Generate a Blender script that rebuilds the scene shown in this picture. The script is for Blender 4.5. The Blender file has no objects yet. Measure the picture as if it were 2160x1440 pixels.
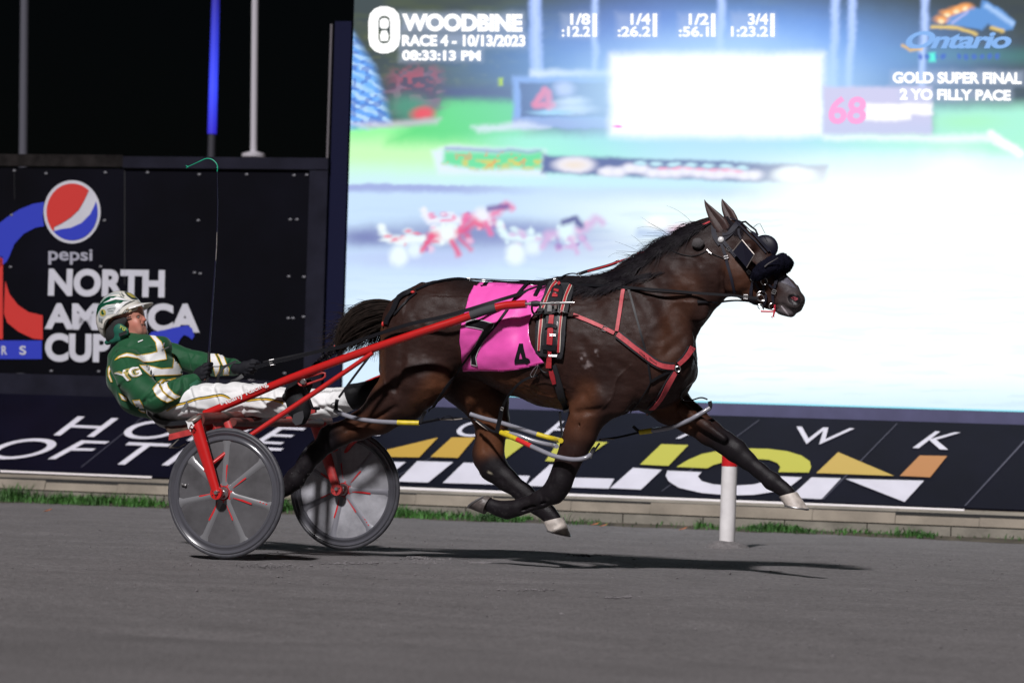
import bpy, bmesh, math, random
import numpy as np
from mathutils import Vector, Matrix, noise
from mathutils.bvhtree import BVHTree
from mathutils.geometry import delaunay_2d_cdt

random.seed(7); np.random.seed(7)
scene = bpy.context.scene
COL = scene.collection

# ------------------------------------------------------------------ camera
FPX = 6850.0                       # focal length in pixels of the 2160 px wide photograph
HCAM = 0.88
YAW = math.radians(22.5); PITCH = math.radians(1.104); ROLL = 0.030
_f0 = Vector((-math.sin(YAW), math.cos(YAW), 0)); _r0 = Vector((math.cos(YAW), math.sin(YAW), 0)); Zup = Vector((0, 0, 1))
FWD = _f0*math.cos(PITCH) + Zup*math.sin(PITCH)
_u0 = _r0.cross(FWD)
RGT = _r0*math.cos(ROLL) + _u0*math.sin(ROLL)
UPV = _u0*math.cos(ROLL) - _r0*math.sin(ROLL)
def ray(px, py): return FWD*FPX + RGT*(px-1080) - UPV*(py-720)
_w = ray(472, 1177); _t = -HCAM/_w.z
CAM = Vector((-_t*_w.x, -0.75-_t*_w.y, HCAM))      # the near wheel touches the track at (0,-0.75,0)
def proj(p):
    d = Vector(p)-CAM; k = d.dot(FWD)
    return (1080+FPX*d.dot(RGT)/k, 720-FPX*d.dot(UPV)/k)
def ppm(p): return FPX/((Vector(p)-CAM).dot(FWD))   # pixels per metre at a point
cd = bpy.data.cameras.new('camera'); cam = bpy.data.objects.new('camera', cd); COL.objects.link(cam)
cam.matrix_world = Matrix(((RGT.x, UPV.x, -FWD.x, CAM.x), (RGT.y, UPV.y, -FWD.y, CAM.y), (RGT.z, UPV.z, -FWD.z, CAM.z), (0, 0, 0, 1)))
cd.sensor_width = 36; cd.lens = 36*FPX/2160; cd.clip_start = 0.1; cd.clip_end = 2000
cd.dof.use_dof = True; cd.dof.focus_distance = 17.6; cd.dof.aperture_fstop = 3.0
scene.camera = cam

# ------------------------------------------------------------------ world, sun, exposure
SUN_EL = math.radians(42); SUN_AZ_LEFT = math.radians(20)   # floodlight high behind the photographer, to the left
_d = -(_f0*math.cos(SUN_AZ_LEFT) + _r0*math.sin(SUN_AZ_LEFT))*math.cos(SUN_EL) + Zup*math.sin(SUN_EL)
SUNV = _d.normalized()
w = bpy.data.worlds.new('World'); scene.world = w; w.use_nodes = True
nt = w.node_tree; bgn = nt.nodes['Background']
sky = nt.nodes.new('ShaderNodeTexSky'); sky.sky_type = 'NISHITA'; sky.sun_disc = False
sky.sun_elevation = SUN_EL; sky.sun_rotation = math.atan2(SUNV.x, SUNV.y)
nt.links.new(sky.outputs[0], bgn.inputs[0]); bgn.inputs[1].default_value = 0.00035      # night
sl = bpy.data.lights.new('sun', 'SUN'); sl.energy = 3.9; sl.angle = math.radians(3.6); sl.color = (1.0, 0.965, 0.975)
so = bpy.data.objects.new('sun', sl); COL.objects.link(so); so.rotation_euler = SUNV.to_track_quat('Z', 'Y').to_euler(); so.location = (0, 0, 20)
scene.view_settings.view_transform = 'Standard'; scene.view_settings.look = 'None'
scene.view_settings.exposure = 0; scene.view_settings.gamma = 1
scene.render.engine = 'CYCLES'

# ------------------------------------------------------------------ helpers
def lin(c):
    out = []
    for v in c[:3]:
        v = v/255.0
        out.append(v/12.92 if v <= 0.04045 else ((v+0.055)/1.055)**2.4)
    return tuple(out)
def rgba(c): return (c[0], c[1], c[2], 1.0)
MATS = {}
def mat(name, col, rough=0.6, metal=0.0, bump=0.0, bscale=60, var=0.0, vscale=8, attr=None, spec=0.5, sheen=0.0, coat=0.0, emit=None, alpha=None, detail=6, stretch=None):
    if name in MATS: return MATS[name]
    m = bpy.data.materials.new(name); m.use_nodes = True; n = m.node_tree.nodes; L = m.node_tree.links
    b = n['Principled BSDF']
    b.inputs['Roughness'].default_value = rough; b.inputs['Metallic'].default_value = metal
    b.inputs['Base Color'].default_value = rgba(col); b.inputs['Specular IOR Level'].default_value = spec
    b.inputs['Sheen Weight'].default_value = sheen; b.inputs['Coat Weight'].default_value = coat
    b.inputs['Coat Roughness'].default_value = 0.08
    tc = n.new('ShaderNodeTexCoord'); vec = tc.outputs['Object']
    if stretch:
        mp = n.new('ShaderNodeMapping'); mp.inputs['Scale'].default_value = stretch; L.new(vec, mp.inputs['Vector']); vec = mp.outputs[0]
    src = None
    if attr:
        a = n.new('ShaderNodeAttribute'); a.attribute_name = attr; src = a.outputs['Color']; L.new(src, b.inputs['Base Color'])
    if var > 0:
        nz = n.new('ShaderNodeTexNoise'); nz.inputs['Scale'].default_value = vscale; nz.inputs['Detail'].default_value = detail
        L.new(vec, nz.inputs['Vector'])
        mr = n.new('ShaderNodeMapRange'); mr.inputs['From Min'].default_value = 0.3; mr.inputs['From Max'].default_value = 0.7
        mr.inputs['To Min'].default_value = 1-var; mr.inputs['To Max'].default_value = 1+var
        L.new(nz.outputs[0], mr.inputs['Value'])
        mx = n.new('ShaderNodeMix'); mx.data_type = 'RGBA'; mx.blend_type = 'MULTIPLY'; mx.inputs[0].default_value = 1
        if src: L.new(src, mx.inputs[6])
        else: mx.inputs[6].default_value = rgba(col)
        L.new(mr.outputs[0], mx.inputs[7]); L.new(mx.outputs[2], b.inputs['Base Color'])
    if bump > 0:
        nb = n.new('ShaderNodeTexNoise'); nb.inputs['Scale'].default_value = bscale; nb.inputs['Detail'].default_value = 5
        L.new(vec, nb.inputs['Vector']); bp = n.new('ShaderNodeBump'); bp.inputs['Strength'].default_value = bump; bp.inputs['Distance'].default_value = 0.01
        L.new(nb.outputs[0], bp.inputs['Height']); L.new(bp.outputs[0], b.inputs['Normal'])
    if emit:
        b.inputs['Emission Color'].default_value = rgba(emit[0]); b.inputs['Emission Strength'].default_value = emit[1]
    if alpha is not None: b.inputs['Alpha'].default_value = alpha
    MATS[name] = m; return m

def obj(name, verts, faces, m, parent=None, smooth=False, col=None, edges=()):
    me = bpy.data.meshes.new(name); me.from_pydata([tuple(v) for v in verts], list(edges), [tuple(f) for f in faces]); me.validate()
    if smooth: me.polygons.foreach_set('use_smooth', [True]*len(me.polygons))
    if m is not None: me.materials.append(m)
    o = bpy.data.objects.new(name, me); COL.objects.link(o)
    if parent is not None: o.parent = parent; o.matrix_parent_inverse = parent.matrix_world.inverted() if False else Matrix.Translation(-Vector(parent.location))
    return o
def thing(name, label, cat, loc=(0, 0, 0), group=None):
    o = bpy.data.objects.new(name, None); COL.objects.link(o); o.location = loc; o.empty_display_size = 0.1
    o['label'] = label; o['category'] = cat
    if group: o['group'] = group
    return o
def tag(o, label, cat, group=None):
    o['label'] = label; o['category'] = cat
    if group: o['group'] = group
    return o
class MB:                         # collects geometry for ONE mesh
    def __init__(s): s.v = []; s.f = []
    def add(s, v, f):
        k = len(s.v); s.v += [tuple(q) for q in v]; s.f += [tuple(i+k for i in q) for q in f]; return s
    def box(s, c, d, R=None):
        c = Vector(c); hx, hy, hz = d[0]/2, d[1]/2, d[2]/2
        vs = [Vector((x, y, z)) for x in (-hx, hx) for y in (-hy, hy) for z in (-hz, hz)]
        if R is not None: vs = [R @ q for q in vs]
        return s.add([c+q for q in vs], [(0, 1, 3, 2), (4, 6, 7, 5), (0, 4, 5, 1), (2, 3, 7, 6), (0, 2, 6, 4), (1, 5, 7, 3)])
    def hexa(s, p):               # 8 corner points: bottom ring 0-3, top ring 4-7
        return s.add(p, [(3, 2, 1, 0), (4, 5, 6, 7), (0, 1, 5, 4), (1, 2, 6, 5), (2, 3, 7, 6), (3, 0, 4, 7)])
    def tube(s, pts, rad, n=12, caps=True, flat=None):
        pts = [Vector(p) for p in pts]; N = len(pts)
        if not hasattr(rad, '__len__'): rad = [rad]*N
        k0 = len(s.v); prev = None; vs = []
        for i, p in enumerate(pts):
            t = (pts[min(i+1, N-1)]-pts[max(i-1, 0)]).normalized()
            if prev is None:
                a = Vector((0, 1, 0)) if abs(t.y) < 0.9 else Vector((1, 0, 0))
                prev = (a-t*a.dot(t)).normalized()
            prev = (prev-t*prev.dot(t)).normalized(); b = t.cross(prev)
            for j in range(n):
                an = 2*math.pi*j/n; ra = rad[i]; rb = rad[i]*(flat if flat else 1)
                vs.append(p+prev*(math.cos(an)*rb)+b*(math.sin(an)*ra))
        fs = [(i*n+j, i*n+(j+1) % n, (i+1)*n+(j+1) % n, (i+1)*n+j) for i in range(N-1) for j in range(n)]
        if caps: fs += [tuple(range(n-1, -1, -1)), tuple((N-1)*n+j for j in range(n))]
        return s.add(vs, fs)
    def ring(s, c, axis, R, r, n=28, m=8, squash=1.0, a0=0, a1=2*math.pi):
        axis = Vector(axis).normalized(); a = axis.orthogonal().normalized(); b = axis.cross(a); c = Vector(c)
        full = abs(a1-a0-2*math.pi) < 1e-6; vs = []
        cnt = n if full else n+1
        for i in range(cnt):
            t = a0+(a1-a0)*i/n; d = a*math.cos(t)+b*math.sin(t)
            for j in range(m):
                u = 2*math.pi*j/m; vs.append(c+d*(R+r*math.cos(u))+axis*(r*squash*math.sin(u)))
        fs = [(i*m+j, ((i+1) % cnt)*m+j, ((i+1) % cnt)*m+(j+1) % m, i*m+(j+1) % m) for i in range(n) for j in range(m)]
        return s.add(vs, fs)
    def lathe(s, c, axis, prof, n=48):   # prof: (radius, distance along axis)
        axis = Vector(axis).normalized(); a = axis.orthogonal().normalized(); b = axis.cross(a); c = Vector(c); m = len(prof); vs = []
        for i in range(n):
            t = 2*math.pi*i/n; d = a*math.cos(t)+b*math.sin(t)
            for r, h in prof: vs.append(c+d*r+axis*h)
        fs = [(i*m+j, ((i+1) % n)*m+j, ((i+1) % n)*m+j+1, i*m+j+1) for i in range(n) for j in range(m-1)]
        return s.add(vs, fs)
    def ball(s, c, r, n=12, m=8, sc=(1, 1, 1)):
        c = Vector(c); vs = []; 
        for i in range(m+1):
            ph = math.pi*i/m
            for j in range(n):
                t = 2*math.pi*j/n; vs.append(c+Vector((r*sc[0]*math.sin(ph)*math.cos(t), r*sc[1]*math.sin(ph)*math.sin(t), r*sc[2]*math.cos(ph))))
        fs = [(i*n+j, i*n+(j+1) % n, (i+1)*n+(j+1) % n, (i+1)*n+j) for i in range(m) for j in range(n)]
        return s.add(vs, fs)
    def build(s, name, m, parent=None, smooth=True):
        o = obj(name, s.v, s.f, m, parent, smooth)
        if smooth:
            try: o.data.set_sharp_from_angle(angle=math.radians(40))
            except Exception: pass
        return o

def hitplane(px, py, q, n):
    r = ray(px, py); return CAM+r*((q-CAM).dot(n)/r.dot(n))
def U(px, py, Y): return hitplane(px, py, Vector((0, Y, 0)), Vector((0, 1, 0)))
def gnd(px, py, z=0.0): return hitplane(px, py, Vector((0, 0, z)), Zup)
# background frame: the infield wall runs at a small angle to the direction of travel
BANG = math.radians(6.25)
BN = Vector((-math.sin(BANG), math.cos(BANG), 0)); BA = Vector((math.cos(BANG), math.sin(BANG), 0))
B0 = CAM+ray(1080, 720)*(24.8/FPX); B0.z = 0
def B(px, py, off=0.0): return hitplane(px, py, B0+BN*off, BN)
def bxyz(s, off, z): return B0+BA*s+BN*off+Zup*z
def bs(p): return (Vector(p)-B0).dot(BA)
RB = Matrix.Rotation(BANG, 3, 'Z')

def catmull(pts, n=6):
    pts = [tuple(p) for p in pts]; out = []; P = [pts[0]]+pts+[pts[-1]]
    for i in range(1, len(P)-2):
        for k in range(n):
            t = k/n; q = []
            for a, b, c, d in zip(P[i-1], P[i], P[i+1], P[i+2]):
                q.append(0.5*(2*b+(c-a)*t+(2*a-5*b+4*c-d)*t*t+(3*b-a-3*c+d)*t**3))
            out.append(tuple(q))
    out.append(pts[-1]); return out

def cdt(outline, holes=(), step=None):
    """triangulate a 2D polygon (with holes); step adds interior points so it can bend."""
    vs = []; loops = []
    for lp in [outline]+list(holes):
        idx = []
        for a, b in zip(lp, lp[1:]+lp[:1]):
            n = max(1, int(math.hypot(b[0]-a[0], b[1]-a[1])/step)) if step else 1
            for k in range(n):
                t = k/n; idx.append(len(vs)); vs.append(Vector((a[0]+(b[0]-a[0])*t, a[1]+(b[1]-a[1])*t)))
        loops.append(idx)
    edges = [(l[i], l[(i+1) % len(l)]) for l in loops for i in range(len(l))]
    if step:
        x0 = min(v.x for v in vs); x1 = max(v.x for v in vs); y0 = min(v.y for v in vs); y1 = max(v.y for v in vs)
        x = x0+step*.5
        while x < x1:
            y = y0+step*.5
            while y < y1: vs.append(Vector((x, y))); y += step
            x += step
    r = delaunay_2d_cdt(vs, edges, [], 0, 1e-4); V, F = r[0], r[2]
    def inside(p, lp):
        c = False; j = len(lp)-1
        for i in range(len(lp)):
            if (lp[i][1] > p[1]) != (lp[j][1] > p[1]) and p[0] < (lp[j][0]-lp[i][0])*(p[1]-lp[i][1])/(lp[j][1]-lp[i][1])+lp[i][0]: c = not c
            j = i
        return c
    out = []
    for f in F:
        c = ((V[f[0]].x+V[f[1]].x+V[f[2]].x)/3, (V[f[0]].y+V[f[1]].y+V[f[2]].y)/3)
        if inside(c, outline) and not any(inside(c, h) for h in holes): out.append(tuple(f))
    return [(v.x, v.y) for v in V], out

_tc = {}
def textmesh(s, bold=0.0, space=1.0):
    key = (s, bold, space)
    if key in _tc: return _tc[key]
    c = bpy.data.curves.new('t', 'FONT'); c.body = s; c.offset = bold; c.space_character = space; c.resolution_u = 6
    o = bpy.data.objects.new('t', c); COL.objects.link(o)
    dg = bpy.context.evaluated_depsgraph_get(); me = o.evaluated_get(dg).to_mesh()
    v = [(p.co.x, p.co.y) for p in me.vertices]; f = [tuple(p.vertices) for p in me.polygons]
    o.evaluated_get(dg).to_mesh_clear(); bpy.data.objects.remove(o); bpy.data.curves.remove(c)
    x0 = min(p[0] for p in v); x1 = max(p[0] for p in v); y0 = min(p[1] for p in v); y1 = max(p[1] for p in v)
    _tc[key] = ([((p[0]-x0)/(x1-x0), (p[1]-y0)/(y1-y0)) for p in v], f); return _tc[key]
def textquad(name, s, quad, fn, m, parent, bold=0.0, space=1.0):
    """quad: photograph corners TL,TR,BR,BL of the lettering; fn maps a pixel to the surface."""
    v, f = textmesh(s, bold, space); TL, TR, BR, BL = quad; P = []
    for u, t in v:
        x = (TL[0]*(1-u)+TR[0]*u)*t+(BL[0]*(1-u)+BR[0]*u)*(1-t); y = (TL[1]*(1-u)+TR[1]*u)*t+(BL[1]*(1-u)+BR[1]*u)*(1-t)
        P.append(fn(x, y))
    return obj(name, P, f, m, parent)
def orient(P, F):      # every face of a draped sheet looks at the photographer
    out = []
    for t in F:
        n = (P[t[1]]-P[t[0]]).cross(P[t[2]]-P[t[0]]); out.append(tuple(reversed(t)) if n.dot(FWD) > 0 else tuple(t))
    return out
def shape(name, polys, fn, m, parent):
    o_ = None
    for pl in polys:
        o, h = (pl, ()) if not isinstance(pl, tuple) else pl
        v, f = cdt(list(o), [list(q) for q in h]); P = [fn(x, y) for x, y in v]; b = MB().add(P, orient(P, f)); o_ = b.build(name, m, parent, smooth=False)
    return o_
def rect(x0, y0, x1, y1): return [(x0, y0), (x1, y0), (x1, y1), (x0, y1)]
def circ(cx, cy, rx, ry, n=36, a0=0, a1=360):
    full = a1-a0 >= 360
    return [(cx+rx*math.cos(math.radians(a0+(a1-a0)*i/n)), cy+ry*math.sin(math.radians(a0+(a1-a0)*i/n))) for i in range(n if full else n+1)]
# ------------------------------------------------------------------ the track
M_track = mat('track_surface', (0.088, 0.083, 0.088), 0.95, bump=0.9, bscale=75, var=0.22, vscale=7, detail=12, spec=0.2)
def track_material():
    n = M_track.node_tree.nodes; L = M_track.node_tree.links; b = n['Principled BSDF']
    tc = n.new('ShaderNodeTexCoord')
    # long raked streaks along the direction of travel, plus fine grit
    mp = n.new('ShaderNodeMapping'); mp.inputs['Scale'].default_value = (0.8, 1.2, 1); L.new(tc.outputs['Object'], mp.inputs[0])
    a = n.new('ShaderNodeTexNoise'); a.inputs['Scale'].default_value = 2.4; a.inputs['Detail'].default_value = 8; L.new(mp.outputs[0], a.inputs[0])
    g = n.new('ShaderNodeTexNoise'); g.inputs['Scale'].default_value = 42; g.inputs['Detail'].default_value = 8; g.inputs['Roughness'].default_value = .75; L.new(tc.outputs['Object'], g.inputs[0])
    r1 = n.new('ShaderNodeValToRGB'); r1.color_ramp.elements[0].position = .3; r1.color_ramp.elements[0].color = (.132, .124, .125, 1)
    r1.color_ramp.elements[1].position = .72; r1.color_ramp.elements[1].color = (.168, .158, .160, 1); L.new(a.outputs[0], r1.inputs[0])
    mr = n.new('ShaderNodeMapRange'); mr.inputs['From Min'].default_value = .3; mr.inputs['From Max'].default_value = .7; mr.inputs['To Min'].default_value = .55; mr.inputs['To Max'].default_value = 1.5
    L.new(g.outputs[0], mr.inputs[0])
    mx = n.new('ShaderNodeMix'); mx.data_type = 'RGBA'; mx.blend_type = 'MULTIPLY'; mx.inputs[0].default_value = 1
    L.new(r1.outputs[0], mx.inputs[6]); L.new(mr.outputs[0], mx.inputs[7]); L.new(mx.outputs[2], b.inputs['Base Color'])
track_material()
def ground_sheet():
    xs = np.concatenate([[-900, -200, -60, -20], np.arange(-8, 12, 0.08), [14, 20, 60, 200, 900]])
    ys = np.concatenate([[-900, -200, -60, -30, -20, -12], np.arange(-6, 7.2, 0.08), [8, 12, 30, 100, 900]])
    V = []; nx = len(xs)
    for y in ys:
        for x in xs:
            z = 0.0
            if -8 < x < 12 and -6 < y < 7:
                z = 0.010*(noise.noise(Vector((x*.5, y*1.6, 0)))) + .009*noise.noise(Vector((x*1.6, y*2.5, 3)))+.006*noise.noise(Vector((x*4.2, y*4.2, 9)))-.010
            V.append((x, y, z))
    F = [(j*nx+i, j*nx+i+1, (j+1)*nx+i+1, (j+1)*nx+i) for j in range(len(ys)-1) for i in range(nx-1)]
    o = obj('track', V, F, M_track, smooth=True); o['kind'] = 'structure'; return o
ground_sheet()
def clods():
    b = MB(); rnd = random.Random(3)
    for k in range(2600):
        x = rnd.uniform(-5, 7); y = rnd.uniform(-5, 4.2); r = rnd.uniform(.002, .0055)*(1 if rnd.random() < .96 else 1.7)
        b.ball((x, y, -.010+r*.3), r, 6, 4, (rnd.uniform(.8, 1.6), rnd.uniform(.8, 1.3), .7))
    for cx, cy, sx, sy, n in ((905, 1180, 55, 5, 150), (885, 1172, 22, 4, 90), (1005, 1184, 40, 2, 60), (1240, 1168, 50, 2, 50), (650, 1010, 40, 26, 26), (560, 1190, 60, 4, 60), (1300, 1255, 60, 3, 30), (1130, 1240, 60, 3, 30), (740, 1185, 80, 3, 70)):
        for k in range(n):
            x = rnd.gauss(cx, sx*.5); y = rnd.gauss(cy, sy*.5); p = gnd(x, y) if cy > 1100 else U(x, y, -.2); r = rnd.uniform(.003, .008) if cy > 1100 else rnd.uniform(.0012, .003)
            b.ball((p.x, p.y, p.z-.008+r*.3 if cy > 1100 else p.z), r, 6, 4, (rnd.uniform(.9, 1.9), rnd.uniform(.8, 1.4), .6))
    o = b.build('loose_grit', mat('grit', (.15, .14, .145), .9, var=.3, vscale=3)); o['kind'] = 'stuff'
    tag(o, 'loose crumbs of stone dust scattered over the dark racing track', 'grit')
clods()

# ------------------------------------------------------------------ kerb wall of concrete blocks
M_conc = mat('kerb_concrete', (.235, .205, .165), .9, bump=.5, bscale=40, var=.28, vscale=3.0, detail=10)
M_conc2 = mat('kerb_concrete_low', (.20, .185, .155), .9, bump=.5, bscale=40, var=.3, vscale=4.0, detail=10)
M_dark = mat('gap_dark', (.02, .02, .02), .9)
S0, S1 = -9.0, 8.0
kerb = thing('concrete_kerb', 'low kerb wall of weathered concrete blocks running below the slanted lettered board', 'kerb', bxyz(0, 0, 0))
b = MB(); s = S0; rnd = random.Random(5)
while s < S1:
    L_ = .62; c = bxyz(s+L_/2, .12, .035); b.box(c, (L_-.008, .30, .085), RB); s += L_
b.build('lower_course', M_conc2, kerb, False)
b = MB(); s = S0+.2
while s < S1:
    L_ = .62; o_ = rnd.uniform(-.006, .006)
    p = [bxyz(s+.0015, o_, .087), bxyz(s+L_-.0015, o_, .087), bxyz(s+L_-.0015, .33, .087), bxyz(s+.0015, .33, .087),
         bxyz(s+.0015, .035+o_, .172), bxyz(s+L_-.0015, .035+o_, .172), bxyz(s+L_-.0015, .33, .205), bxyz(s+.0015, .33, .205)]
    b.hexa(p); s += L_
b.build('upper_course', M_conc, kerb, False)
MB().box(bxyz((S0+S1)/2, .17, .1), (S1-S0, .28, .15), RB).build('joint_core', M_dark, kerb, False)

# ------------------------------------------------------------------ slanted lettered board
BQ = bxyz(0, .26, .215); BT = bxyz(0, 1.15, .84); _sl = (BT-BQ).normalized(); BNRM = BA.cross(_sl).normalized()
if BNRM.z < 0: BNRM = -BNRM
def SB(off=.006):
    q = BQ+BNRM*off
    return lambda x, y: hitplane(x, y, q, BNRM)
M_board = mat('board_black_vinyl', (.0030, .0030, .009), .5, bump=.03, bscale=6, var=.25, vscale=2, spec=.08)
M_white = mat('print_white', (.56, .55, .62), .6, var=.06, vscale=5)
M_seam = mat('seam_grey', (.06, .06, .09), .6)
board = thing('slanted_banner_board', 'long slanted black board below the screen lettered HOME OF THE MOHAWK MILLION', 'banner', BQ)
def slab(s0, s1, th=.02):
    p = lambda s, k, o: BQ+BA*s+_sl*((BT-BQ).length*k)+BNRM*o
    return [p(s0, 0, -th), p(s1, 0, -th), p(s1, 1, -th), p(s0, 1, -th), p(s0, 0, 0), p(s1, 0, 0), p(s1, 1, 0), p(s0, 1, 0)]
b = MB(); b.hexa(slab(S0, S1)); b.build('board_face', M_board, board, False)
fn = SB(); fs_ = SB(.004); fl = SB(.008)
MB().add([fs_(x, y) for x, y in [(0, 991), (320, 1004), (320, 1008), (0, 995)]]+[fs_(x, y) for x, y in [(840, 1026), (2034, 1073), (2034, 1079), (840, 1031)]], [(0, 1, 2, 3), (4, 5, 6, 7)]).build('edge_strip', mat('strip_white', (.7, .66, .66), .5), board, False)
shape('panel_seam', [[(2034, 1066), (2037, 1066), (2163, 930), (2160, 928)], [(1735, 1052), (1738, 1052), (1893, 893), (1891, 893)], [(1395, 1035), (1397, 1035), (1603, 885), (1601, 885)],
    [(820, 1012), (822, 1012), (1032, 900), (1030, 900)], [(170, 985), (172, 985), (400, 800), (398, 800)]], fs_, M_seam, board)
# HOME / OF THE
textquad('word_home', 'HOME', [(165, 877), (648, 902), (592, 937), (112, 918)], fn, M_white, board, .0, 1.35)
textquad('word_of', 'OF', [(25, 922), (232, 930), (160, 968), (-50, 968)], fn, M_white, board, .0, 1.1)
textquad('word_the', 'THE', [(272, 932), (600, 945), (545, 985), (210, 978)], fn, M_white, board, .0, 1.3)
# the small word MOHAWK over the large word
for t, q in (('M', [(770, 884), (835, 886), (800, 918), (730, 916)]), ('O', [(985, 886), (1050, 889), (1022, 922), (950, 918)]), ('H', [(1180, 888), (1240, 890), (1205, 924), (1140, 921)]), ('A', [(1480, 893), (1500, 894), (1482, 927), (1425, 924)]),
             ('W', [(1680, 899), (1803, 903), (1745, 937), (1685, 935)]), ('K', [(1973, 909), (2034, 912), (2000, 948), (1925, 944)])):
    textquad('letter', t, q, fn, M_white, board, .0)
def lc(c): return tuple(v for v in c)
M_y1 = mat('print_gold', (.44, .27, .03), .6); M_y2 = mat('print_yellow', (.42, .41, .05), .6); M_y3 = mat('print_ochre', (.46, .32, .07), .6); M_y4 = mat('print_bronze', (.40, .18, .06), .6)
# MILLION: upper halves (yellow to bronze) and lower halves (white)
shape('upper_letters_gold', [[(816, 948), (924, 922), (884, 964), (816, 963)], [(953, 922), (1002, 922), (966, 965), (908, 963)]], fn, M_y1, board)
shape('upper_letters_yellow', [[(1063, 925), (1119, 927), (1062, 970), (1012, 968)], [(1180, 928), (1282, 932), (1238, 962), (1220, 974), (1150, 972)],
    [(1395, 936), (1452, 938), (1410, 982), (1350, 979)]], fn, M_y2, board)
def arc_half(cx, cy, R, r, sh, up):   # half a slanted O in photograph pixels
    out = []; a0, a1 = (180, 360) if up else (0, 180)
    for i in range(25):
        a = math.radians(a0+(a1-a0)*i/24); x = R[0]*math.cos(a); y = R[1]*math.sin(a); out.append((cx+x-sh*y, cy+y))
    for i in range(24, -1, -1):
        a = math.radians(a0+(a1-a0)*i/24); x = r[0]*math.cos(a); y = r[1]*math.sin(a); out.append((cx+x-sh*y, cy+y))
    return out
shape('upper_letter_o', [[(1427, 984), (1450, 970), (1480, 957), (1520, 949), (1570, 945), (1620, 946), (1660, 951), (1690, 960), (1708, 972), (1711, 985), (1706, 996), (1642, 995), (1646, 984), (1640, 976), (1622, 969), (1590, 967), (1560, 968), (1530, 973), (1505, 980), (1492, 987)]], fn, M_y2, board)
shape('upper_letter_n', [[(1722, 997), (1768, 953), (1886, 1003)]], fn, M_y3, board)
shape('upper_stroke_end', [[(1940, 960), (1998, 961), (1962, 1006), (1898, 1003)]], fn, M_y4, board)
shape('lower_letters', [[(800, 973), (856, 974), (800, 1018), (740, 1016)], [(880, 972), (956, 974), (903, 1017), (838, 1015)], [(978, 975), (1030, 977), (1015, 990), (1011, 1000), (1118, 1003), (1107, 1023), (934, 1018)],
    [(1160, 979), (1212, 981), (1190, 1006), (1296, 1009), (1284, 1030), (1110, 1024)], [(1335, 986), (1396, 990), (1352, 1032), (1287, 1029)]], fn, M_white, board)
shape('lower_letter_o', [[(1408, 992), (1480, 995), (1472, 1004), (1480, 1014), (1505, 1021), (1545, 1024), (1590, 1021), (1625, 1012), (1648, 1004), (1692, 1006), (1670, 1023), (1635, 1036), (1590, 1043), (1540, 1044), (1480, 1039), (1432, 1028), (1410, 1014), (1404, 1002)]], fn, M_white, board)
shape('lower_letter_n', [[(1712, 1006), (1774, 1008), (1733, 1052), (1665, 1049)], [(1783, 1009), (1949, 1013), (1908, 1058)]], fn, M_white, board)

# ------------------------------------------------------------------ fence with the sponsor panels (left)
M_fence = mat('panel_black', (.0018, .0018, .0045), .6, bump=.05, bscale=3, var=.5, vscale=1.2, spec=.07)
M_beam = mat('beam_dark_steel', (.012, .012, .021), .7, spec=.08, var=.25, vscale=5, bump=.15)
M_beamr = mat('beam_rusty', (.014, .012, .012), .85, spec=.08, var=.5, vscale=9, bump=.3)
M_bolt = mat('bolt_glint', (.16, .16, .18), .35)
FO = 1.25          # how far behind the kerb the fence stands
fence = thing('billboard_fence', 'dark steel fence carrying black sponsor panels at the left of the screen', 'billboard', bxyz(bs(B(350, 800, FO)), FO, 0))
def bbox_px(x0, y0, x1, y1, off, th):
    """a board whose front face fills the pixel rectangle's corners at distance off, th deep; edges follow the wall direction"""
    c = [B(x0, y0, off), B(x1, y0, off), B(x1, y1, off), B(x0, y1, off)]
    return c
def wallbox(sa, sb, za, zb, off, th):
    return [bxyz(sa, off, za), bxyz(sb, off, za), bxyz(sb, off+th, za), bxyz(sa, off+th, za), bxyz(sa, off, zb), bxyz(sb, off, zb), bxyz(sb, off+th, zb), bxyz(sa, off+th, zb)]
zt = B(340, 356, FO).z; zb = B(340, 795, FO).z; zbt = B(340, 331, FO).z; zbb = B(340, 842, FO).z
sl0 = bs(B(-500, 600, FO)); slr = bs(B(648, 560, FO)); slp = bs(B(688, 560, FO)); ss = bs(B(-2, 600, FO))
MB().hexa(wallbox(sl0, slr, zb, zt, FO, .03)).build('panel', M_fence, fence, False)
MB().hexa(wallbox(bs(B(262, 340, FO)), slp, zt+.004, zbt, FO-.03, .10)).build('top_beam', M_beam, fence, False)
MB().hexa(wallbox(sl0, bs(B(261, 340, FO)), zt+.012, zbt+.012, FO-.02, .09)).build('top_beam', M_beamr, fence, False)['label'] = 'rusty top beam'
MB().hexa(wallbox(sl0, slp, zbb, zb-.004, FO-.04, .10)).build('bottom_beam', M_beam, fence, False)
MB().hexa(wallbox(slr+.003, slp-.004, zbb+.003, zt-.003, FO-.02, .08)).build('post', M_beam, fence, False)
MB().hexa(wallbox(sl0, slp+.3, 0.2, zbb-.01, FO+.02, .05)).build('lower_skirt', mat('skirt', (.008, .008, .011), .7, spec=.2), fence, False)
fB = lambda x, y: B(x, y, FO-.006); fB2 = lambda x, y: B(x, y, FO-.010); fB3 = lambda x, y: B(x, y, FO-.014)
shape('panel_joint', [rect(262, 360, 264, 600), rect(30, 365, 31, 420)], fB, mat('joint', (.006, .006, .009), .6), fence)
M_print = mat('print_letters', (.50, .50, .56), .6, var=.05, vscale=5)
textquad('words_north', 'NORTH', [(103, 566), (348, 569), (347, 628), (101, 624)], fB, M_print, fence, .045, 1.0)
textquad('words_america', 'AMERICA', [(94, 639), (422, 640), (421, 702), (94, 694)], fB, M_print, fence, .045, .98)
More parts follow.
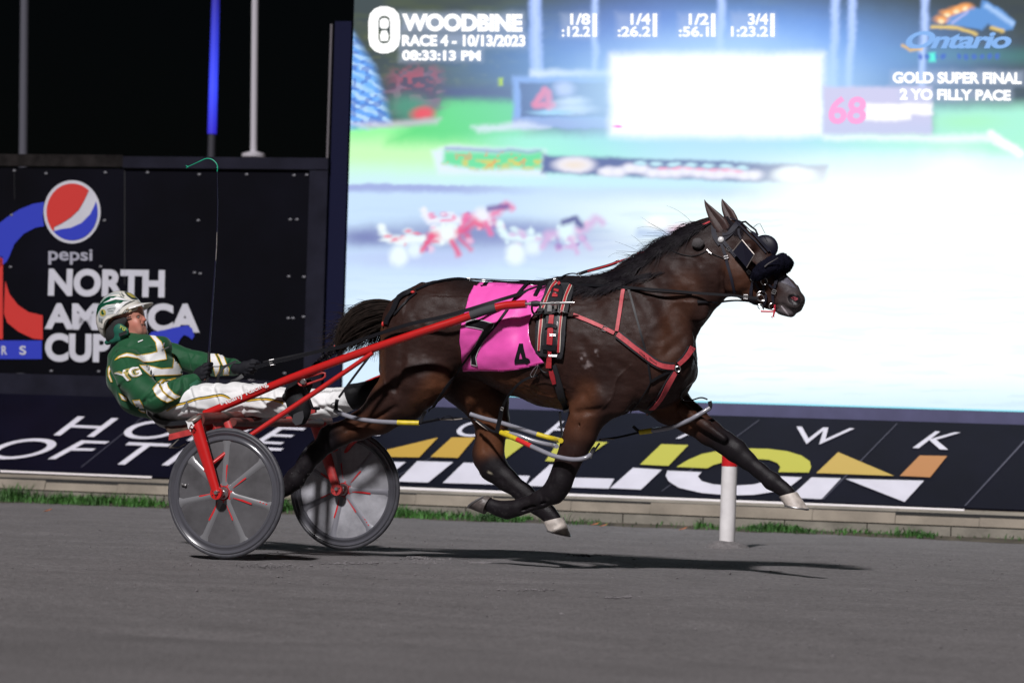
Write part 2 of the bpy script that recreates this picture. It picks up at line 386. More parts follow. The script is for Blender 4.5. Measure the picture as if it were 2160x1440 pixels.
textquad('words_cup', 'CUP', [(95, 702), (233, 704), (232, 765), (95, 762)], fB, M_print, fence, .045, 1.0)
textquad('logo_word', 'pepsi', [(102, 522), (195, 526), (195, 558), (102, 558)], fB, mat('print_grey', (.30, .30, .36), .6), fence, .02, 1.0)
M_blue = mat('print_blue', (.012, .028, .42), .6); M_red = mat('print_red', (.52, .02, .015), .6)
C_ = (152, 447)
shape('logo_ring', [circ(152, 447, 60, 66.5, 48)], fB, M_print, fence)
def clipc(pts): return pts
top = [(C_[0]+54*math.cos(math.radians(a)), C_[1]+60*math.sin(math.radians(a))) for a in range(135, 312, 8)]
shape('logo_red_part', [top+[(187, 402), (178, 422), (166, 443), (150, 458), (132, 470), (114, 479)]], fB2, M_red, fence)
bot = [(C_[0]+54*math.cos(math.radians(a)), C_[1]+60*math.sin(math.radians(a))) for a in range(-22, 142, 8)]
shape('logo_blue_part', [bot+[(114, 487), (130, 483), (150, 480), (172, 470), (190, 452), (200, 432)]], fB2, M_blue, fence)
# big C-shaped emblem cut by the frame: blue top, red bottom
blue = [(93, 426), (70, 430), (40, 442), (15, 458), (-20, 485), (-60, 530), (-60, 610), (14, 552), (20, 540), (30, 515), (50, 493), (75, 480), (93, 477), (90, 455)]
shape('emblem_blue_part', [blue], fB, M_blue, fence)
shape('emblem_red_part', [[(11, 592), (20, 620), (38, 643), (60, 658), (90, 665), (90, 716), (70, 714), (40, 700), (15, 680), (8, 660)], rect(-30, 540, 6, 715)], fB, M_red, fence)
shape('emblem_blue_band', [rect(-60, 718, 88, 757)], fB, M_blue, fence)
textquad('band_letter', 'R', [(3, 729), (15, 729), (15, 748), (3, 748)], fB2, M_print, fence, .02); textquad('band_letter', 'S', [(41, 729), (55, 729), (55, 748), (41, 748)], fB2, M_print, fence, .02, 1.1)
shape('blue_horse_mark', [[(300, 722), (320, 700), (345, 696), (370, 690), (395, 686), (405, 692), (410, 708), (405, 716), (398, 710), (388, 706), (380, 715), (374, 728), (366, 740), (320, 740)]], fB2, M_blue, fence)
bl = [(222, 364), (30, 360), (420, 368), (520, 368), (620, 370), (647, 369), (418, 465), (612, 463), (626, 463), (220, 465), (410, 575), (422, 577), (609, 583), (641, 584), (608, 671), (618, 671), (212, 562), (24, 454), (22, 563), (108, 782), (208, 783), (600, 787), (97, 366), (311, 364), (640, 668)]
for x, y in bl: MB().ball(fB(x, y), .010, 10, 6, (1.6, .5, 1)).build('bolt', M_bolt, fence)

# ------------------------------------------------------------------ big screen
SO = 1.30
scr = thing('led_screen', 'huge bright video screen replaying the race behind the horse', 'screen', bxyz(bs(B(735, 850, SO)), SO, 0))
szb = B(1500, 846, SO).z; s_l = bs(B(732, 500, SO)); s_r = s_l+7.4; szt = szb+4.05
M_scrframe = mat('screen_frame', (.007, .008, .028), .7, spec=.08, bump=.05)
NXG, NYG = 700, 430
def paint_screen():
    gs = np.linspace(s_l, s_r, NXG); gz = np.linspace(szt, szb, NYG)
    S, Z = np.meshgrid(gs, gz); off = SO
    P = np.stack([B0.x+BA.x*S+BN.x*off, B0.y+BA.y*S+BN.y*off, Z], -1)
    D = P-np.array(CAM); k = D@np.array(FWD); X = 1080+FPX*(D@np.array(RGT))/k; Y = 720-FPX*(D@np.array(UPV))/k
    _r = np.random.RandomState(77); G_ = _r.rand(2, 200, 200)
    for it, (sc_, am) in enumerate(((30, 5.0), (8, 2.6))):
        u = (X/sc_) % 198; v = ((Y+400)/sc_) % 198; i = u.astype(int); j = v.astype(int); a = u-i; c = v-j; a = a*a*(3-2*a); c = c*c*(3-2*c)
        w0, w1 = [(g[j, i]*(1-a)*(1-c)+g[j, i+1]*a*(1-c)+g[j+1, i]*(1-a)*c+g[j+1, i+1]*a*c-.5)*am for g in G_]
        wx = w0 if it == 0 else wx+w0; wy = w1 if it == 0 else wy+w1
    X = X+wx; Y = Y+wy*.8
    # work in "content" coordinates = photograph pixels of the picture shown on the screen
    img = np.zeros(X.shape+(3,)); rs = np.random.RandomState(4)
    def vn(sx, sy, seed):   # smooth value noise
        r = np.random.RandomState(seed); G = r.rand(200, 200); u = (X/sx) % 198; v = ((Y+400)/sy) % 198
        i = u.astype(int); j = v.astype(int); a = u-i; c = v-j; a = a*a*(3-2*a); c = c*c*(3-2*c)
        return G[j, i]*(1-a)*(1-c)+G[j, i+1]*a*(1-c)+G[j+1, i]*(1-a)*c+G[j+1, i+1]*a*c
    def sm(a, b, x): t = np.clip((x-a)/(b-a), 0, 1); return t*t*(3-2*t)
    def over(mask, col):
        c = np.array(lin(col)) if max(col) > 2 else np.array(col)
        img[:] = img*(1-mask[..., None])+c*mask[..., None]
    def poly(pts, blur=3.0):
        blur = blur*1.7+2
        x0 = min(p[0] for p in pts)-3*blur; x1 = max(p[0] for p in pts)+3*blur; y0 = min(p[1] for p in pts)-3*blur; y1 = max(p[1] for p in pts)+3*blur
        sel = (X > x0) & (X < x1) & (Y > y0) & (Y < y1); x = X[sel]; y = Y[sel]
        d = np.full(x.shape, 1e9); ins = np.zeros(x.shape, bool)
        for (ax, ay), (bx, by) in zip(pts, pts[1:]+pts[:1]):
            ex, ey = bx-ax, by-ay; t = np.clip(((x-ax)*ex+(y-ay)*ey)/(ex*ex+ey*ey+1e-9), 0, 1)
            d = np.minimum(d, np.hypot(x-ax-t*ex, y-ay-t*ey))
            if ay != by:
                c = ((ay > y) != (by > y)) & (x < (bx-ax)*(y-ay)/(by-ay)+ax); ins ^= c
        sd = np.where(ins, -d, d); m = np.zeros(X.shape); m[sel] = 1-sm(-blur, blur, sd); return m
    def ell(cx, cy, rx, ry, blur=.25):
        blur = min(.95, blur*1.5+.12); q = np.hypot((X-cx)/rx, (Y-cy)/ry); return 1-sm(1-blur, 1+blur, q)
    def line(pts, w, blur=2.0):
        blur = blur*1.6+1.5
        m = np.zeros(X.shape)
        for a, b_ in zip(pts, pts[1:]):
            ex, ey = b_[0]-a[0], b_[1]-a[1]; t = np.clip(((X-a[0])*ex+(Y-a[1])*ey)/(ex*ex+ey*ey), 0, 1)
            d = np.hypot(X-a[0]-t*ex, Y-a[1]-t*ey); m = np.maximum(m, 1-sm(w-blur, w+blur, d))
        return m
    n1 = vn(60, 14, 1); n2 = vn(14, 9, 2); n3 = vn(180, 40, 3); n4 = vn(9, 7, 5)
    over(np.ones(X.shape), (50, 66, 70))
    over(sm(.3, .9, n1)*.7, (70, 84, 60)); over(sm(.5, 1, n2)*.4*(Y > 40), (96, 104, 66))
    over(sm(1250, 1400, X)*(1-sm(1720, 1900, X))*sm(-40, 130, Y)*.85, (52, 92, 215)); over(sm(1700, 1850, X)*.75, (30, 48, 60))
    over(sm(1800, 2000, X)*(1-sm(0, 30, abs(Y-118)))*.8, (44, 110, 96))
    over(ell(1520, 120, 360, 85, .95)*.95, (80, 150, 255)); over(ell(1330, 70, 150, 60, .9)*.5, (70, 80, 190))
    # grass, drive, cyan fields
    over(sm(250, 275, Y+ (X-735)*.0)*(1-sm(1000, 1200, X)), (135, 250, 150)); over(sm(262, 320, Y)*(1-sm(900, 1200, X))*.9, (205, 255, 190))
    over(poly([(930, 205), (1100, 205), (1100, 300), (820, 300)], 14), (90, 220, 120)); over(poly([(930, 182), (1085, 182), (1085, 212), (930, 206)], 6), (52, 58, 110))
    over(sm(262, 300, Y)*sm(960, 1120, X), (165, 250, 215)); over(sm(290, 340, Y)*sm(1180, 1500, X), (215, 255, 250))
    over(sm(325, 385, Y)*.9, (205, 240, 250))
    over(poly([(1965, 225), (2400, 215), (2400, 340), (1965, 320)], 12), (170, 245, 215)); over(ell(2030, 258, 70, 16, .6)*.5, (170, 250, 160))
    # spruce and shrubs
    tri = poly([(700, 30), (742, 70), (790, 150), (815, 215), (822, 258), (780, 268), (700, 270)], 6); over(tri, (100, 165, 245)); over(tri*sm(.35, .75, np.sin(Y*.30-abs(X-735)*.16+n2*2.2)*.5+.5)*.85, (185, 222, 255)); over(tri*sm(.5, .75, n2)*.5, (120, 190, 255)); over(tri*sm(.6, .8, n4)*.6, (50, 90, 190))
    sh = ell(876, 198, 58, 52, .25); over(sh, (74, 56, 86)); over(sh*sm(.5, .7, n2), (130, 96, 120)); over(ell(862, 228, 40, 26, .4), (62, 140, 110)); over(ell(892, 240, 22, 13, .4), (235, 60, 70)); over(ell(880, 165, 44, 22, .5)*sm(.4, .7, n4), (160, 70, 90))
    over(poly([(735, 262), (930, 250), (920, 262), (780, 272)], 4)*.7, (215, 200, 220))
    # light standards
    for a, b_, w_ in (((1124, -300), (1132, 170), 13), ((1252, -300), (1256, 165), 7), ((1522, -300), (1520, 120), 9), ((1772, -300), (1756, 190), 9), ((1812, -300), (1790, 190), 9), ((1966, -300), (1944, 185), 8)):
        over(line([a, b_], w_, 3), (158, 185, 250))
        over(line([a, b_], w_*.4, 3)*.7, (200, 220, 255))
    # small board left of the white block
    over(poly(rect(1120, 148, 1295, 180), 4), (235, 245, 255)); over(poly(rect(1082, 162, 1292, 268), 3), (130, 165, 235)); over(poly(rect(1097, 175, 1282, 248), 2), (42, 48, 122)); over(poly(rect(1082, 250, 1292, 270), 3), (150, 160, 215))
    over(line([(1148, 190), (1128, 222), (1168, 222)], 7, 3), (255, 70, 110)); over(line([(1154, 195), (1160, 232)], 7, 3), (255, 70, 110)); over(ell(1190, 188, 20, 14, .4), (215, 215, 255)); over(ell(1207, 215, 32, 10, .4), (240, 248, 255)); over(ell(1212, 232, 42, 10, .4), (235, 245, 255)); over(ell(1165, 238, 38, 5, .5), (170, 225, 255))
    over(poly([(995, 268), (1110, 256), (1160, 270), (1010, 280)], 4)*.8, (235, 240, 255))
    # pure white tote board with glow
    over(ell(1515, 200, 300, 125, .35)*.55, (140, 190, 255)); over(ell(1515, 200, 255, 110, .3)*.8, (215, 240, 255)); over(ell(1515, 195, 420, 150, .95)*.6, (170, 215, 255)); over(poly(rect(1292, 118, 1734, 284), 11), (1.25, 1.25, 1.25)); over(poly(rect(1620, 150, 1732, 260), 10)*sm(.4, .6, n4)*.3, (225, 235, 255))
    # pale board on the right
    over(poly(rect(1738, 183, 1966, 283), 3), (205, 205, 238)); over(poly(rect(1738, 183, 1966, 283), 3)*sm(230, 280, Y)*.5, (190, 205, 240))
    over(poly(rect(1825, 220, 1966, 242), 3), (1.1, 1.1, 1.1)); over(poly(rect(1825, 242, 1920, 253), 3), (1.1, 1.1, 1.1))
    over(line([(2090, 285), (2120, 305), (2150, 322)], 9, 4), (1.1, 1.1, 1.1))
    over(poly([(1740, 285), (2100, 285), (2100, 300), (1740, 296)], 5), (240, 255, 255))
    # flower bed and long advertising strip
    over(poly([(912, 320), (950, 308), (1150, 318), (1150, 372), (925, 365)], 5), (225, 240, 255)); over(poly([(940, 312), (1140, 318), (1140, 326), (940, 318)], 3), (150, 160, 215))
    fb = poly([(938, 320), (1145, 322), (1142, 356), (1000, 356), (935, 344)], 4); over(fb, (110, 225, 165)); over(fb*sm(332, 342, Y)*sm(.3, .7, n2)*.8, (225, 205, 100)); over(fb*sm(.7, .9, n4)*.5, (235, 140, 100))
    st = poly([(1145, 327), (1745, 350), (1742, 390), (1142, 364)], 3); over(st, (98, 116, 168)); over(st*sm(1300, 1740, X)*.3, (120, 150, 190))
    over(ell(1212, 347, 42, 17, .2), (235, 235, 250)); over(ell(1212, 347, 24, 9, .5)*.6, (240, 220, 190)); over(ell(1676, 369, 44, 18, .2), (240, 250, 255))
    rr = random.Random(2)
    for k in range(14):
        over(ell(1280+k*24, 357+k*1.0+rr.uniform(-5, 5), 17, 10, .4), (240, 240, 255)); 
    for k in range(7): over(ell(1350+k*36, 344+k*1.6, 13, 5, .4), (190, 230, 245)); over(ell(1400+k*26, 355+k, 11, 4, .4)*.5, (255, 150, 190))
    # track and the far field of white
    over(sm(378, 400, Y-(X-735)*.012), (198, 224, 252)); over(sm(384, 392, Y-(X-735)*.012)*(1-sm(396, 412, Y-(X-735)*.012))*(1-sm(900, 1200, X)), (160, 175, 225))
    over(sm(395, 560, Y)*sm(.3, .8, n3)*.3, (180, 200, 240)); over(sm(1000, 1500, X)*sm(395, 440, Y), (238, 255, 255)); over(sm(520, 640, Y)*(1-sm(1200, 1500, X)), (212, 234, 254))
    over(sm(1500, 1750, X)*sm(290, 420, Y), (1.04, 1.12, 1.14)); over(sm(1300, 1600, X)*sm(560, 640, Y), (1.0, 1.1, 1.14)); over(sm(760, 870, Y), (216, 240, 254))
    over(sm(.55, .8, vn(90, 6, 9))*sm(400, 460, Y)*.25, (190, 215, 240))
    # three sulkies racing, out of focus
    DKC = (98, 104, 170)
    over(ell(770, 500, 60, 18, .6)*.8, DKC); over(ell(960, 495, 150, 26, .6)*.7, DKC); over(ell(1120, 490, 120, 22, .6)*.6, (110, 120, 185)); over(ell(1210, 520, 160, 30, .7)*.3, (150, 150, 215)); over(ell(900, 545, 160, 16, .8)*.4, (175, 180, 235))
    def rig(x, y, s, pink, wh):
        over(line([(x+4*s, y+4*s), (x+18*s, y+20*s), (x+55*s, y+24*s), (x+92*s, y+22*s)], 8*s, 4), wh); over(ell(x, y-8*s, 9*s, 8*s, .4), wh); q_ = random.Random(int(x))
        for k in range(16): over(ell(x+q_.uniform(5, 100)*s, y+q_.uniform(2, 38)*s, q_.uniform(4, 11)*s, q_.uniform(3, 7)*s, .5)*.7, wh if k % 3 else pink)
        for k in range(18): over(ell(x+q_.uniform(100, 205)*s, y+q_.uniform(-12, 45)*s, q_.uniform(3, 9)*s, q_.uniform(3, 8)*s, .5)*.7, (pink, wh, (150, 110, 190), (250, 200, 225))[k % 4])
        over(ell(x+38*s, y+58*s, 21*s, 24*s, .25), (236, 250, 255)); over(ell(x+76*s, y+44*s, 17*s, 17*s, .35), (228, 244, 255))
        over(line([(x+110*s, y+14*s), (x+150*s, y+10*s), (x+190*s, y+2*s), (x+215*s, y-20*s), (x+228*s, y-12*s)], 8*s, 5)*.85, pink); over(ell(x+150*s, y+8*s, 19*s, 20*s, .3), wh)
        over(line([(x+112*s, y+20*s), (x+95*s, y+45*s)], 5*s, 4), pink); over(line([(x+160*s, y+25*s), (x+175*s, y+55*s)], 5*s, 4), pink); over(line([(x+180*s, y+20*s), (x+205*s, y+45*s)], 4*s, 4)*.8, pink)
    rig(892, 448, .82, (240, 110, 165), (238, 240, 255)); rig(805, 486, .92, (232, 80, 130), (240, 252, 255)); rig(1052, 480, .95, (214, 180, 225), (225, 248, 255))
    over(line([(1190, 470), (1215, 462), (1226, 474)], 6, 4), (80, 84, 150)); over(line([(1030, 440), (1068, 436)], 5, 4), (110, 90, 160))
    over(ell(1385, 470, 20, 12, .5), (1, 1, 1)); over(line([(1350, 490), (1420, 494)], 8, 6)*.6, (150, 175, 225)); over(ell(1455, 485, 34, 12, .6)*.8, (255, 150, 190))
    over(ell(2010, 380, 60, 60, .8)*.5, (1.1, 1.1, 1.1))
    for (x0, x1, y0, y1, a_) in ((845, 1105, 28, 68, .8), (845, 1110, 72, 100, .75), (845, 1016, 105, 130, .75), (1183, 1262, 28, 80, .6), (1300, 1388, 28, 80, .6), (1430, 1512, 28, 80, .6), (1540, 1636, 28, 80, .6), (1880, 2158, 150, 180, .75), (1895, 2135, 187, 214, .75)):
        over(poly(rect(x0, y0, x1, y1), 5)*a_*.55, (190, 205, 235))  # soft bloom around the lettering, painted into the picture as pale halos
    # brand crest top right: blue horse head with flaming mane over a slanted word, drawn soft like the photograph
    over(poly([(2071, 2), (2084, 4), (2112, 22), (2143, 50), (2136, 64), (2119, 66), (2098, 58), (2083, 50), (2073, 62), (2040, 58), (2000, 54), (1990, 44), (2009, 30), (2047, 16), (2069, 18)], 1.5)*.95, (90, 150, 220))
    over(line([(2082, 14), (2135, 52)], 4, 3), (170, 205, 250)); over(line([(2010, 50), (2040, 26)], 3, 2), (170, 180, 235))
    for fx, fy in ((1985, 42), (2000, 28), (2018, 20), (2036, 16)): over(ell(fx, fy, 14, 7, .5), (255, 170, 90)); over(ell(fx-2, fy+4, 6, 4, .5), (255, 235, 190))
    over(line([(1965, 57), (2020, 60), (2060, 72)], 3, 2)*.9, (250, 215, 110)); over(line([(2092, 58), (2115, 66)], 3, 2)*.9, (250, 215, 110)); over(line([(1904, 96), (1920, 106), (1945, 104)], 2.5, 2)*.9, (250, 200, 90))
    for k in range(11): over(ell(1942+k*16, 120, 5, 6, .4)*(.85 if k != 4 else 0), (60, 105, 205))
    over(poly(rect(1963, 112, 1974, 131), 2), (90, 250, 230)); over(poly(rect(1054, 165, 1061, 180), 2), (190, 230, 90)); over(ell(1305, 266, 9, 3, .5), (250, 120, 220))
    over(sm(350, 500, n1*0+Y)*0, (1, 1, 1))
    row = np.arange(NYG)[:, None] % 2; img *= (1-.035*row[..., None])           # rows of diodes
    img = np.clip(img, 0, None)*1.06
    # light bleeding at the dark left rim is left to the lens
    F = (np.arange(NYG-1)[:, None]*NXG+np.arange(NXG-1)[None, :]).reshape(-1); F = np.stack([F+NXG, F+NXG+1, F+1, F], 1)
    me = bpy.data.meshes.new('display'); Vn = P.reshape(-1, 3)
    me.vertices.add(len(Vn)); me.vertices.foreach_set('co', Vn.astype(np.float32).ravel())
    me.loops.add(F.size); me.loops.foreach_set('vertex_index', F.astype(np.int32).ravel()); me.polygons.add(len(F)); me.polygons.foreach_set('loop_start', np.arange(0, F.size, 4, dtype=np.int32))
    me.update(); me.validate()
    at = me.color_attributes.new('picture', 'FLOAT_COLOR', 'POINT'); c4 = np.ones((len(Vn), 4), np.float32); c4[:, :3] = img.reshape(-1, 3); at.data.foreach_set('color', c4.ravel())
    m = bpy.data.materials.new('screen_picture'); m.use_nodes = True; n = m.node_tree.nodes; L = m.node_tree.links; bs_ = n['Principled BSDF']
    a = n.new('ShaderNodeAttribute'); a.attribute_name = 'picture'; L.new(a.outputs['Color'], bs_.inputs['Emission Color']); bs_.inputs['Emission Strength'].default_value = 1.0
    bs_.inputs['Base Color'].default_value = (.01, .01, .01, 1); bs_.inputs['Roughness'].default_value = .5
    me.materials.append(m); o = bpy.data.objects.new('display', me); COL.objects.link(o); o.parent = scr; o.matrix_parent_inverse = Matrix.Translation(-Vector(scr.location))
    return m
SCRMAT = paint_screen()
M_glow = mat('lit_white', (.01, .01, .01), .5, emit=((1, 1, 1.0), 1.25))
M_thin = mat('screen_edge_cyan', (.01, .01, .01), .5, emit=((.3, .85, 1.0), 1.0))
fS = lambda x, y: B(x, y, SO-.006)
textquad('screen_text', 'WOODBINE', [(848, 29), (1102, 30), (1102, 68), (848, 66)], fS, M_glow, scr, .06, 1.0)
textquad('screen_text', 'RACE 4 - 10/13/2023', [(848, 74), (1108, 74), (1108, 99), (848, 98)], fS, M_glow, scr, .045, 1.0)
textquad('screen_text', '08:33:13 PM', [(848, 106), (1014, 107), (1014, 129), (848, 128)], fS, M_glow, scr, .045, 1.0)
for a, b_, x0, x1, y0 in (('1/8', ':12.2', 1185, 1245, 29), ('1/4', ':26.2', 1303, 1372, 29), ('1/2', ':56.1', 1432, 1495, 29), ('3/4', '1:23.2', 1542, 1620, 29)):
    textquad('screen_text', a, [(x1-42, y0), (x1, y0), (x1, y0+24), (x1-42, y0+24)], fS, M_glow, scr, .03)
    textquad('screen_text', b_, [(x0, y0+27), (x1, y0+27), (x1, y0+49), (x0, y0+49)], fS, M_glow, scr, .028)
    shape('screen_divider', [rect(x1+5, y0, x1+14, y0+49)], fS, M_glow, scr)
textquad('screen_text', 'GOLD SUPER FINAL', [(1883, 152), (2155, 153), (2155, 178), (1883, 176)], fS, M_glow, scr, .045)
textquad('screen_text', '2 YO FILLY PACE', [(1898, 187), (2132, 190), (2132, 213), (1898, 211)], fS, M_glow, scr, .045)
shape('screen_logo', [(circ(794, 33, 17, 19, 16, 180, 360)+circ(828, 33, 17, 19, 1, 360, 360)[:0]+[(811-33, 31)][:0]+[(777, 32)][:0], ())][:0] or [([(777, 45), (780, 30), (790, 19), (803, 14), (817, 14), (831, 19), (841, 30), (844, 45), (844, 82), (841, 97), (831, 108), (817, 113), (803, 113), (790, 108), (780, 97), (777, 82)],
    ([(798, 46), (800, 38), (806, 34), (815, 34), (821, 38), (823, 46), (823, 82), (820, 89), (815, 92), (806, 92), (801, 89), (798, 82)],)), [(801, 44), (806, 39), (815, 39), (820, 44), (820, 56), (816, 61), (805, 61), (801, 56)], [(801, 76), (805, 65), (816, 65), (820, 76), (818, 87), (803, 87)]], fS, M_glow, scr)
textquad('board_number', '68', [(1750, 203), (1828, 203), (1826, 262), (1746, 262)], fS, mat('lit_pink', (.01, .01, .01), .5, emit=((1.0, .40, .76), 1.0)), scr, .03)
textquad('crest_word', 'Ontario', [(1922, 66), (2142, 66), (2128, 103), (1902, 103)], fS, mat('lit_blue', (.01, .01, .01), .5, emit=((.22, .45, .88), 1.0)), scr, .035, .92)
# housing
b = MB(); b.hexa(wallbox(s_l-.004, s_r+.1, szb-.004, szt+.1, SO+.01, .55)); b.build('cabinet', M_scrframe, scr, False)
MB().hexa(wallbox(s_l-.155, s_l-.012, .2, B(700, 46, SO).z, SO-.02, .6)).build('side_post', M_scrframe, scr, False)
MB().hexa(wallbox(bs(B(687, 500, SO)), bs(B(687, 500, SO))+.018, .2, B(690, 50, SO).z-.01, SO-.05, .05)).build('side_trim', mat('trim_grey', (.10, .09, .10), .5), scr, False)
MB().hexa(wallbox(s_l-.15, s_r+.1, .75, szb-.012, SO-.03, .5)).build('base_panel', mat('base_grey', (.075, .075, .16), .6, var=.1), scr, False)
MB().hexa(wallbox(s_l, s_r, szb-.0115, szb-.0005, SO-.004, .01)).build('lit_edge', M_thin, scr, False)

# ------------------------------------------------------------------ poles beyond the fence
def pole(name, lab, cat, pb, pt, rb, rt, off, m, extra=None):
    b0 = B(pb[0], pb[1], off); t0 = B(pt[0], pt[1], off); d = (t0-b0)
    g = b0-d*((b0.z)/d.z); top = b0+d*((6.2-b0.z)/d.z)
    o = thing(name, lab, cat, g)
    MB().tube([g, g+(top-g)*.5, top], [rb, (rb+rt)/2, rt], 20).build('shaft', m, o)
    return o, g, top
P_far = 9
p1, g1, t1 = pole('light_pole', 'plain grey steel pole far left beyond the billboard fence', 'pole', (49, 330), (52, 0), .050, .045, P_far, mat('pole_grey', (.085, .085, .105), .6, spec=.2))
p2_, g2, t2 = pole('flag_pole', 'slim white pole rising from a small plate behind the fence top', 'pole', (535, 330), (538, 0), .036, .034, P_far-2, mat('pole_white', (.46, .44, .48), .45))
MB().lathe(B(535, 327, P_far-2), (0, 0, 1), [(0, .035), (.04, .035), (.12, .012), (.12, -.02), (0, -.02)], 24).build('base_plate', mat('pole_white', (0, 0, 0)), p2_)
p3, g3, t3 = pole('blue_lit_pole', 'tapered pole lit deep blue above a dark foot', 'pole', (446, 330), (455, -10), .048, .036, P_far-1, mat('pole_dark', (.03, .03, .04), .6))
dm = (t3-g3)
def at3(py): q = B(446+(330-py)*.027, py, P_far-1); return q
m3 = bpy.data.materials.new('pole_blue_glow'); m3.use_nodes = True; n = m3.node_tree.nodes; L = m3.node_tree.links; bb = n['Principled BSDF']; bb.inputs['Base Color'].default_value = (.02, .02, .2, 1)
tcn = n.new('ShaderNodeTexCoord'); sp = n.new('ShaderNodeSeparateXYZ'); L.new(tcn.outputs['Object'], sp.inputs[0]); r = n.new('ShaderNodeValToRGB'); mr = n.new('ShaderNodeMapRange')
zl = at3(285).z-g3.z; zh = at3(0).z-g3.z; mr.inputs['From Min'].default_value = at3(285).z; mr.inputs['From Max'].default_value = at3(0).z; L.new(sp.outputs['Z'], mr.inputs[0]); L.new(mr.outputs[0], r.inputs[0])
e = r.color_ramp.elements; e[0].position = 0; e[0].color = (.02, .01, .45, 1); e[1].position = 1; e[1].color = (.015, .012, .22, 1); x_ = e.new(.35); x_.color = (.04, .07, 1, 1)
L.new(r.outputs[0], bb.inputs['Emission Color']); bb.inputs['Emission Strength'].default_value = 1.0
MB().tube([at3(283), at3(150), at3(-60)], [.0485, .046, .043], 20).build('blue_glow_shell', m3, p3)  # thin glowing shell stands in for the blue light falling on the pole

# ------------------------------------------------------------------ grass at the foot of the kerb
def grass():
    rnd = random.Random(11); b = MB()
    def tuft_density(s):
        x = proj(bxyz(s, 0, 0))[0]
        for c, w_, d in ((30, 60, .5), (100, 60, .35), (200, 60, .9), (290, 50, .55), (380, 90, .35), (870, 70, .6), (960, 50, .35), (1075, 55, .9), (600, 30, .9), (1660, 70, .6), (1600, 120, .35), (1950, 30, .4), (1250, 30, .15), (1760, 200, .15)):
            if abs(x-c) < w_ and rnd.random() < d: return True
        return rnd.random() < .025
    k = 0
    while k < 24000:
        k += 1
        s = rnd.uniform(-5.2, 4.6)
        if not tuft_density(s): continue
        x = proj(bxyz(s, 0, 0))[0]
        width = .55 if x < 700 else (.45 if x < 1250 else .2)
        h = rnd.uniform(.02, .075)*(1.5 if x < 700 else (1.2 if x < 1150 else .9)); h *= .6+.8*noise.noise(Vector((s*3.1, 0, 4)))+.5*rnd.random(); o_ = -.02-abs(rnd.gauss(0, width*.5)); 
        if x < 1150 and o_ < -.45: continue
        p = bxyz(s, o_, -.006); d = Vector((rnd.uniform(-1, 1), rnd.uniform(-1, 1), 0)).normalized(); wv = Vector((-d.y, d.x, 0))*rnd.uniform(.0025, .006)
        m = p+Zup*h*.65+d*h*.25; t = p+Zup*h+d*h*rnd.uniform(.4, 1.1)
        b.add([p-wv, p+wv, m+wv*.8, m-wv*.8, t], [(0, 1, 2, 3), (3, 2, 4)])
    m = mat('grass_blades', (.038, .130, .018), .7, var=.7, vscale=2.6)
    o = b.build('grass', m, None, False); o['kind'] = 'stuff'; tag(o, 'strip of short green grass and weeds growing along the kerb foot', 'grass')
    # soil under it
    b = MB(); N = 120
    V = []
    for i in range(N+1):
        s = -6+11.5*i/N; x = proj(bxyz(s, 0, 0))[0]; wd = (.42 if x < 1200 else .25)+.06*noise.noise(Vector((s*2, 0, 0)))
        V += [bxyz(s, .02, .012), bxyz(s, -wd*.5, .008), bxyz(s, -wd, -.014)]
    b.add(V, [(i*3+j, i*3+j+1, (i+1)*3+j+1, (i+1)*3+j) for i in range(N) for j in (0, 1)])
    o = b.build('soil_strip', mat('soil', (.06, .05, .035), .95, var=.5, vscale=7, bump=.5), None, True); o['kind'] = 'structure'
    b = MB()
    for x, y in ((1245, 1107), (1262, 1110), (560, 1083), (90, 1078), (1430, 1117)):
        p = gnd(x, y, .02); b.add([p, p+Vector((.05, .01, .01)), p+Vector((.06, .04, .025)), p+Vector((.01, .04, .0))], [(0, 1, 2, 3)])
    o = b.build('fallen_leaves', mat('leaf_orange', (.45, .13, .03), .7)); o['kind'] = 'stuff'; tag(o, 'few orange brown leaves lying in the grass by the kerb', 'leaves')
grass()

# ------------------------------------------------------------------ red and white marker post
mk = gnd(1533, 1152); mt = hitplane(1541, 925, mk, BN)
post = thing('marker_post', 'round white track marker post with a red top standing before the board', 'post', mk)
ax = (mt-mk).normalized(); zr = hitplane(1538, 983, mk, BN); Lr = (zr-mk).length; Lt = (mt-mk).length; pr = 16.5/ppm(mk)
MB().lathe(mk, ax, [(pr, -.02), (pr, Lr)], 28).build('white_sleeve', mat('post_white', (.72, .70, .70), .45, var=.12, vscale=9), post)
MB().lathe(mk, ax, [(pr+.001, Lr), (pr+.001, Lt-.01), (pr*.8, Lt), (0, Lt)], 28).build('red_cap', mat('post_red', (.55, .012, .015), .4), post)
mb_ = MB()
mb_.lathe(mk, (0, 0, 1), [(.16, -.02), (.12, .012), (.075, .035), (.045, .04), (.04, -.02)], 24); v2 = []
for q in mb_.v:
    n_ = .25*noise.noise(Vector(q)*14); v2.append((q[0]+n_*.05, q[1]+n_*.05, q[2]+n_*.03))
mb_.v = v2; mb_.build('dirt_collar', M_track, post)
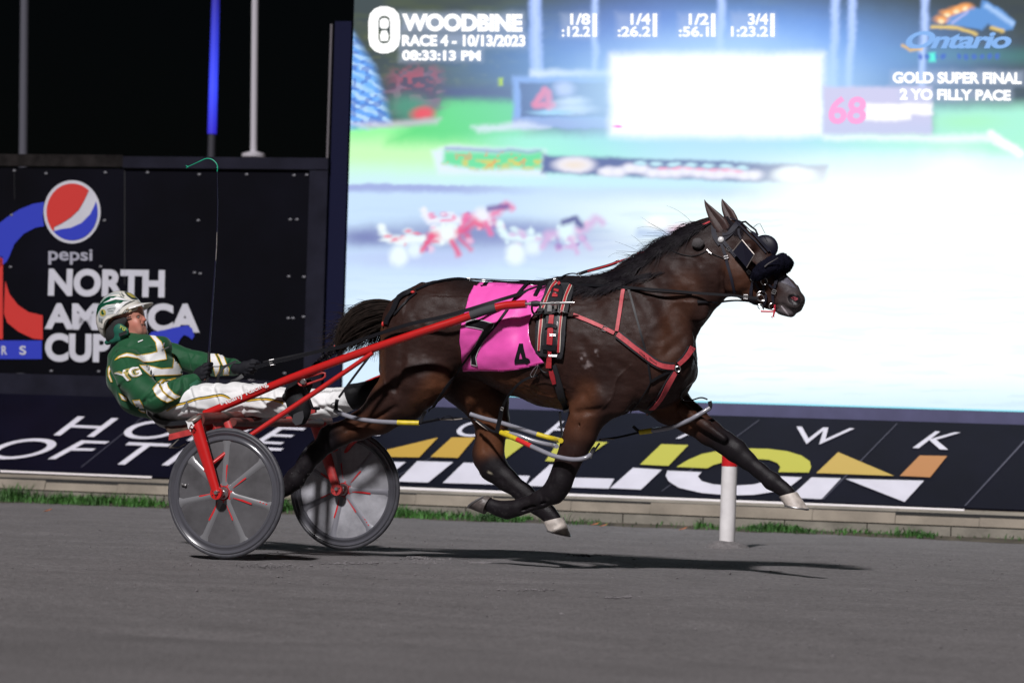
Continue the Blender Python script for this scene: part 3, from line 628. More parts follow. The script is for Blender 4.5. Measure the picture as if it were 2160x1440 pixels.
# ------------------------------------------------------------------ implicit-surface modeller (one continuous skin per body)
class SDF:
    def __init__(s, lo, hi, h):
        s.lo = np.array(lo, float); s.h = h; s.n = np.ceil((np.array(hi)-s.lo)/h).astype(int)+1
        s.g = np.full(s.n, 1.0, np.float32)
    def _win(s, lo, hi, m):
        a = np.maximum(((np.array(lo)-m-s.lo)/s.h).astype(int), 0); b = np.minimum(((np.array(hi)+m-s.lo)/s.h).astype(int)+2, s.n)
        if (b <= a).any(): return None, None
        ax = [(s.lo[i]+s.h*np.arange(a[i], b[i])).astype(np.float32) for i in range(3)]
        return tuple(slice(a[i], b[i]) for i in range(3)), np.meshgrid(*ax, indexing='ij', sparse=True)
    def _put(s, sl, d, k, sub):
        g = s.g[sl]
        if sub:
            d = -d; hh = np.clip(.5-.5*(d-g)/k, 0, 1) if k > 0 else None
            s.g[sl] = np.maximum(g, d) if k <= 0 else d*(1-hh)+g*hh+k*hh*(1-hh)
        else:
            if k <= 0: s.g[sl] = np.minimum(g, d)
            else: hh = np.clip(.5+.5*(d-g)/k, 0, 1); s.g[sl] = d*(1-hh)+g*hh-k*hh*(1-hh)
    def cone(s, a, ra, b, rb, k=.02, ys=1.0, sub=False):
        a = np.array(a, float); b = np.array(b, float); R = max(ra, rb); Ry = R*max(1, ys)
        sl, G = s._win(np.minimum(a, b)-[R, Ry, R], np.maximum(a, b)+[R, Ry, R], k+.03)
        if sl is None: return
        ym = (a[1]+b[1])/2; f = 1/ys; a2 = np.array([a[0], (a[1]-ym)*f, a[2]]); b2 = np.array([b[0], (b[1]-ym)*f, b[2]])
        X, Y, Z = G[0]-a2[0], (G[1]-ym)*f-a2[1], G[2]-a2[2]; ba = b2-a2; l2 = max(ba@ba, 1e-9)
        t = np.clip((X*ba[0]+Y*ba[1]+Z*ba[2])/l2, 0, 1)
        d = np.sqrt((X-t*ba[0])**2+(Y-t*ba[1])**2+(Z-t*ba[2])**2)-(ra+(rb-ra)*t)
        s._put(sl, (d*min(1, ys) if ys < 1 else d).astype(np.float32), k, sub)
    def chain(s, pts, k=.02, ys=1.0, sub=False):   # pts: (position, radius)
        for (a, ra), (b, rb) in zip(pts, pts[1:]): s.cone(a, ra, b, rb, k, ys, sub)
    def ell(s, c, r, k=.02, rot=0, sub=False, rotz=0):
        c = np.array(c, float); R = max(r)
        sl, G = s._win(c-R, c+R, k+.03)
        if sl is None: return
        X, Y, Z = G[0]-c[0], G[1]-c[1], G[2]-c[2]
        if rotz: ca, sa = math.cos(rotz), math.sin(rotz); X, Y = X*ca+Y*sa, -X*sa+Y*ca
        if rot: ca, sa = math.cos(rot), math.sin(rot); X, Z = X*ca+Z*sa, -X*sa+Z*ca
        k0 = np.sqrt((X/r[0])**2+(Y/r[1])**2+(Z/r[2])**2); k1 = np.sqrt((X/r[0]**2)**2+(Y/r[1]**2)**2+(Z/r[2]**2)**2)+1e-9
        s._put(sl, (k0*(k0-1)/k1).astype(np.float32), k, sub)
    def mesh(s, blur=1):
        g = s.g
        for _ in range(blur):
            for ax in range(3):
                g = (np.roll(g, 1, ax)+2*g+np.roll(g, -1, ax))/4
        ins = g < 0; nx, ny, nz = g.shape
        c = np.zeros((nx-1, ny-1, nz-1), np.int8)
        for i in (0, 1):
            for j in (0, 1):
                for k in (0, 1): c += ins[i:nx-1+i, j:ny-1+j, k:nz-1+k]
        act = (c > 0) & (c < 8); ids = np.full(c.shape, -1, np.int64); I = np.argwhere(act); ids[act] = np.arange(len(I))
        P = np.zeros((len(I), 3)); W = np.zeros(len(I))
        cor = [(i, j, k) for i in (0, 1) for j in (0, 1) for k in (0, 1)]
        for a in cor:
            for ax in range(3):
                if a[ax]: continue
                b = list(a); b[ax] = 1
                ga = g[I[:, 0]+a[0], I[:, 1]+a[1], I[:, 2]+a[2]]; gb = g[I[:, 0]+b[0], I[:, 1]+b[1], I[:, 2]+b[2]]
                m = (ga < 0) != (gb < 0); t = np.where(m, ga/np.where(m, ga-gb, 1), 0)
                q = np.array(a, float)[None]+np.zeros((len(I), 3)); q[:, ax] += t; P[m] += q[m]; W[m] += 1
        P = (P/W[:, None]+I)*s.h+s.lo; F = []
        for ax in range(3):
            sl0 = [slice(1, -1)]*3; sl1 = [slice(1, -1)]*3; sl0[ax] = slice(0, -1); sl1[ax] = slice(1, None)
            A = ins[tuple(sl0)]; Bq = ins[tuple(sl1)]; E = np.argwhere(A != Bq); fl = A[tuple(E.T)]
            off = np.array([1, 1, 1]); off[ax] = 0; E = E+off; u, v = [(1, 2), (2, 0), (0, 1)][ax]
            def cid(du, dv): q = E.copy(); q[:, u] -= du; q[:, v] -= dv; return ids[tuple(q.T)]
            q = np.stack([cid(0, 0), cid(1, 0), cid(1, 1), cid(0, 1)], 1); q[~fl] = q[~fl][:, ::-1]; F.append(q)
        return P, np.concatenate(F)
def npmesh(name, P, F, m, parent=None, colors=None, cname='tint'):
    me = bpy.data.meshes.new(name); me.vertices.add(len(P)); me.vertices.foreach_set('co', P.astype(np.float32).ravel())
    me.loops.add(F.size); me.loops.foreach_set('vertex_index', F.astype(np.int32).ravel()); me.polygons.add(len(F)); me.polygons.foreach_set('loop_start', np.arange(0, F.size, 4, dtype=np.int32))
    me.update(); me.validate(); me.polygons.foreach_set('use_smooth', [True]*len(me.polygons))
    if colors is not None:
        at = me.color_attributes.new(cname, 'FLOAT_COLOR', 'POINT'); c4 = np.ones((len(P), 4), np.float32); c4[:, :3] = colors; at.data.foreach_set('color', c4.ravel())
    me.materials.append(m); o = bpy.data.objects.new(name, me); COL.objects.link(o)
    if parent is not None: o.parent = parent; o.matrix_parent_inverse = Matrix.Translation(-Vector(parent.location))
    return o
def smoothmesh(P, F, it=2, lam=.5):
    E = np.concatenate([F[:, [0, 1]], F[:, [1, 2]], F[:, [2, 3]], F[:, [3, 0]]]); n = len(P)
    for _ in range(it):
        S = np.zeros_like(P); C = np.zeros(n)
        for a, b in ((0, 1), (1, 0)):
            for ax in range(3): S[:, ax] += np.bincount(E[:, a], weights=P[E[:, b], ax], minlength=n)
            C += np.bincount(E[:, a], minlength=n)
        P = P*(1-lam)+lam*S/C[:, None]
    return P
def bvh(P, F): return BVHTree.FromPolygons([Vector(p) for p in P.tolist()], F.tolist())
def vnoise(P, sc, seed=0):
    r = np.random.RandomState(seed); G = r.rand(64, 64, 64); q = (P*sc+1000) % 63; i = q.astype(int); f = q-i; f = f*f*(3-2*f); out = 0
    for a in (0, 1):
        for b in (0, 1):
            for c in (0, 1):
                out = out+G[i[:, 0]+a, i[:, 1]+b, i[:, 2]+c]*(f[:, 0] if a else 1-f[:, 0])*(f[:, 1] if b else 1-f[:, 1])*(f[:, 2] if c else 1-f[:, 2])
    return out
def PX(x, y, Y, r):              # photograph pixel + depth -> (world point, world radius)
    p = U(x, y, Y); return (tuple(p), r/ppm(p))
def segdist(P, a, b):
    a = np.array(a); b = np.array(b); ba = b-a; t = np.clip(((P-a)@ba)/(ba@ba), 0, 1); return np.linalg.norm(P-a-t[:, None]*ba, axis=1)

# ------------------------------------------------------------------ the horse
def build_horse():
    hx0 = U(560, 700, 0).x; hx1 = U(1730, 700, 0).x
    S = SDF((hx0, -.42, .05), (hx1, .42, 2.02), .0072)
    def E(x, y, Y, rx, ry, rz, k=.03, rot=0, sub=False):
        p = U(x, y, Y); q = 1/ppm(p); S.ell(p, (rx*q, ry, rz*q), k, math.radians(rot), sub)
    def C(pts, k=.03, ys=1.0, sub=False): S.chain([PX(*p) for p in pts], k, ys, sub)
    # barrel, loin and croup
    C([(905, 688, 0, 80), (965, 690, 0, 96), (1040, 699, 0, 101), (1110, 716, 0, 118), (1180, 728, 0, 129), (1250, 736, 0, 134), (1320, 740, 0, 126)], .05, .88)
    C([(860, 668, 0, 46), (905, 640, 0, 40), (965, 632, 0, 38)], .05, 1.2)
    C([(1120, 635, 0, 36), (1200, 628, 0, 38), (1260, 640, 0, 46)], .05, .7)          # withers
    for sg in (-1, 1):                                                              # quarters
        E(890, 700, .13*sg, 92, .155, 92, .06); E(925, 650, .11*sg, 60, .12, 50, .05, 10)
        E(862, 755, .14*sg, 64, .13, 90, .05, -10)
    # near (right) hind leg, stretched back
    C([(875, 790, -.15, 66), (848, 838, -.15, 54), (800, 876, -.15, 38), (757, 898, -.15, 28), (720, 914, -.15, 23.5), (692, 930, -.15, 22), (668, 953, -.15, 18.5), (642, 985, -.15, 17), (622, 1010, -.15, 20.5), (605, 1026, -.15, 16), (588, 1040, -.14, 15)], .025, .80)
    E(900, 795, -.17, 54, .10, 50, .08, -35); E(818, 845, -.17, 40, .09, 52, .04, -35)
    C([(700, 905, -.15, 14), (688, 913, -.15, 15)], .02, .8)
    # far (left) hind leg, brought forward
    C([(985, 790, .14, 74), (1022, 842, .15, 50), (1037, 888, .15, 37), (1034, 928, .15, 30), (1031, 958, .15, 31), (1040, 985, .15, 29), (1068, 1011, .15, 22.5), (1105, 1040, .15, 19), (1134, 1064, .15, 19.5), (1155, 1081, .15, 16.5), (1168, 1094, .15, 16.5)], .025, .78)
    C([(1012, 950, .15, 15), (1014, 972, .15, 15)], .02, .8)
    # chest, shoulder, breast
    E(1385, 765, 0, 88, .20, 98, .05); E(1330, 720, -.15, 92, .10, 128, .05, 20); E(1330, 720, .15, 92, .10, 128, .05, 20)
    E(1408, 758, -.10, 58, .10, 62, .04); E(1408, 758, .10, 56, .10, 62, .04)
    E(1280, 800, -.19, 60, .075, 82, .04, 25); E(1290, 800, .19, 60, .07, 80, .04, 25)
    # near fore leg, folded under
    C([(1268, 838, -.17, 55), (1240, 872, -.17, 40), (1224, 915, -.17, 34.5), (1211, 945, -.17, 30), (1197, 975, -.17, 26), (1188, 998, -.17, 24.5), (1180, 1020, -.17, 25), (1168, 1038, -.17, 23.5), (1140, 1053, -.17, 18.5), (1110, 1064, -.16, 16), (1090, 1071, -.16, 16), (1070, 1075, -.15, 18), (1052, 1072, -.15, 14.5), (1036, 1066, -.15, 15.5)], .022, .80)
    E(1182, 1012, -.19, 17, .035, 22, .02, 20)
    # far fore leg, reaching forward
    C([(1385, 822, .16, 58), (1415, 852, .16, 43), (1456, 882, .16, 31), (1496, 912, .16, 26), (1530, 934, .16, 23), (1552, 950, .16, 23.5), (1575, 970, .16, 18), (1602, 992, .16, 15.5), (1628, 1014, .16, 18), (1648, 1028, .16, 14), (1662, 1039, .16, 15.5)], .022, .80)
    # neck
    C([(1300, 690, 0, 108), (1370, 650, 0, 106), (1437, 596, 0, 86), (1482, 560, 0, 72), (1506, 535, 0, 62)], .05, .52)
    C([(1250, 622, 0, 30), (1330, 592, 0, 22), (1400, 537, 0, 20), (1452, 503, 0, 18), (1500, 478, 0, 16)], .04, .6)   # crest
    E(1395, 668, -.09, 92, .06, 36, .04, -42); E(1440, 610, -.07, 80, .05, 30, .04, -50)
    # head
    C([(1515, 492, 0, 26), (1540, 500, 0, 33), (1580, 534, 0, 33), (1602, 566, 0, 37), (1626, 592, 0, 34), (1652, 617, 0, 31), (1670, 632, 0, 25)], .02, .62)
    C([(1530, 545, 0, 46), (1548, 580, 0, 42), (1582, 606, 0, 27), (1618, 630, 0, 18), (1648, 650, 0, 14)], .022, .66)
    E(1548, 578, -.055, 38, .04, 38, .03); E(1548, 578, .055, 38, .04, 38, .03)          # jowls
    E(1578, 522, -.062, 13, .024, 11, .03); E(1578, 522, .062, 13, .024, 11, .03)            # brow
    C([(1592, 562, -.068, 6), (1632, 598, -.05, 4)], .03)                             # facial crest
    E(1672, 632, -.035, 20, .035, 22, .02, -40); E(1672, 632, .035, 20, .035, 22, .02, -40)
    C([(1670, 638, 0, 16), (1683, 634, 0, 14), (1682, 648, 0, 11)], .012, 1.4)           # nose and upper lip
    C([(1650, 652, 0, 13), (1668, 658, 0, 11)], .012, 1.5); C([(1655, 659, 0, 9), (1668, 661, 0, 8)], .01, 1.5)
    # nostrils, mouth, grooves
    C([(1666, 627, -.060, 5), (1672, 633, -.062, 7), (1679, 638, -.058, 6)], .007, 1, True); C([(1668, 628, .058, 5), (1680, 638, .058, 5)], .008, 1, True)
    C([(1660, 622, -.055, 3), (1668, 619, -.052, 3.5), (1678, 624, -.046, 3)], .010)
    C([(1638, 640, -.050, 2.4), (1650, 649, -.052, 2.6), (1664, 656, -.048, 2.4), (1682, 655, -.022, 2.2)], .006, 1, True)
    C([(1470, 665, -.12, 4), (1440, 715, -.16, 5), (1405, 745, -.215, 4)], .03, 1, True)         # jugular groove
    C([(1340, 620, -.21, 5), (1395, 690, -.255, 6), (1430, 740, -.24, 5)], .035, 1, True)        # in front of the shoulder
    C([(1225, 715, -.325, 6), (1240, 780, -.33, 8), (1230, 835, -.27, 6)], .035, 1, True)        # behind the triceps
    C([(1215, 870, -.25, 4), (1300, 862, -.27, 6), (1350, 880, -.2, 6)], .03, 1, True)
    C([(935, 812, -.26, 8), (965, 770, -.29, 8), (975, 720, -.30, 6)], .04, 1, True)           # flank fold
    C([(850, 700, -.30, 5), (845, 760, -.30, 6), (835, 820, -.27, 4)], .03, 1, True)
    C([(1530, 545, -.1, 4), (1522, 580, -.09, 5), (1524, 610, -.06, 4)], .02, 1, True)          # throat latch edge
    C([(1498, 925, .10, 2.5), (1535, 955, .10, 2.5)], .01, 1, True)
    C([(1238, 880, -.215, 15), (1222, 925, -.205, 12), (1208, 965, -.195, 7)], .012); C([(1258, 870, -.19, 16), (1244, 905, -.18, 12), (1226, 945, -.17, 7)], .014)
    C([(1226, 890, -.235, 3), (1212, 940, -.215, 3), (1198, 985, -.20, 2)], .012, 1, True); C([(1150, 1058, -.195, 3), (1108, 1072, -.18, 3), (1082, 1080, -.17, 2.5)], .008, 1, True)
    C([(1440, 862, .07, 14), (1490, 898, .085, 11), (1528, 925, .095, 8)], .012); C([(1420, 868, .07, 3), (1478, 908, .08, 3), (1520, 938, .09, 2)], .012, 1, True); C([(1560, 966, .105, 2.5), (1590, 992, .11, 2.5), (1618, 1016, .11, 2.5)], .008, 1, True)
    C([(1022, 870, .07, 3.5), (1020, 915, .075, 3.5), (1022, 950, .08, 3)], .014, 1, True); C([(1056, 1010, .10, 2.5), (1092, 1040, .105, 2.5), (1124, 1066, .11, 2.5)], .008, 1, True)
    C([(835, 858, -.26, 4), (780, 888, -.22, 4), (730, 908, -.20, 3)], .014, 1, True); C([(676, 952, -.19, 2.5), (652, 980, -.19, 2.5), (634, 1002, -.19, 2.5)], .008, 1, True)
    C([(1255, 690, -.345, 5), (1300, 640, -.30, 5), (1330, 610, -.24, 4)], .03, 1, True); C([(1290, 760, -.30, 5), (1345, 800, -.27, 6), (1385, 815, -.24, 5)], .03, 1, True)
    C([(1265, 860, -.30, 4), (1280, 835, -.30, 5), (1320, 822, -.28, 4)], .02, 1, True)
    for xx in range(1010, 1230, 26): C([(xx, 700, -.345, 3), (xx-9, 770, -.335, 4), (xx-22, 815, -.27, 3)], .03, 1, True)
    P, F = S.mesh(1); P = smoothmesh(P, F, 1, .5)
    # slight muscle relief along the normals
    bm_n = np.zeros_like(P); e1 = P[F[:, 2]]-P[F[:, 0]]; e2 = P[F[:, 3]]-P[F[:, 1]]; fn_ = np.cross(e1, e2)
    for j in range(4):
        for ax in range(3): bm_n[:, ax] += np.bincount(F[:, j], weights=fn_[:, ax], minlength=len(P))
    bm_n /= np.linalg.norm(bm_n, axis=1)[:, None]+1e-9
    big = np.clip((P[:, 2]-.75)/.15, 0, 1); rel = (vnoise(P*np.array([1, 1, .55]), 10, 3)-.5)*.013+(vnoise(P, 24, 4)-.5)*.006+(vnoise(P*np.array([.7, 1, 1.6]), 46, 12)-.5)*.0022
    P = P+bm_n*(rel*big)[:, None]
    def vein(pts, w=.005, hgt=.0045):
        d = np.full(len(P), 9.0); Q = [np.array(U(*p)) for p in catmull(pts, 4)]
        for u, v in zip(Q, Q[1:]):
            dd = P-u; ba = v-u; t = np.clip((dd@ba)/(ba@ba+1e-9), 0, 1); e = dd-t[:, None]*ba; d = np.minimum(d, np.sqrt(e[:, 0]**2+e[:, 2]**2+(e[:, 1]*.12)**2))
        return np.exp(-(d/w)**2)*hgt
    vv = np.zeros(len(P))
    for pts in ([(1070, 800, -.25), (1110, 812, -.25), (1150, 806, -.25), (1190, 818, -.25)], [(1110, 812, -.25), (1130, 830, -.22), (1165, 838, -.2)], [(1220, 900, -.2), (1212, 930, -.2), (1216, 955, -.2), (1200, 990, -.2)], [(1410, 862, .08), (1440, 850, .08), (1462, 868, .08), (1478, 862, .08), (1500, 890, .09)], [(1430, 885, .08), (1450, 872, .08)],
                [(1575, 575, -.08), (1600, 590, -.07), (1625, 612, -.06)], [(1590, 560, -.08), (1600, 590, -.07)], [(990, 850, .07), (1010, 862, .07), (1022, 890, .07), (1016, 915, .07)], [(800, 780, -.26), (812, 820, -.25), (790, 860, -.2), (760, 885, -.18)], [(1330, 770, -.26), (1300, 800, -.27), (1290, 840, -.26), (1262, 870, -.24)]): vv = np.maximum(vv, vein(pts))
    P = P+bm_n*vv[:, None]
    # coat colours
    n1 = vnoise(P, 6, 1); n2 = vnoise(P, 40, 2)
    brown = np.array((.029, .0136, .0110)); dark = np.array((.0105, .0075, .0085)); red = np.array((.120, .045, .021)); black = np.array((.0105, .0085, .0105)); grey = np.array((.070, .060, .062))
    c = brown*(0.8+.35*n1[:, None]+.15*n2[:, None])
    def mixc(m, col): c[:] = c*(1-m[:, None])+np.array(col)*m[:, None]
    def ramp(d, a, b): t = np.clip((d-a)/(b-a), 0, 1); return 1-t*t*(3-2*t)
    def near(pts, a, b):
        d = np.full(len(P), 9.0)
        Q = [np.array(U(*p)) for p in pts]
        for u, v in zip(Q, Q[1:]): d = np.minimum(d, segdist(P, u, v))
        return ramp(d, a, b)
    mixc(near([(1000, 600, 0), (1250, 590, 0), (1400, 520, 0), (1500, 470, 0)], .04, .24)*.75, dark)
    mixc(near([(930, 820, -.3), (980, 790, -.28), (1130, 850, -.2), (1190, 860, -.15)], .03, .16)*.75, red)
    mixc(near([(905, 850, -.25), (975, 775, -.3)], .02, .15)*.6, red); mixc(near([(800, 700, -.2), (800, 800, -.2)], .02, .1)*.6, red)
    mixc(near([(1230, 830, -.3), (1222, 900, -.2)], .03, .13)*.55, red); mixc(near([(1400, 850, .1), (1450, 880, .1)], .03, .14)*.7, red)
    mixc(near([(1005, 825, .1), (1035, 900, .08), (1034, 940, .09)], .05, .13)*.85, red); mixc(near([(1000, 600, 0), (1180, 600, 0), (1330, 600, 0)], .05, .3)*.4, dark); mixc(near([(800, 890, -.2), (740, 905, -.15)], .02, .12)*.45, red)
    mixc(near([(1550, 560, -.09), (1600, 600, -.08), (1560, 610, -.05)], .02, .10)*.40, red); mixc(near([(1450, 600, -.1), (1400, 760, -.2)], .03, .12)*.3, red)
    # black lower legs
    for pts, r0, r1 in (([(690, 930, -.15), (640, 985, -.15), (588, 1040, -.14)], .07, .15), ([(1045, 990, .15), (1105, 1040, .15), (1170, 1096, .15)], .07, .13), ([(1180, 1020, -.17), (1110, 1064, -.16), (1030, 1066, -.15)], .10, .19), ([(1545, 946, .16), (1602, 992, .16), (1665, 1042, .16)], .08, .22)):
        mixc(near(pts, r0, r1), black)
    spk = np.clip((vnoise(P, 75, 31)-.66)*6, 0, 1)*np.clip((.62-P[:, 2])/.35, 0, 1); mixc(spk*.2, (.09, .085, .085)); mixc(np.clip((vnoise(P, 14, 33)-.5)*2, 0, 1)*np.clip((.5-P[:, 2])/.3, 0, 1)*.12, (.05, .046, .046))
    mixc(np.clip((vnoise(P*np.array([1, 1, .6]), 5, 34)-.45)*1.6, 0, 1)*.35, dark)
    mixc(near([(1672, 640, 0), (1682, 640, 0)], .055, .11)*.75, grey); mixc(near([(1650, 590, -.03), (1672, 612, -.03)], .02, .05)*.5, (.085, .08, .09)); mixc(near([(1655, 662, -.04), (1670, 664, -.02)], .02, .045)*.6, (.16, .14, .15))
    mixc(near([(1655, 640, -.07), (1666, 656, -.06)], .004, .010)*.8, (.35, .33, .33))
    mixc(near([(1670, 630, -.07), (1681, 639, -.06)], .010, .018)*.9, (.02, .012, .015)); mixc(near([(1678, 634, -.055), (1681, 637, -.055)], .003, .009), (.30, .06, .09))
    mixc(near([(1232, 755, -.30), (1238, 772, -.30)], .008, .04)*np.clip((vnoise(P, 60, 8)-.45)*4, 0, 1), (.22, .18, .18)); mixc(near([(1258, 742, -.30), (1262, 746, -.30)], .004, .02)*np.clip((vnoise(P, 70, 9)-.45)*4, 0, 1), (.2, .17, .17))
    mixc(near([(1468, 911, .085), (1472, 918, .085)], .012, .020), (.34, .30, .24)); mixc(near([(1030, 996, .085), (1036, 999, .085)], .004, .011), (.30, .27, .20))
    m = mat('bay_coat', (1, 1, 1), .43, bump=.2, bscale=260, attr='tint', var=.16, vscale=90, spec=.17, stretch=(1, 1, 2.4)); 
    nn = m.node_tree.nodes; LL = m.node_tree.links; bb = nn['Principled BSDF']; nz = nn.new('ShaderNodeTexNoise'); nz.inputs['Scale'].default_value = 16; nz.inputs['Detail'].default_value = 10; nz.inputs['Roughness'].default_value = .7; tcc = nn.new('ShaderNodeTexCoord'); LL.new(tcc.outputs['Object'], nz.inputs[0])
    mr = nn.new('ShaderNodeMapRange'); mr.inputs['From Min'].default_value = .35; mr.inputs['From Max'].default_value = .65; mr.inputs['To Min'].default_value = .34; mr.inputs['To Max'].default_value = .58; LL.new(nz.outputs[0], mr.inputs[0]); LL.new(mr.outputs[0], bb.inputs['Roughness'])
    hx = thing('horse', 'dark bay racehorse pacing at full stretch in harness, pink cloth on its back', 'horse', tuple(U(1180, 1200, 0)))
    bd = npmesh('body', P, F, m, hx, c)
    return hx, bvh(P, F), P, F
HORSE, HB, HP, HF = build_horse()
def HN(x, y, off=.004):           # photograph pixel -> point on the horse's skin
    r = ray(x, y); h = HB.ray_cast(CAM, r.normalized())
    if h[0] is None: return None, None
    n = h[1]
    if n.dot(r) > 0: n = -n
    return h[0]+n*off, n

def hoof(name, a, b, heel, toe, Y, m, wid=.058):
    """coronet edge a-b and ground edge heel-toe, given in photograph pixels, at depth Y"""
    A, Bv, H, T = U(*a, Y), U(*b, Y), U(*heel, Y), U(*toe, Y); vs = []; n = 28; rows = 7
    nrm = Vector((0, 1, 0))
    for r in range(rows):
        t = r/(rows-1); p = A.lerp(H, t); q = Bv.lerp(T, t); c = (p+q)/2; ax = (q-p)/2
        wd = (wid*.80+(wid-wid*.80)*t)*(1+.02*math.sin(t*9))
        if r == rows-1: c += (c-(A+Bv)/2)*.0
        for i in range(n):
            an = 2*math.pi*i/n; ca, sa = math.cos(an), math.sin(an); sq = .88 if ca < 0 else 1
            vs.append(c+ax*(ca*sq)+nrm*(wd*sa*(.93+.07*ca)))
    fs = [(r*n+i, r*n+(i+1) % n, (r+1)*n+(i+1) % n, (r+1)*n+i) for r in range(rows-1) for i in range(n)]
    fs += [tuple(range(n)), tuple(reversed(range((rows-1)*n, rows*n)))]
    b_ = MB(); b_.add(vs, fs); o = b_.build(name, m, HORSE)
    # shoe: a worn metal rim set under the wall
    C0 = (H+T)/2; dn = ((H+T)/2-(A+Bv)/2).normalized(); s = MB(); k = []
    for i in range(n+1):
        an = -2.5+5.0*i/n; k.append(C0+(T-H)/2*math.cos(an)*.93+nrm*(wid*.93*math.sin(an))+dn*.004)
    s.tube(k, .006, 6); s.build('horseshoe', mat('shoe_metal', (.35, .34, .34), .35, .8), o)
    return o
M_hoofl = mat('hoof_pale', (.46, .41, .37), .5, var=.35, vscale=22, bump=.25, bscale=60); M_hoofd = mat('hoof_dark', (.09, .075, .07), .45, var=.5, vscale=20, bump=.25, bscale=60)
hoof('hoof', (1144, 1101), (1189, 1090), (1152, 1115), (1203, 1129), .15, M_hoofl)
hoof('hoof', (1641, 1048), (1681, 1037), (1652, 1063), (1705, 1073), .16, M_hoofl)
hoof('hoof', (1037, 1046), (1021, 1084), (1031, 1044), (989, 1071), -.15, M_hoofd)['label'] = 'dark folded hoof'
hoof('hoof', (600, 1028), (583, 1050), (590, 1025), (560, 1040), -.14, M_hoofd)

# hair -------------------------------------------------------------
M_hair = mat('black_hair', (.007, .005, .008), .6, spec=.18, var=.4, vscale=30)
M_hairb = mat('brown_hair', (.014, .009, .007), .55, spec=.22, var=.5, vscale=25)
def strand(b, pts, r0, r1, n=3):
    N = len(pts); b.tube(pts, [r0+(r1-r0)*(i/(N-1))**2 for i in range(N)], n, caps=False)
def mane():
    rnd = random.Random(21); b = MB()
    crest = catmull([(1500, 468), (1470, 486), (1430, 505), (1395, 528), (1360, 556), (1320, 578), (1270, 588), (1215, 592)], 10)
    for k in range(2300):
        t = rnd.random(); i = t*(len(crest)-1); a = crest[int(i)]; c_ = crest[min(int(i)+1, len(crest)-1)]; f = i-int(i); x = a[0]+(c_[0]-a[0])*f; y = a[1]+(c_[1]-a[1])*f
        Y = rnd.uniform(-.035, .02); down = rnd.random() < .80
        L_ = rnd.uniform(40, 95) if t < .75 else rnd.uniform(50, 120)
        if down:     # lies down the near side of the neck, combed back
            ang = math.radians(rnd.gauss(150, 9)+8*math.sin(t*31)) if t < .7 else math.radians(rnd.gauss(166, 6)); pts = []
            for j in range(8):
                u = j/7; px = x+L_*u*math.cos(ang)+4*math.sin(u*3+k); py = y+2+L_*u*math.sin(ang)*(.55+.45*u)*.9
                h, n_ = HN(px, py, .006+.016*math.sin(u*2.6)*rnd.uniform(.3, 1))
                if h is None or (pts and (h-pts[-1]).length > .12): h = U(px, py, Y-.03)
                pts.append(h)
        else:        # blown back above the crest
            ang = math.radians(rnd.gauss(167, 7)) if rnd.random() > .06 else math.radians(rnd.gauss(182, 12)); bend = rnd.uniform(-14, 16); pts = []
            for j in range(8):
                u = j/7; px = x+L_*.95*u*math.cos(ang); py = y-2-L_*u*math.sin(-ang)*-1*.0 - L_*u*math.sin(math.pi-ang)*-1 + bend*u*u + (10 if t < .7 else 3)*u
                pts.append(U(px, py, Y-.02*u))
        strand(b, pts, rnd.uniform(.0010, .0022), .0003)
    for k in range(26):   # stray wisps
        t = rnd.uniform(.15, .75); a = crest[int(t*(len(crest)-1))]; L_ = rnd.uniform(30, 90); ang = math.radians(rnd.uniform(185, 255)); cv = rnd.uniform(-2.2, -.2); pts = []; px, py = a[0]+rnd.uniform(-5, 5), a[1]; 
        for j in range(10):
            pts.append(U(px, py, rnd.uniform(-.005, .005))); px += L_/9*math.cos(ang); py += L_/9*math.sin(ang); ang += cv/9
        strand(b, pts, .0009, .0004)
    # forelock
    for k in range(160):
        x, y = 1528+rnd.uniform(-8, 8), 462+rnd.uniform(-6, 6); pts = []
        for j in range(6):
            u = j/5; h, n_ = HN(x+u*rnd.uniform(26, 36), y+6+u*rnd.uniform(20, 30), .006)
            pts.append(h if h is not None else U(x+u*30, y+u*20, -.03))
        strand(b, pts, .0016, .0004)
    o = b.build('mane', M_hair, HORSE, True)
    h2 = MB()
    for k in range(420):   # long hair over the withers in front of the pad
        x = rnd.uniform(1225, 1330)+rnd.expovariate(1/22.0); y = 591+rnd.uniform(-3, 5)-max(0, x-1320)*.25; L_ = rnd.uniform(50, 110); pts = []
        for j in range(7):
            u = j/6; px = x-L_*.75*u; py = y+L_*.36*u*rnd.uniform(.7, 1.1)+6*u*math.sin(k)
            h, n_ = HN(px, min(py, 645), .006+.01*math.sin(u*3))
            pts.append(h if h is not None else U(px, py, -.1))
        strand(h2, pts, .002, .0005)
    h2.build('wither_hair', M_hair, HORSE, True)
mane()
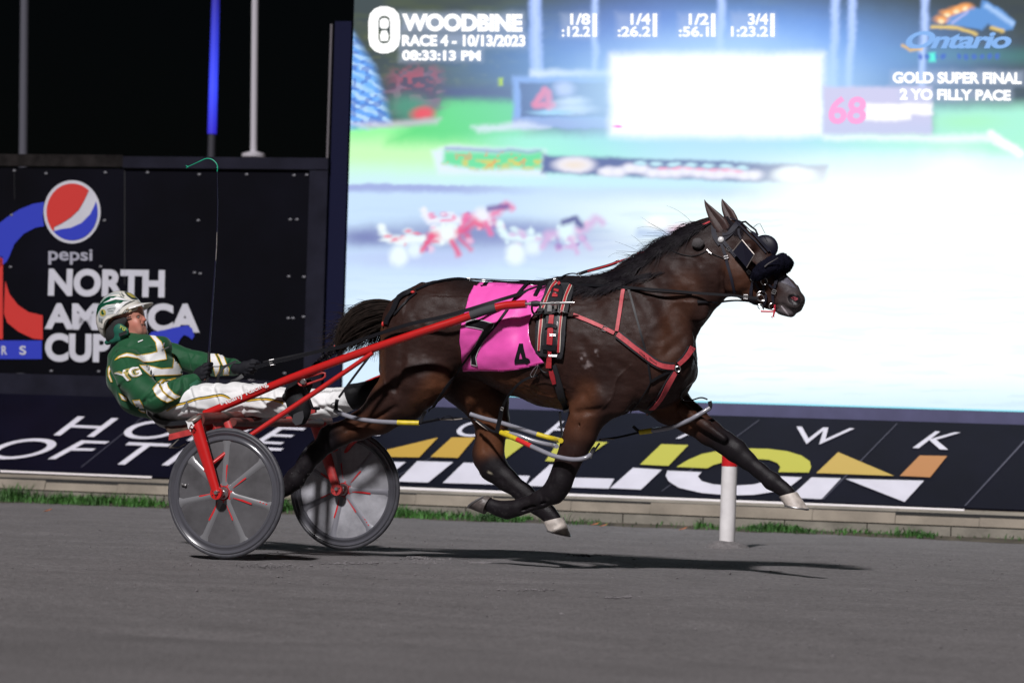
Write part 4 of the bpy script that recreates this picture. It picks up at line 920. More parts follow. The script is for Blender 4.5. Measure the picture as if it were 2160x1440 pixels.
def tail():
    rnd = random.Random(8); b = MB(); base = [(845, 650), (838, 672)]
    up = [(845, 640), (810, 634), (775, 640), (745, 656), (722, 682), (712, 712), (708, 735)]
    lo = [(838, 690), (820, 690), (790, 700), (760, 712), (738, 722), (722, 728), (708, 738)]
    U_ = catmull(up, 6); L_ = catmull(lo, 6)
    for k in range(1700):
        f = rnd.random(); dep = rnd.gauss(0, .045); N = 14; pts = []; t1 = 1 if rnd.random() < .55 else rnd.uniform(.45, .95); wob = rnd.gauss(0, 4.5); dr = rnd.uniform(0, 26) if (t1 < 1 and f > .5) else 0
        for j in range(N):
            u = j/(N-1)*t1; i = u*(len(U_)-1); a = U_[min(int(i), len(U_)-1)]; c_ = L_[min(int(i), len(L_)-1)]; ff = f
            x = a[0]+(c_[0]-a[0])*ff+wob*math.sin(u*3); y = a[1]+(c_[1]-a[1])*ff+wob*math.sin(u*4)*.6+dr*(j/(N-1))**2
            w_ = math.sqrt(max(0, 1-(2*ff-1)**2)); pts.append(U(x, y, dep*w_*(1-.75*u)*1.4-.02))
        pts = [Vector(p) for p in pts]; sm_ = [pts[0]]+[(pts[i-1]+pts[i]*2+pts[i+1])/4 for i in range(1, N-1)]+[pts[-1]]
        strand(b, sm_, rnd.uniform(.0015, .003), .0008)
    for k in range(260):     # flying ends
        i = rnd.randint(12, len(U_)-1); a = U_[i]; ang = math.radians(rnd.uniform(120, 215)); L2 = rnd.uniform(15, 60); pts = []; x, y = a[0]+rnd.uniform(0, 10), a[1]+rnd.uniform(0, 10)
        for j in range(6): pts.append(U(x, y, rnd.uniform(-.03, .01))); x += L2/5*math.cos(ang); y += L2/5*math.sin(ang); ang -= .12
        strand(b, pts, .0012, .0004)
    for k in range(520):    # thin curtain under the dock
        x0 = rnd.uniform(755, 835); y0 = 690+rnd.uniform(-8, 5); L2 = rnd.uniform(15, 72); pts = [U(x0-(L2*(.35+.3*math.sin(k)))*j/5+rnd.uniform(-1, 1), y0+L2*j/5, -.02) for j in range(6)]
        strand(b, pts, .0012, .0004)
    o = b.build('tail', M_hairb, HORSE, True)
    br = MB(); path = catmull([(709, 733), (698, 742), (688, 752), (676, 762), (664, 774), (650, 788)], 12); N = len(path)
    for s3 in range(3):
        pts = []
        for i, (x, y) in enumerate(path):
            ph = i*.75+s3*2.094; pts.append(U(x+4.6*math.sin(ph)*.7, y+4.6*math.sin(ph)*.7, -.02+.012*math.cos(2*ph)*1))
        br.tube(pts, [.013*(1-.35*i/N) for i in range(N)], 7)
    br.build('tail_braid', M_hair, o)
    t_ = MB(); t_.ring(U(709, 732, -.02), U(700, 741, -.02)-U(709, 732, -.02), .013, .004, 16, 6); t_.build('braid_tie', mat('braid_band', (.4, .03, .03), .5), o)
tail()
# ------------------------------------------------------------------ the sulky
M_red = mat('sulky_red_paint', (.50, .012, .012), .28, coat=.5, var=.06, vscale=20)
M_redd = mat('sulky_red_worn', (.42, .035, .035), .5, var=.28, vscale=30, bump=.05)
M_rust = mat('arch_brown_red', (.13, .03, .025), .5, var=.4, vscale=25)
M_rub = mat('black_rubber', (.012, .012, .014), .55, bump=.05)
M_steel = mat('bright_steel', (.55, .54, .54), .28, .9, var=.1, vscale=40)
M_steelw = mat('worn_steel', (.30, .27, .25), .45, .6, var=.3, vscale=40)
M_leather = mat('black_strap', (.009, .009, .012), .5, spec=.3, bump=.06, bscale=150)
SULKY = thing('sulky', 'red racing sulky with grey disc wheels hitched behind the bay horse', 'sulky', (0, 0, 0))
HUBZ = .353
def dmat(name, base, dust):
    m = mat(name, base, .38, coat=.25, spec=.5); n = m.node_tree.nodes; L = m.node_tree.links; b = n['Principled BSDF']
    tc = n.new('ShaderNodeTexCoord'); nz = n.new('ShaderNodeTexNoise'); nz.inputs['Scale'].default_value = 5; nz.inputs['Detail'].default_value = 9; nz.inputs['Roughness'].default_value = .65; L.new(tc.outputs['Object'], nz.inputs[0])
    r = n.new('ShaderNodeValToRGB'); r.color_ramp.elements[0].position = .35; r.color_ramp.elements[0].color = rgba(base); r.color_ramp.elements[1].position = .72; r.color_ramp.elements[1].color = rgba(dust)
    L.new(nz.outputs[0], r.inputs[0]); L.new(r.outputs[0], b.inputs['Base Color'])
    r2 = n.new('ShaderNodeMapRange'); r2.inputs['To Min'].default_value = .25; r2.inputs['To Max'].default_value = .75; L.new(nz.outputs[0], r2.inputs[0]); L.new(r2.outputs[0], b.inputs['Roughness'])
    sp = n.new('ShaderNodeTexNoise'); sp.inputs['Scale'].default_value = 260; sp.inputs['Detail'].default_value = 2; L.new(tc.outputs['Object'], sp.inputs[0])
    bp = n.new('ShaderNodeBump'); bp.inputs['Strength'].default_value = .15; bp.inputs['Distance'].default_value = .004; L.new(sp.outputs[0], bp.inputs['Height']); L.new(bp.outputs[0], b.inputs['Normal'])
    return m
M_d1 = dmat('disc_grey', (.060, .058, .062), (.108, .105, .113)); M_d2 = dmat('disc_dusty', (.22, .22, .24), (.46, .46, .50))
M_sp1 = mat('spoke_grey', (.17, .17, .18), .28, coat=.4); M_sp2 = mat('spoke_dusty', (.22, .22, .25), .4)
M_rim1 = mat('rim_glossy_grey', (.075, .075, .088), .22, coat=.6); M_tyre = mat('tyre_rubber', (.060, .060, .070), .5, var=.2, vscale=30, bump=.06)
M_star = mat('star_red', (.55, .015, .02), .5)
def wheel(Y, a_off, md, ms, name_label):
    c = Vector((0, Y, HUBZ)); w_ = thing('wheel', '', 'x'); 
    del w_['label']; del w_['category']; w_.location = c; w_.parent = SULKY; w_['label'] = name_label
    S_ = -1                                    # outer face towards the photographer
    def pt(r, a, h): return c+Vector((r*math.cos(a), -h, r*math.sin(a)))
    def B_(mb, name, m, par=w_, smooth=True):
        o = obj(name, mb.v, mb.f, m, None, smooth); o.parent = par
        o.matrix_parent_inverse = Matrix.Translation(-c) if par is w_ else Matrix()
        try: o.data.set_sharp_from_angle(angle=math.radians(35))
        except Exception: pass
        return o
    ax = (0, -1, 0)
    B_(MB().ring(c, ax, .3400, .0130, 96, 14), 'tyre', M_tyre)
    b = MB(); b.lathe(c, ax, [(.331, -.012), (.331, .013), (.326, .0165), (.318, .012), (.312, .0075), (.303, .0085), (.296, .0135), (.289, .0135), (.283, .008), (.280, -.010), (.331, -.012)], 96); B_(b, 'rim', M_rim1)
    b = MB(); b.lathe(c, ax, [(.282, .004), (.25, .0065), (.15, .014), (.06, .020), (.022, .022), (.022, -.022), (.06, -.020), (.15, -.014), (.25, -.0065), (.282, -.004)], 96); B_(b, 'disc_cover', md)
    for k in range(7):
        a = math.radians(90+a_off+360/7*k); b = MB(); n = 10
        pts = []
        for i in range(n+1):
            r = .040+(.284-.040)*i/n; h = .0205-(.0205-.0055)*((r-.04)/.244); pts.append((r, h))
        for sd in (1, -1):
            V = []
            for i, (r, h) in enumerate(pts):
                wd = .012 if i not in (0, n) else .020
                for t, hh in ((-1.5, -.001), (-.75, .0045), (0, .0062), (.75, .0045), (1.5, -.001)): 
                    q = c+Vector((r*math.cos(a)-t*wd*math.sin(a), -sd*(h+hh), r*math.sin(a)+t*wd*math.cos(a))); V.append(q)
            b.add(V, [(i*5+j, i*5+j+1, (i+1)*5+j+1, (i+1)*5+j) for i in range(n) for j in range(4)])
        sp = B_(b, 'spoke', ms)
        # painted red ray beside each spoke
        b = MB(); a2 = a-.085; L2 = .13 if k % 2 else .11
        q = [pt(.045, a2-.16, .0245), pt(.045, a2+.14, .0245), pt(.045+L2, a2+.03, .0185), pt(.045+L2, a2-.018, .0185)]
        b.add(q, [(0, 1, 2, 3)]); B_(b, 'red_ray', M_star, sp, False)
        if k == (5 if Y < 0 else 4):
            b = MB(); rr = random.Random(4)
            for i in range(9):
                r = .10+i*.019; h = .0235-.02*((r-.04)/.244)*.62; wv = rr.uniform(.004, .007); b.add([pt(r, a+.085/(r*9)-.012/r, h), pt(r+.011, a+.085/(r*9)-.012/r, h-.0006), pt(r+.011, a+.085/(r*9)-.012/r+wv*2.2/r, h-.0004), pt(r+.002, a+.085/(r*9)-.012/r+wv*2/r, h)], [(0, 1, 2, 3)])
            B_(b, 'red_marks', M_star, sp, False)
    B_(MB().lathe(c, ax, [(.052, .0195), (.050, .0235), (.036, .0245), (.034, .022)], 40), 'red_hub_ring', M_star)
    hb = MB(); hb.lathe(c, ax, [(0, .052), (.014, .052), (.016, .048), (.016, .042), (.030, .042), (.033, .038), (.033, .024), (.024, .022), (.024, -.022), (.033, -.024), (.033, -.038), (.030, -.042), (0, -.042)], 40); B_(hb, 'hub', M_steel)
    vb = MB(); a = math.radians(172 if Y < 0 else 140); vb.tube([pt(.268, a, .012), pt(.245, a, .016)], [.007, .006], 12); vb.ball(tuple(pt(.243, a, .016)), .008, 12, 8); B_(vb, 'valve', M_steel)
    return w_
W1 = wheel(-.75, 0, M_d1, M_sp1, 'near grey disc wheel'); W2 = wheel(.75, 12, M_d2, M_sp2, 'far dusty pale disc wheel')
def S_build(mb, name, m, par=None, smooth=True): return mb.build(name, m, par or SULKY, smooth)
# wheel arms: a tapering tube either side of each wheel
FT = U(404, 884, -.84); FX, FZ = FT.x, FT.z
for Y0 in (-.75, .75):
    for s in (-1, 1):
        Y = Y0+s*.082; top = Vector((FX, Y0+s*.060, FZ)); bot = Vector((-.012, Y, HUBZ+.0)); mid = top.lerp(bot, .55); outer = (Y0*s > 0)
        m_ = M_red if Y0 < 0 else M_redd
        b = MB(); b.tube([top, mid, top.lerp(bot, .85), bot+Vector((-.004, 0, .01))], [.040, .033, .027, .026], 20, flat=.62)
        b.lathe(bot, (0, s if False else -1, 0), [(0, .012), (.034, .012), (.036, .008), (.036, -.008), (.034, -.012), (0, -.012)], 28)
        arm = S_build(b, 'wheel_arm', m_)
        if s == -1:
            q = MB(); q.lathe(bot+Vector((.004, -.012, .004)), (0, -1, 0), [(0, .014), (.009, .014), (.012, .010), (.013, .002), (.013, 0)], 20); q.build('axle_nut', M_steel, arm)
            q = MB()
            for k in range(5):
                a = k*1.1+.4; q.lathe(bot+Vector((.022*math.cos(a), -.0123, .022*math.sin(a))), (0, -1, 0), [(0, .001), (.0042, .001), (.0042, 0)], 10)
            q.build('drilled_holes', M_rub, arm)
        if Y0 < 0 and s == -1:
            q = MB(); q.lathe(top+Vector((-.004, 0, .004)), (Vector((top-bot)).normalized()+Vector((0, -.45, 0))), [(0, .006), (.043, .004), (.046, 0), (.045, -.012)], 28); q.build('end_cap', M_steelw, arm)
            # white decal flakes
            dz = MB(); R_ = (bot-top).normalized()
            FN = lambda x, y: U(x, y, -.84-.028)
            shape('arm_decal', [[(391, 887), (398, 890), (405, 889), (409, 896), (411, 895), (408, 899), (403, 893), (400, 899), (398, 905), (396, 901), (395, 894)], [(404, 897), (408, 900), (406, 903), (401, 901)], [(400, 904), (403, 908), (401, 910)], [(404, 913), (410, 924), (408, 921)]], FN, mat('decal_white', (.75, .75, .75), .5), arm)
# arch
b = MB(); b.tube([(FX+.03, -.80, FZ+.0), (FX+.03, -.4, FZ+.012), (FX+.03, .4, FZ+.012), (FX+.03, .80, FZ+.0)], .036, 20, flat=.8); S_build(b, 'arch', M_rust)
b = MB(); b.tube([(FX+.10, -.55, FZ-.01), (FX+.10, .55, FZ-.01)], .024, 16); S_build(b, 'cross_tube', M_rust)
# shafts
for s in (-1, 1):
    pts = [(432, 873, -.56), (520, 837, -.55), (620, 795, -.53), (760, 744, -.50), (880, 703, -.465), (960, 677, -.43), (1020, 656, -.405), (1062, 645, -.385), (1084, 643, -.38), (1110, 641, -.375)]
    P3 = [U(*p) for p in pts]; P3 = [Vector((p.x, p.y*(1 if s < 0 else -1), p.z)) for p in P3]
    sh = S_build(MB().tube([Vector(q) for q in catmull(P3, 5)], .0225, 20), 'shaft', M_red)
    a, c_ = P3[5].lerp(P3[6], .55), P3[6].lerp(P3[7], .62)
    MB().tube([a, P3[6], c_], .0245, 20).build('grip_tape', mat('tape_grey', (.045, .045, .05), .8), sh)
    e = P3[-1]; rod_d = (U(1212, 638, -.36)-U(1110, 641, -.375)); rod_d.y *= (1 if s < 0 else -1)
    r_ = MB(); r_.tube([e-rod_d*.02, e+rod_d*.0, e+rod_d*.93, e+rod_d], [.0075, .0075, .0075, .004], 12)
    for t, rr_ in ((.10, .012), (.30, .012), (.55, .011), (.66, .011)): r_.lathe(e+rod_d*t, rod_d, [(0, -.012), (rr_, -.010), (rr_, .010), (0, .012)], 16)
    r_.build('shaft_tip', M_steel, sh)
    q = MB(); q.lathe(e+rod_d*.21, rod_d, [(0, -.028), (.015, -.026), (.017, 0), (.012, .024), (0, .026)], 16); q.build('rubber_stop', M_rub, sh)
    if s < 0:
        textquad('shaft_script', 'Meany Racing', [(462, 846), (560, 803), (568, 815), (470, 860)], lambda x, y: U(x, y, -.577), mat('decal_white', (0, 0, 0)), sh, .02)
    # lower stay from the wheel arm to the shaft
    st = [Vector(U(443, 981, -.80)), Vector(U(500, 937, -.72)), Vector(U(566, 893, -.66)), Vector(U(680, 817, -.57)), Vector(U(786, 744, -.505))]
    st = [Vector((p.x, p.y*(1 if s < 0 else -1), p.z)) for p in st]; S_build(MB().tube(st, [.010, .0135, .0145, .0145, .012], 14), 'stay', M_red)
    # inner fork strut down from the cross tube
    st = [Vector((FX+.09, s*.60, FZ-.01)), Vector((FX+.17, s*.62, FZ-.17))]; S_build(MB().tube(st, [.022, .020], 12, flat=.5), 'strut', M_redd)
    # stirrup slot bracket and foot rest
    y_ = -.515
    g = [U(633, 812, y_), U(628, 806, y_), U(632, 800, y_), U(680, 786, y_), U(686, 787, y_), U(686, 794, y_), U(680, 799, y_), U(640, 813, y_), U(633, 812, y_)]
    g = [Vector((p.x, p.y*(1 if s < 0 else -1), p.z)) for p in g]; br_ = S_build(MB().tube(g, .0062, 8), 'stirrup_bracket', M_redd)
    q = U(641, 805, y_-.012); q = Vector((q.x, q.y*(1 if s < 0 else -1), q.z))
    MB().lathe(q, (0, s, 0), [(0, .018), (.010, .018), (.013, .012), (.016, .010), (.016, 0)], 20).build('bolt', M_steel, br_)
    f0 = U(640, 806, -.50); f1 = U(640, 880, -.47); pl = MB(); p0 = Vector((f0.x, s*.50, f0.z-.01)); p1 = Vector((f0.x+.03, s*.44, f0.z-.14))
    pl.tube([Vector((q.x, s*.52, q.z)), p0, p1, p1+Vector((-.01, s*-.10, 0))], .009, 10); pl.build('stirrup', M_rub, br_)
# seat rails, seat and its bracket
for s in (-1, 1):
    a = U(358, 922, -.20); c_ = U(512, 884, -.20); e_ = U(600, 862, -.20); dz = Vector((0, 0, .017))
    mb_ = MB(); pth = [Vector((p.x, s*.20, p.z)) for p in (a, c_, e_)]
    for p, q in zip(pth, pth[1:]):
        w_ = Vector((0, .012, 0)); mb_.hexa([p-w_-dz, q-w_-dz, q+w_-dz, p+w_-dz, p-w_+dz, q-w_+dz, q+w_+dz, p+w_+dz])
    S_build(mb_, 'seat_rail', M_redd, None, False)
prof = [(309, 869), (318, 877), (328, 884), (343, 890), (362, 893), (385, 891), (410, 887), (440, 880), (470, 874), (500, 872)]
V = []; nY = 13
for i, (x, y) in enumerate(prof):
    p = U(x, y, -.19)
    for j in range(nY):
        t = -1+2*j/(nY-1); V.append((p.x, .205*t*(1-.12*(i < 2)), p.z-.028*(1-t*t)+.012*abs(t)**6))
b = MB(); n0 = len(prof); top = V; bot = [(x, y, z-.026) for x, y, z in V]
b.add(top+bot, [(i*nY+j, (i+1)*nY+j, (i+1)*nY+j+1, i*nY+j+1) for i in range(n0-1) for j in range(nY-1)]+[(n0*nY+i*nY+j, n0*nY+i*nY+j+1, n0*nY+(i+1)*nY+j+1, n0*nY+(i+1)*nY+j) for i in range(n0-1) for j in range(nY-1)]
      + [(i*nY, n0*nY+i*nY, n0*nY+(i+1)*nY, (i+1)*nY) for i in range(n0-1)]+[(i*nY+nY-1, (i+1)*nY+nY-1, n0*nY+(i+1)*nY+nY-1, n0*nY+i*nY+nY-1) for i in range(n0-1)]
      + [(j, j+1, n0*nY+j+1, n0*nY+j) for j in range(nY-1)]+[((n0-1)*nY+j, n0*nY+(n0-1)*nY+j, n0*nY+(n0-1)*nY+j+1, (n0-1)*nY+j+1) for j in range(nY-1)])
seat = S_build(b, 'seat', mat('seat_black', (.014, .015, .018), .32, coat=.3, bump=.05))
b = MB()
for s in (-1, 1):
    p = [U(343, 893, -.18), U(420, 891, -.18), U(420, 905, -.18), U(362, 920, -.18)]; th = Vector((0, .012*s, 0))
    p = [Vector((q.x, .175*s, q.z)) for q in p]; b.hexa([p[3]-th, p[2]-th, p[2]+th, p[3]+th, p[0]-th, p[1]-th, p[1]+th, p[0]+th])
b.build('seat_bracket', mat('bracket_brown', (.07, .045, .03), .6, var=.4, vscale=30), seat, False)
b = MB(); b.tube([U(358, 944, -.2), U(378, 925, -.2)], .004, 8); b.tube([Vector(U(358, 944, -.2)), U(378, 943, -.1), U(392, 935, -.1)], .004, 8); b.build('seat_spring', M_steelw, seat)

# ------------------------------------------------------------------ the driver
PER = thing('person', 'driver in green and white silks and white trousers leaning far back on the sulky seat', 'person', (FX-.25, 0, 0))
def vnormals(P, F):
    e1 = P[F[:, 2]]-P[F[:, 0]]; e2 = P[F[:, 3]]-P[F[:, 1]]; f = np.cross(e1, e2); n = np.zeros_like(P)
    for j in range(4):
        for ax in range(3): n[:, ax] += np.bincount(F[:, j], weights=f[:, ax], minlength=len(P))
    return n/(np.linalg.norm(n, axis=1)[:, None]+1e-9)
def garment(name, parts, h, m, ys=.85, k=.02, wr=.006, parent=PER, colfn=None, subs=(), blur=1, wsc=14, creases=()):
    lo = np.array([9., 9, 9]); hi = -lo; ch = []
    for pts, k_, ys_ in parts:
        c = [PX(*p) for p in pts]; ch.append((c, k_, ys_))
        for p, r in c: lo = np.minimum(lo, np.array(p)-r*max(1, ys_)-.05); hi = np.maximum(hi, np.array(p)+r*max(1, ys_)+.05)
    S = SDF(lo, hi, h)
    for c, k_, ys_ in ch: S.chain(c, k_, ys_)
    for pts, k_, ys_ in subs: S.chain([PX(*p) for p in pts], k_, ys_, True)
    P, F = S.mesh(blur); P = smoothmesh(P, F, 1, .5)
    if wr:
        n = vnormals(P, F); x, y, z = P[:, 0], P[:, 1], P[:, 2]; wp_ = (vnoise(P, 5, 5)-.5)*9; wq_ = (vnoise(P, 7, 6)-.5)*7; amp = np.clip((vnoise(P, 6, 9)-.35)*2.2, 0, 1)
        f1 = np.abs(np.sin((x*.5+z*1.0)*22+y*9+wp_)); f2 = np.abs(np.sin((x*1.0-z*.7)*17-y*12+wq_)); d = (1-f1**.6)*wr*amp+(1-f2**.6)*wr*.8*(1-amp)
        P = P+n*(d-wr*.3)[:, None]; P = smoothmesh(P, F, 1, .4)
    if creases:
        n = vnormals(P, F); tot = np.zeros(len(P)); side = np.clip(-n[:, 1]*2+.6, 0, 1)
        for pts, dep, wd in creases:
            d = np.full(len(P), 9.0); sg_ = np.zeros(len(P)); Q = [np.array(U(*p)) for p in catmull(pts, 4)]
            for u, v in zip(Q, Q[1:]):
                ba = (v-u)[[0, 2]]; dd = (P-u)[:, [0, 2]]; t = np.clip((dd@ba)/(ba@ba+1e-9), 0, 1); e = dd-t[:, None]*ba; q = np.sqrt((e**2).sum(1)+((P[:, 1]-u[1])*.25)**2); m_ = q < d; d = np.where(m_, q, d); sg_ = np.where(m_, e[:, 0]*-ba[1]+e[:, 1]*ba[0], sg_)
            s_ = np.sign(sg_)*d; tot += -dep*np.exp(-(d/wd)**2)+dep*.8*np.exp(-((s_-wd*1.7)/(wd*1.1))**2)
        P = P+n*(tot*side)[:, None]; P = smoothmesh(P, F, 1, .3)
    return npmesh(name, P, F, m, parent, colfn(P) if colfn else None), bvh(P, F), P
def inset(parts, d):
    return [([(x, y, Y, max(3, r-d)) for x, y, Y, r in pts], k_, ys_) for pts, k_, ys_ in parts]
TORSO = [([(284, 744, 0, 40), (302, 765, 0, 52), (325, 800, 0, 56), (342, 836, 0, 44), (350, 852, 0, 34)], .04, 1.15), ([(262, 762, 0, 34), (268, 800, 0, 38), (292, 838, 0, 36), (326, 858, 0, 28)], .04, 1.25), ([(276, 722, 0, 24), (290, 735, 0, 30), (340, 730, 0, 22)], .03, 1.3)]
ARMN = ([(268, 772, -.19, 36), (284, 800, -.24, 35), (305, 828, -.27, 31), (330, 842, -.27, 27), (368, 828, -.23, 24), (395, 812, -.19, 20), (414, 800, -.165, 14.5)], .025, .95)
ARMF = ([(330, 745, .17, 28), (365, 752, .21, 27), (415, 765, .22, 24), (455, 770, .19, 22.5), (490, 774, .14, 17), (512, 778, .10, 12)], .025, .95)
M_green = mat('silk_green', (.009, .075, .028), .62, sheen=.15, bump=.12, bscale=35, spec=.22)
FOLDS = [([(318, 842, -.34, 2.4), (338, 824, -.33, 2.4), (352, 806, -.25, 2)], .012, 1), ([(304, 848, -.34, 2), (322, 826, -.345, 2.4), (336, 806, -.27, 2)], .012, 1), ([(352, 842, -.30, 2), (362, 826, -.30, 2.2), (368, 808, -.26, 1.6)], .010, 1), ([(378, 836, -.27, 1.8), (386, 820, -.265, 1.8), (390, 800, -.22, 1.4)], .010, 1),
    ([(240, 742, -.17, 2), (262, 752, -.225, 3), (276, 770, -.25, 2.6), (280, 795, -.27, 2)], .014, 1), ([(262, 812, -.26, 2.4), (284, 796, -.29, 2.6), (300, 792, -.27, 2)], .012, 1), ([(262, 838, -.20, 2.4), (290, 852, -.22, 2.6), (318, 868, -.18, 2)], .014, 1), ([(252, 822, -.19, 2), (280, 846, -.24, 2.4), (312, 856, -.2, 2)], .012, 1),
    ([(330, 790, -.23, 2.2), (352, 778, -.22, 2.2), (376, 776, -.15, 2)], .014, 1), ([(300, 728, -.19, 2), (312, 744, -.22, 2.2), (318, 764, -.23, 2)], .014, 1), ([(400, 748, .10, 2), (392, 766, .10, 2.2), (396, 786, .11, 2)], .012, 1), ([(425, 750, .10, 2), (416, 768, .09, 2.2)], .012, 1), ([(376, 738, .06, 2), (384, 756, .06, 2.4)], .012, 1)]
jk, JB, JP = garment('jacket', TORSO+[ARMN, ARMF], .0060, M_green, wr=.008, creases=[([q[:3] for q in c_], .0075, .010) for c_, k_, y_ in FOLDS])
LEGN = ([(356, 862, -.10, 28), (400, 848, -.16, 33), (440, 845, -.22, 35), (500, 843, -.28, 35), (555, 845, -.33, 33), (590, 850, -.37, 28), (612, 855, -.39, 24)], .03, .95)
LEGF = ([(356, 862, .10, 28), (430, 845, .18, 33), (540, 845, .27, 34), (640, 850, .36, 29), (690, 850, .39, 30), (728, 843, .41, 28)], .03, .95)
HIP = ([(330, 862, -.06, 24), (330, 862, .06, 24)], .03, 1); HIP2 = ([(380, 858, -.1, 26), (380, 858, .1, 26)], .03, 1)
M_trs = mat('trousers_white', (.76, .76, .76), .65, bump=.10, bscale=120, var=.07, vscale=10, sheen=.1)
tr, TB, TP = garment('trousers', [LEGN, LEGF, HIP, HIP2], .0062, M_trs, wr=.007, wsc=12, creases=[(c_, .008, .011) for c_ in (
    [(400, 822, -.25), (418, 846, -.27), (428, 872, -.22)], [(450, 816, -.30), (462, 840, -.32), (486, 868, -.28)], [(505, 814, -.36), (520, 842, -.37), (512, 872, -.33)], [(540, 820, -.40), (560, 850, -.40), (590, 872, -.38)], [(470, 880, -.3), (510, 862, -.35), (560, 866, -.38)],
    [(575, 822, -.41), (585, 846, -.42), (604, 858, -.42)], [(370, 872, -.2), (400, 862, -.25), (440, 868, -.28)], [(650, 830, .33), (670, 850, .33), (700, 872, .36)], [(700, 826, .36), (694, 846, .36), (712, 868, .37)], [(660, 868, .33), (690, 858, .33), (730, 862, .36)], [(430, 822, -.28), (470, 828, -.3), (520, 822, -.35)])])
BOOTN = ([(622, 833, -.42, 22), (634, 850, -.43, 22), (636, 868, -.43, 18)], .02, .8); 
M_boot = mat('boot_black', (.008, .008, .010), .6, spec=.3, bump=.1, bscale=60, var=.3, vscale=20)
garment('boot', [([(622, 826, -.42, 20), (640, 814, -.43, 17), (648, 808, -.44, 13)], .02, .8), ([(624, 838, -.42, 26), (630, 852, -.42, 26), (634, 870, -.42, 20), (634, 884, -.42, 13)], .02, .7), ([(606, 850, -.39, 22), (618, 858, -.39, 20)], .02, .9)], .006, M_boot, wr=.002)
shape('boot_sole', [[(619, 874), (628, 869), (639, 866), (641, 880), (636, 893), (624, 897), (616, 888)]], lambda x, y: U(x, y, -.480), mat('sole_dark', (.035, .035, .04), .6), bpy.data.objects['boot'])
garment('boot', [([(746, 836, .41, 28), (775, 832, .42, 27), (796, 822, .43, 24)], .02, .9), ([(796, 822, .43, 22), (812, 800, .43, 13)], .02, .9)], .006, M_boot, wr=.002)
# the body itself, one continuous surface under the clothes; the face shows
def build_body():
    parts = inset(TORSO, 6)+inset([ARMN, ARMF], 7)+inset([LEGN, LEGF], 8)
    arm_ext = [([(414, 800, -.165, 8), (430, 792, -.15, 10)], .02, 1), ([(512, 778, .10, 8), (526, 778, .08, 10)], .02, 1), ([(612, 855, -.39, 14), (634, 862, -.41, 13)], .02, .9), ([(728, 843, .41, 16), (790, 826, .43, 15)], .02, .9)]
    neck = [([(284, 728, 0, 20), (283, 708, 0, 20), (276, 690, 0, 22)], .02, .85)]
    skull = [([(258, 668, 0, 34), (272, 664, 0, 33)], .02, .85), ([(276, 672, 0, 25), (282, 686, 0, 23), (288, 698, 0, 17), (298, 703, 0, 11)], .018, .9), ([(288, 662, 0, 13), (292, 668, 0, 11)], .012, 1.5)]
    face = [([(297, 664, 0, 3.2), (301, 670, 0, 3.8), (304.5, 674.5, 0, 4.2)], .007, 1.1), ([(299, 677, -.012, 3.2), (299, 677, .012, 3.2)], .006, 1), ([(298, 684, 0, 7), (299, 693, 0, 7.5), (302, 701, 0, 8.5)], .010, 1.8), ([(302.5, 683.8, 0, 3.2)]*2, .005, 2.6), ([(303, 690, 0, 3.2)]*2, .005, 2.4), ([(286, 683, -.042, 11), (292, 694, -.036, 9)], .012, .6), ([(286, 683, .042, 11), (292, 694, .036, 9)], .012, .6), ([(290, 662, -.03, 4), (295, 661, 0, 4), (290, 662, .03, 4)], .008, 1), ([(254, 684, -.083, 7), (257, 690, -.083, 5)], .01, .5), ([(254, 684, .083, 7), (257, 690, .083, 5)], .01, .5)]
    subs = [([(290, 669, -.036, 2.6), (294, 669, -.030, 2.6)], .006, 1), ([(290, 669, .036, 2.6), (294, 669, .030, 2.6)], .006, 1), ([(298, 687, -.026, 1.0), (306, 686.6, 0, 1.4), (298, 687, .026, 1.0)], .003, 1), ([(296, 681, -.026, 1.2), (292, 688, -.033, 1.2)], .005, 1)]
    def col(P):
        c = np.tile(np.array([.50, .215, .155]), (len(P), 1)); n = vnoise(P, 60, 2); c *= (.92+.16*n[:, None])
        def m_(x, y, Y, r, cc, a=1):
            d = np.linalg.norm(P-np.array(U(x, y, Y)), axis=1); t = np.clip(1-d/r, 0, 1)*a; c[:] = c*(1-t[:, None])+np.array(cc)*t[:, None]
        m_(305, 675, 0, .03, (.60, .17, .13), .8); m_(284, 686, -.06, .05, (.58, .20, .15), .7); m_(303, 689, -.01, .018, (.36, .12, .10), .9); m_(300, 703, -.02, .05, (.34, .18, .14), .6); m_(292, 700, -.04, .04, (.36, .18, .14), .5)
        return c
    return garment('body', parts+arm_ext+neck+skull+face, .0055, mat('skin', (1, 1, 1), .5, attr='tint', spec=.4), wr=0, colfn=col, subs=subs, blur=0)
body, BB, _ = build_body()
for s in (-1, 1):
    e = MB(); p = U(291.5, 669, s*.031); e.ball(p, .0075, 12, 8); eo = e.build('eye', mat('eye_white', (.22, .17, .15), .35), body)
    q = MB(); q.ball(p+Vector((.0048, -.001, 0)), .0036, 10, 6); q.build('iris', mat('iris', (.03, .02, .015), .2), eo)
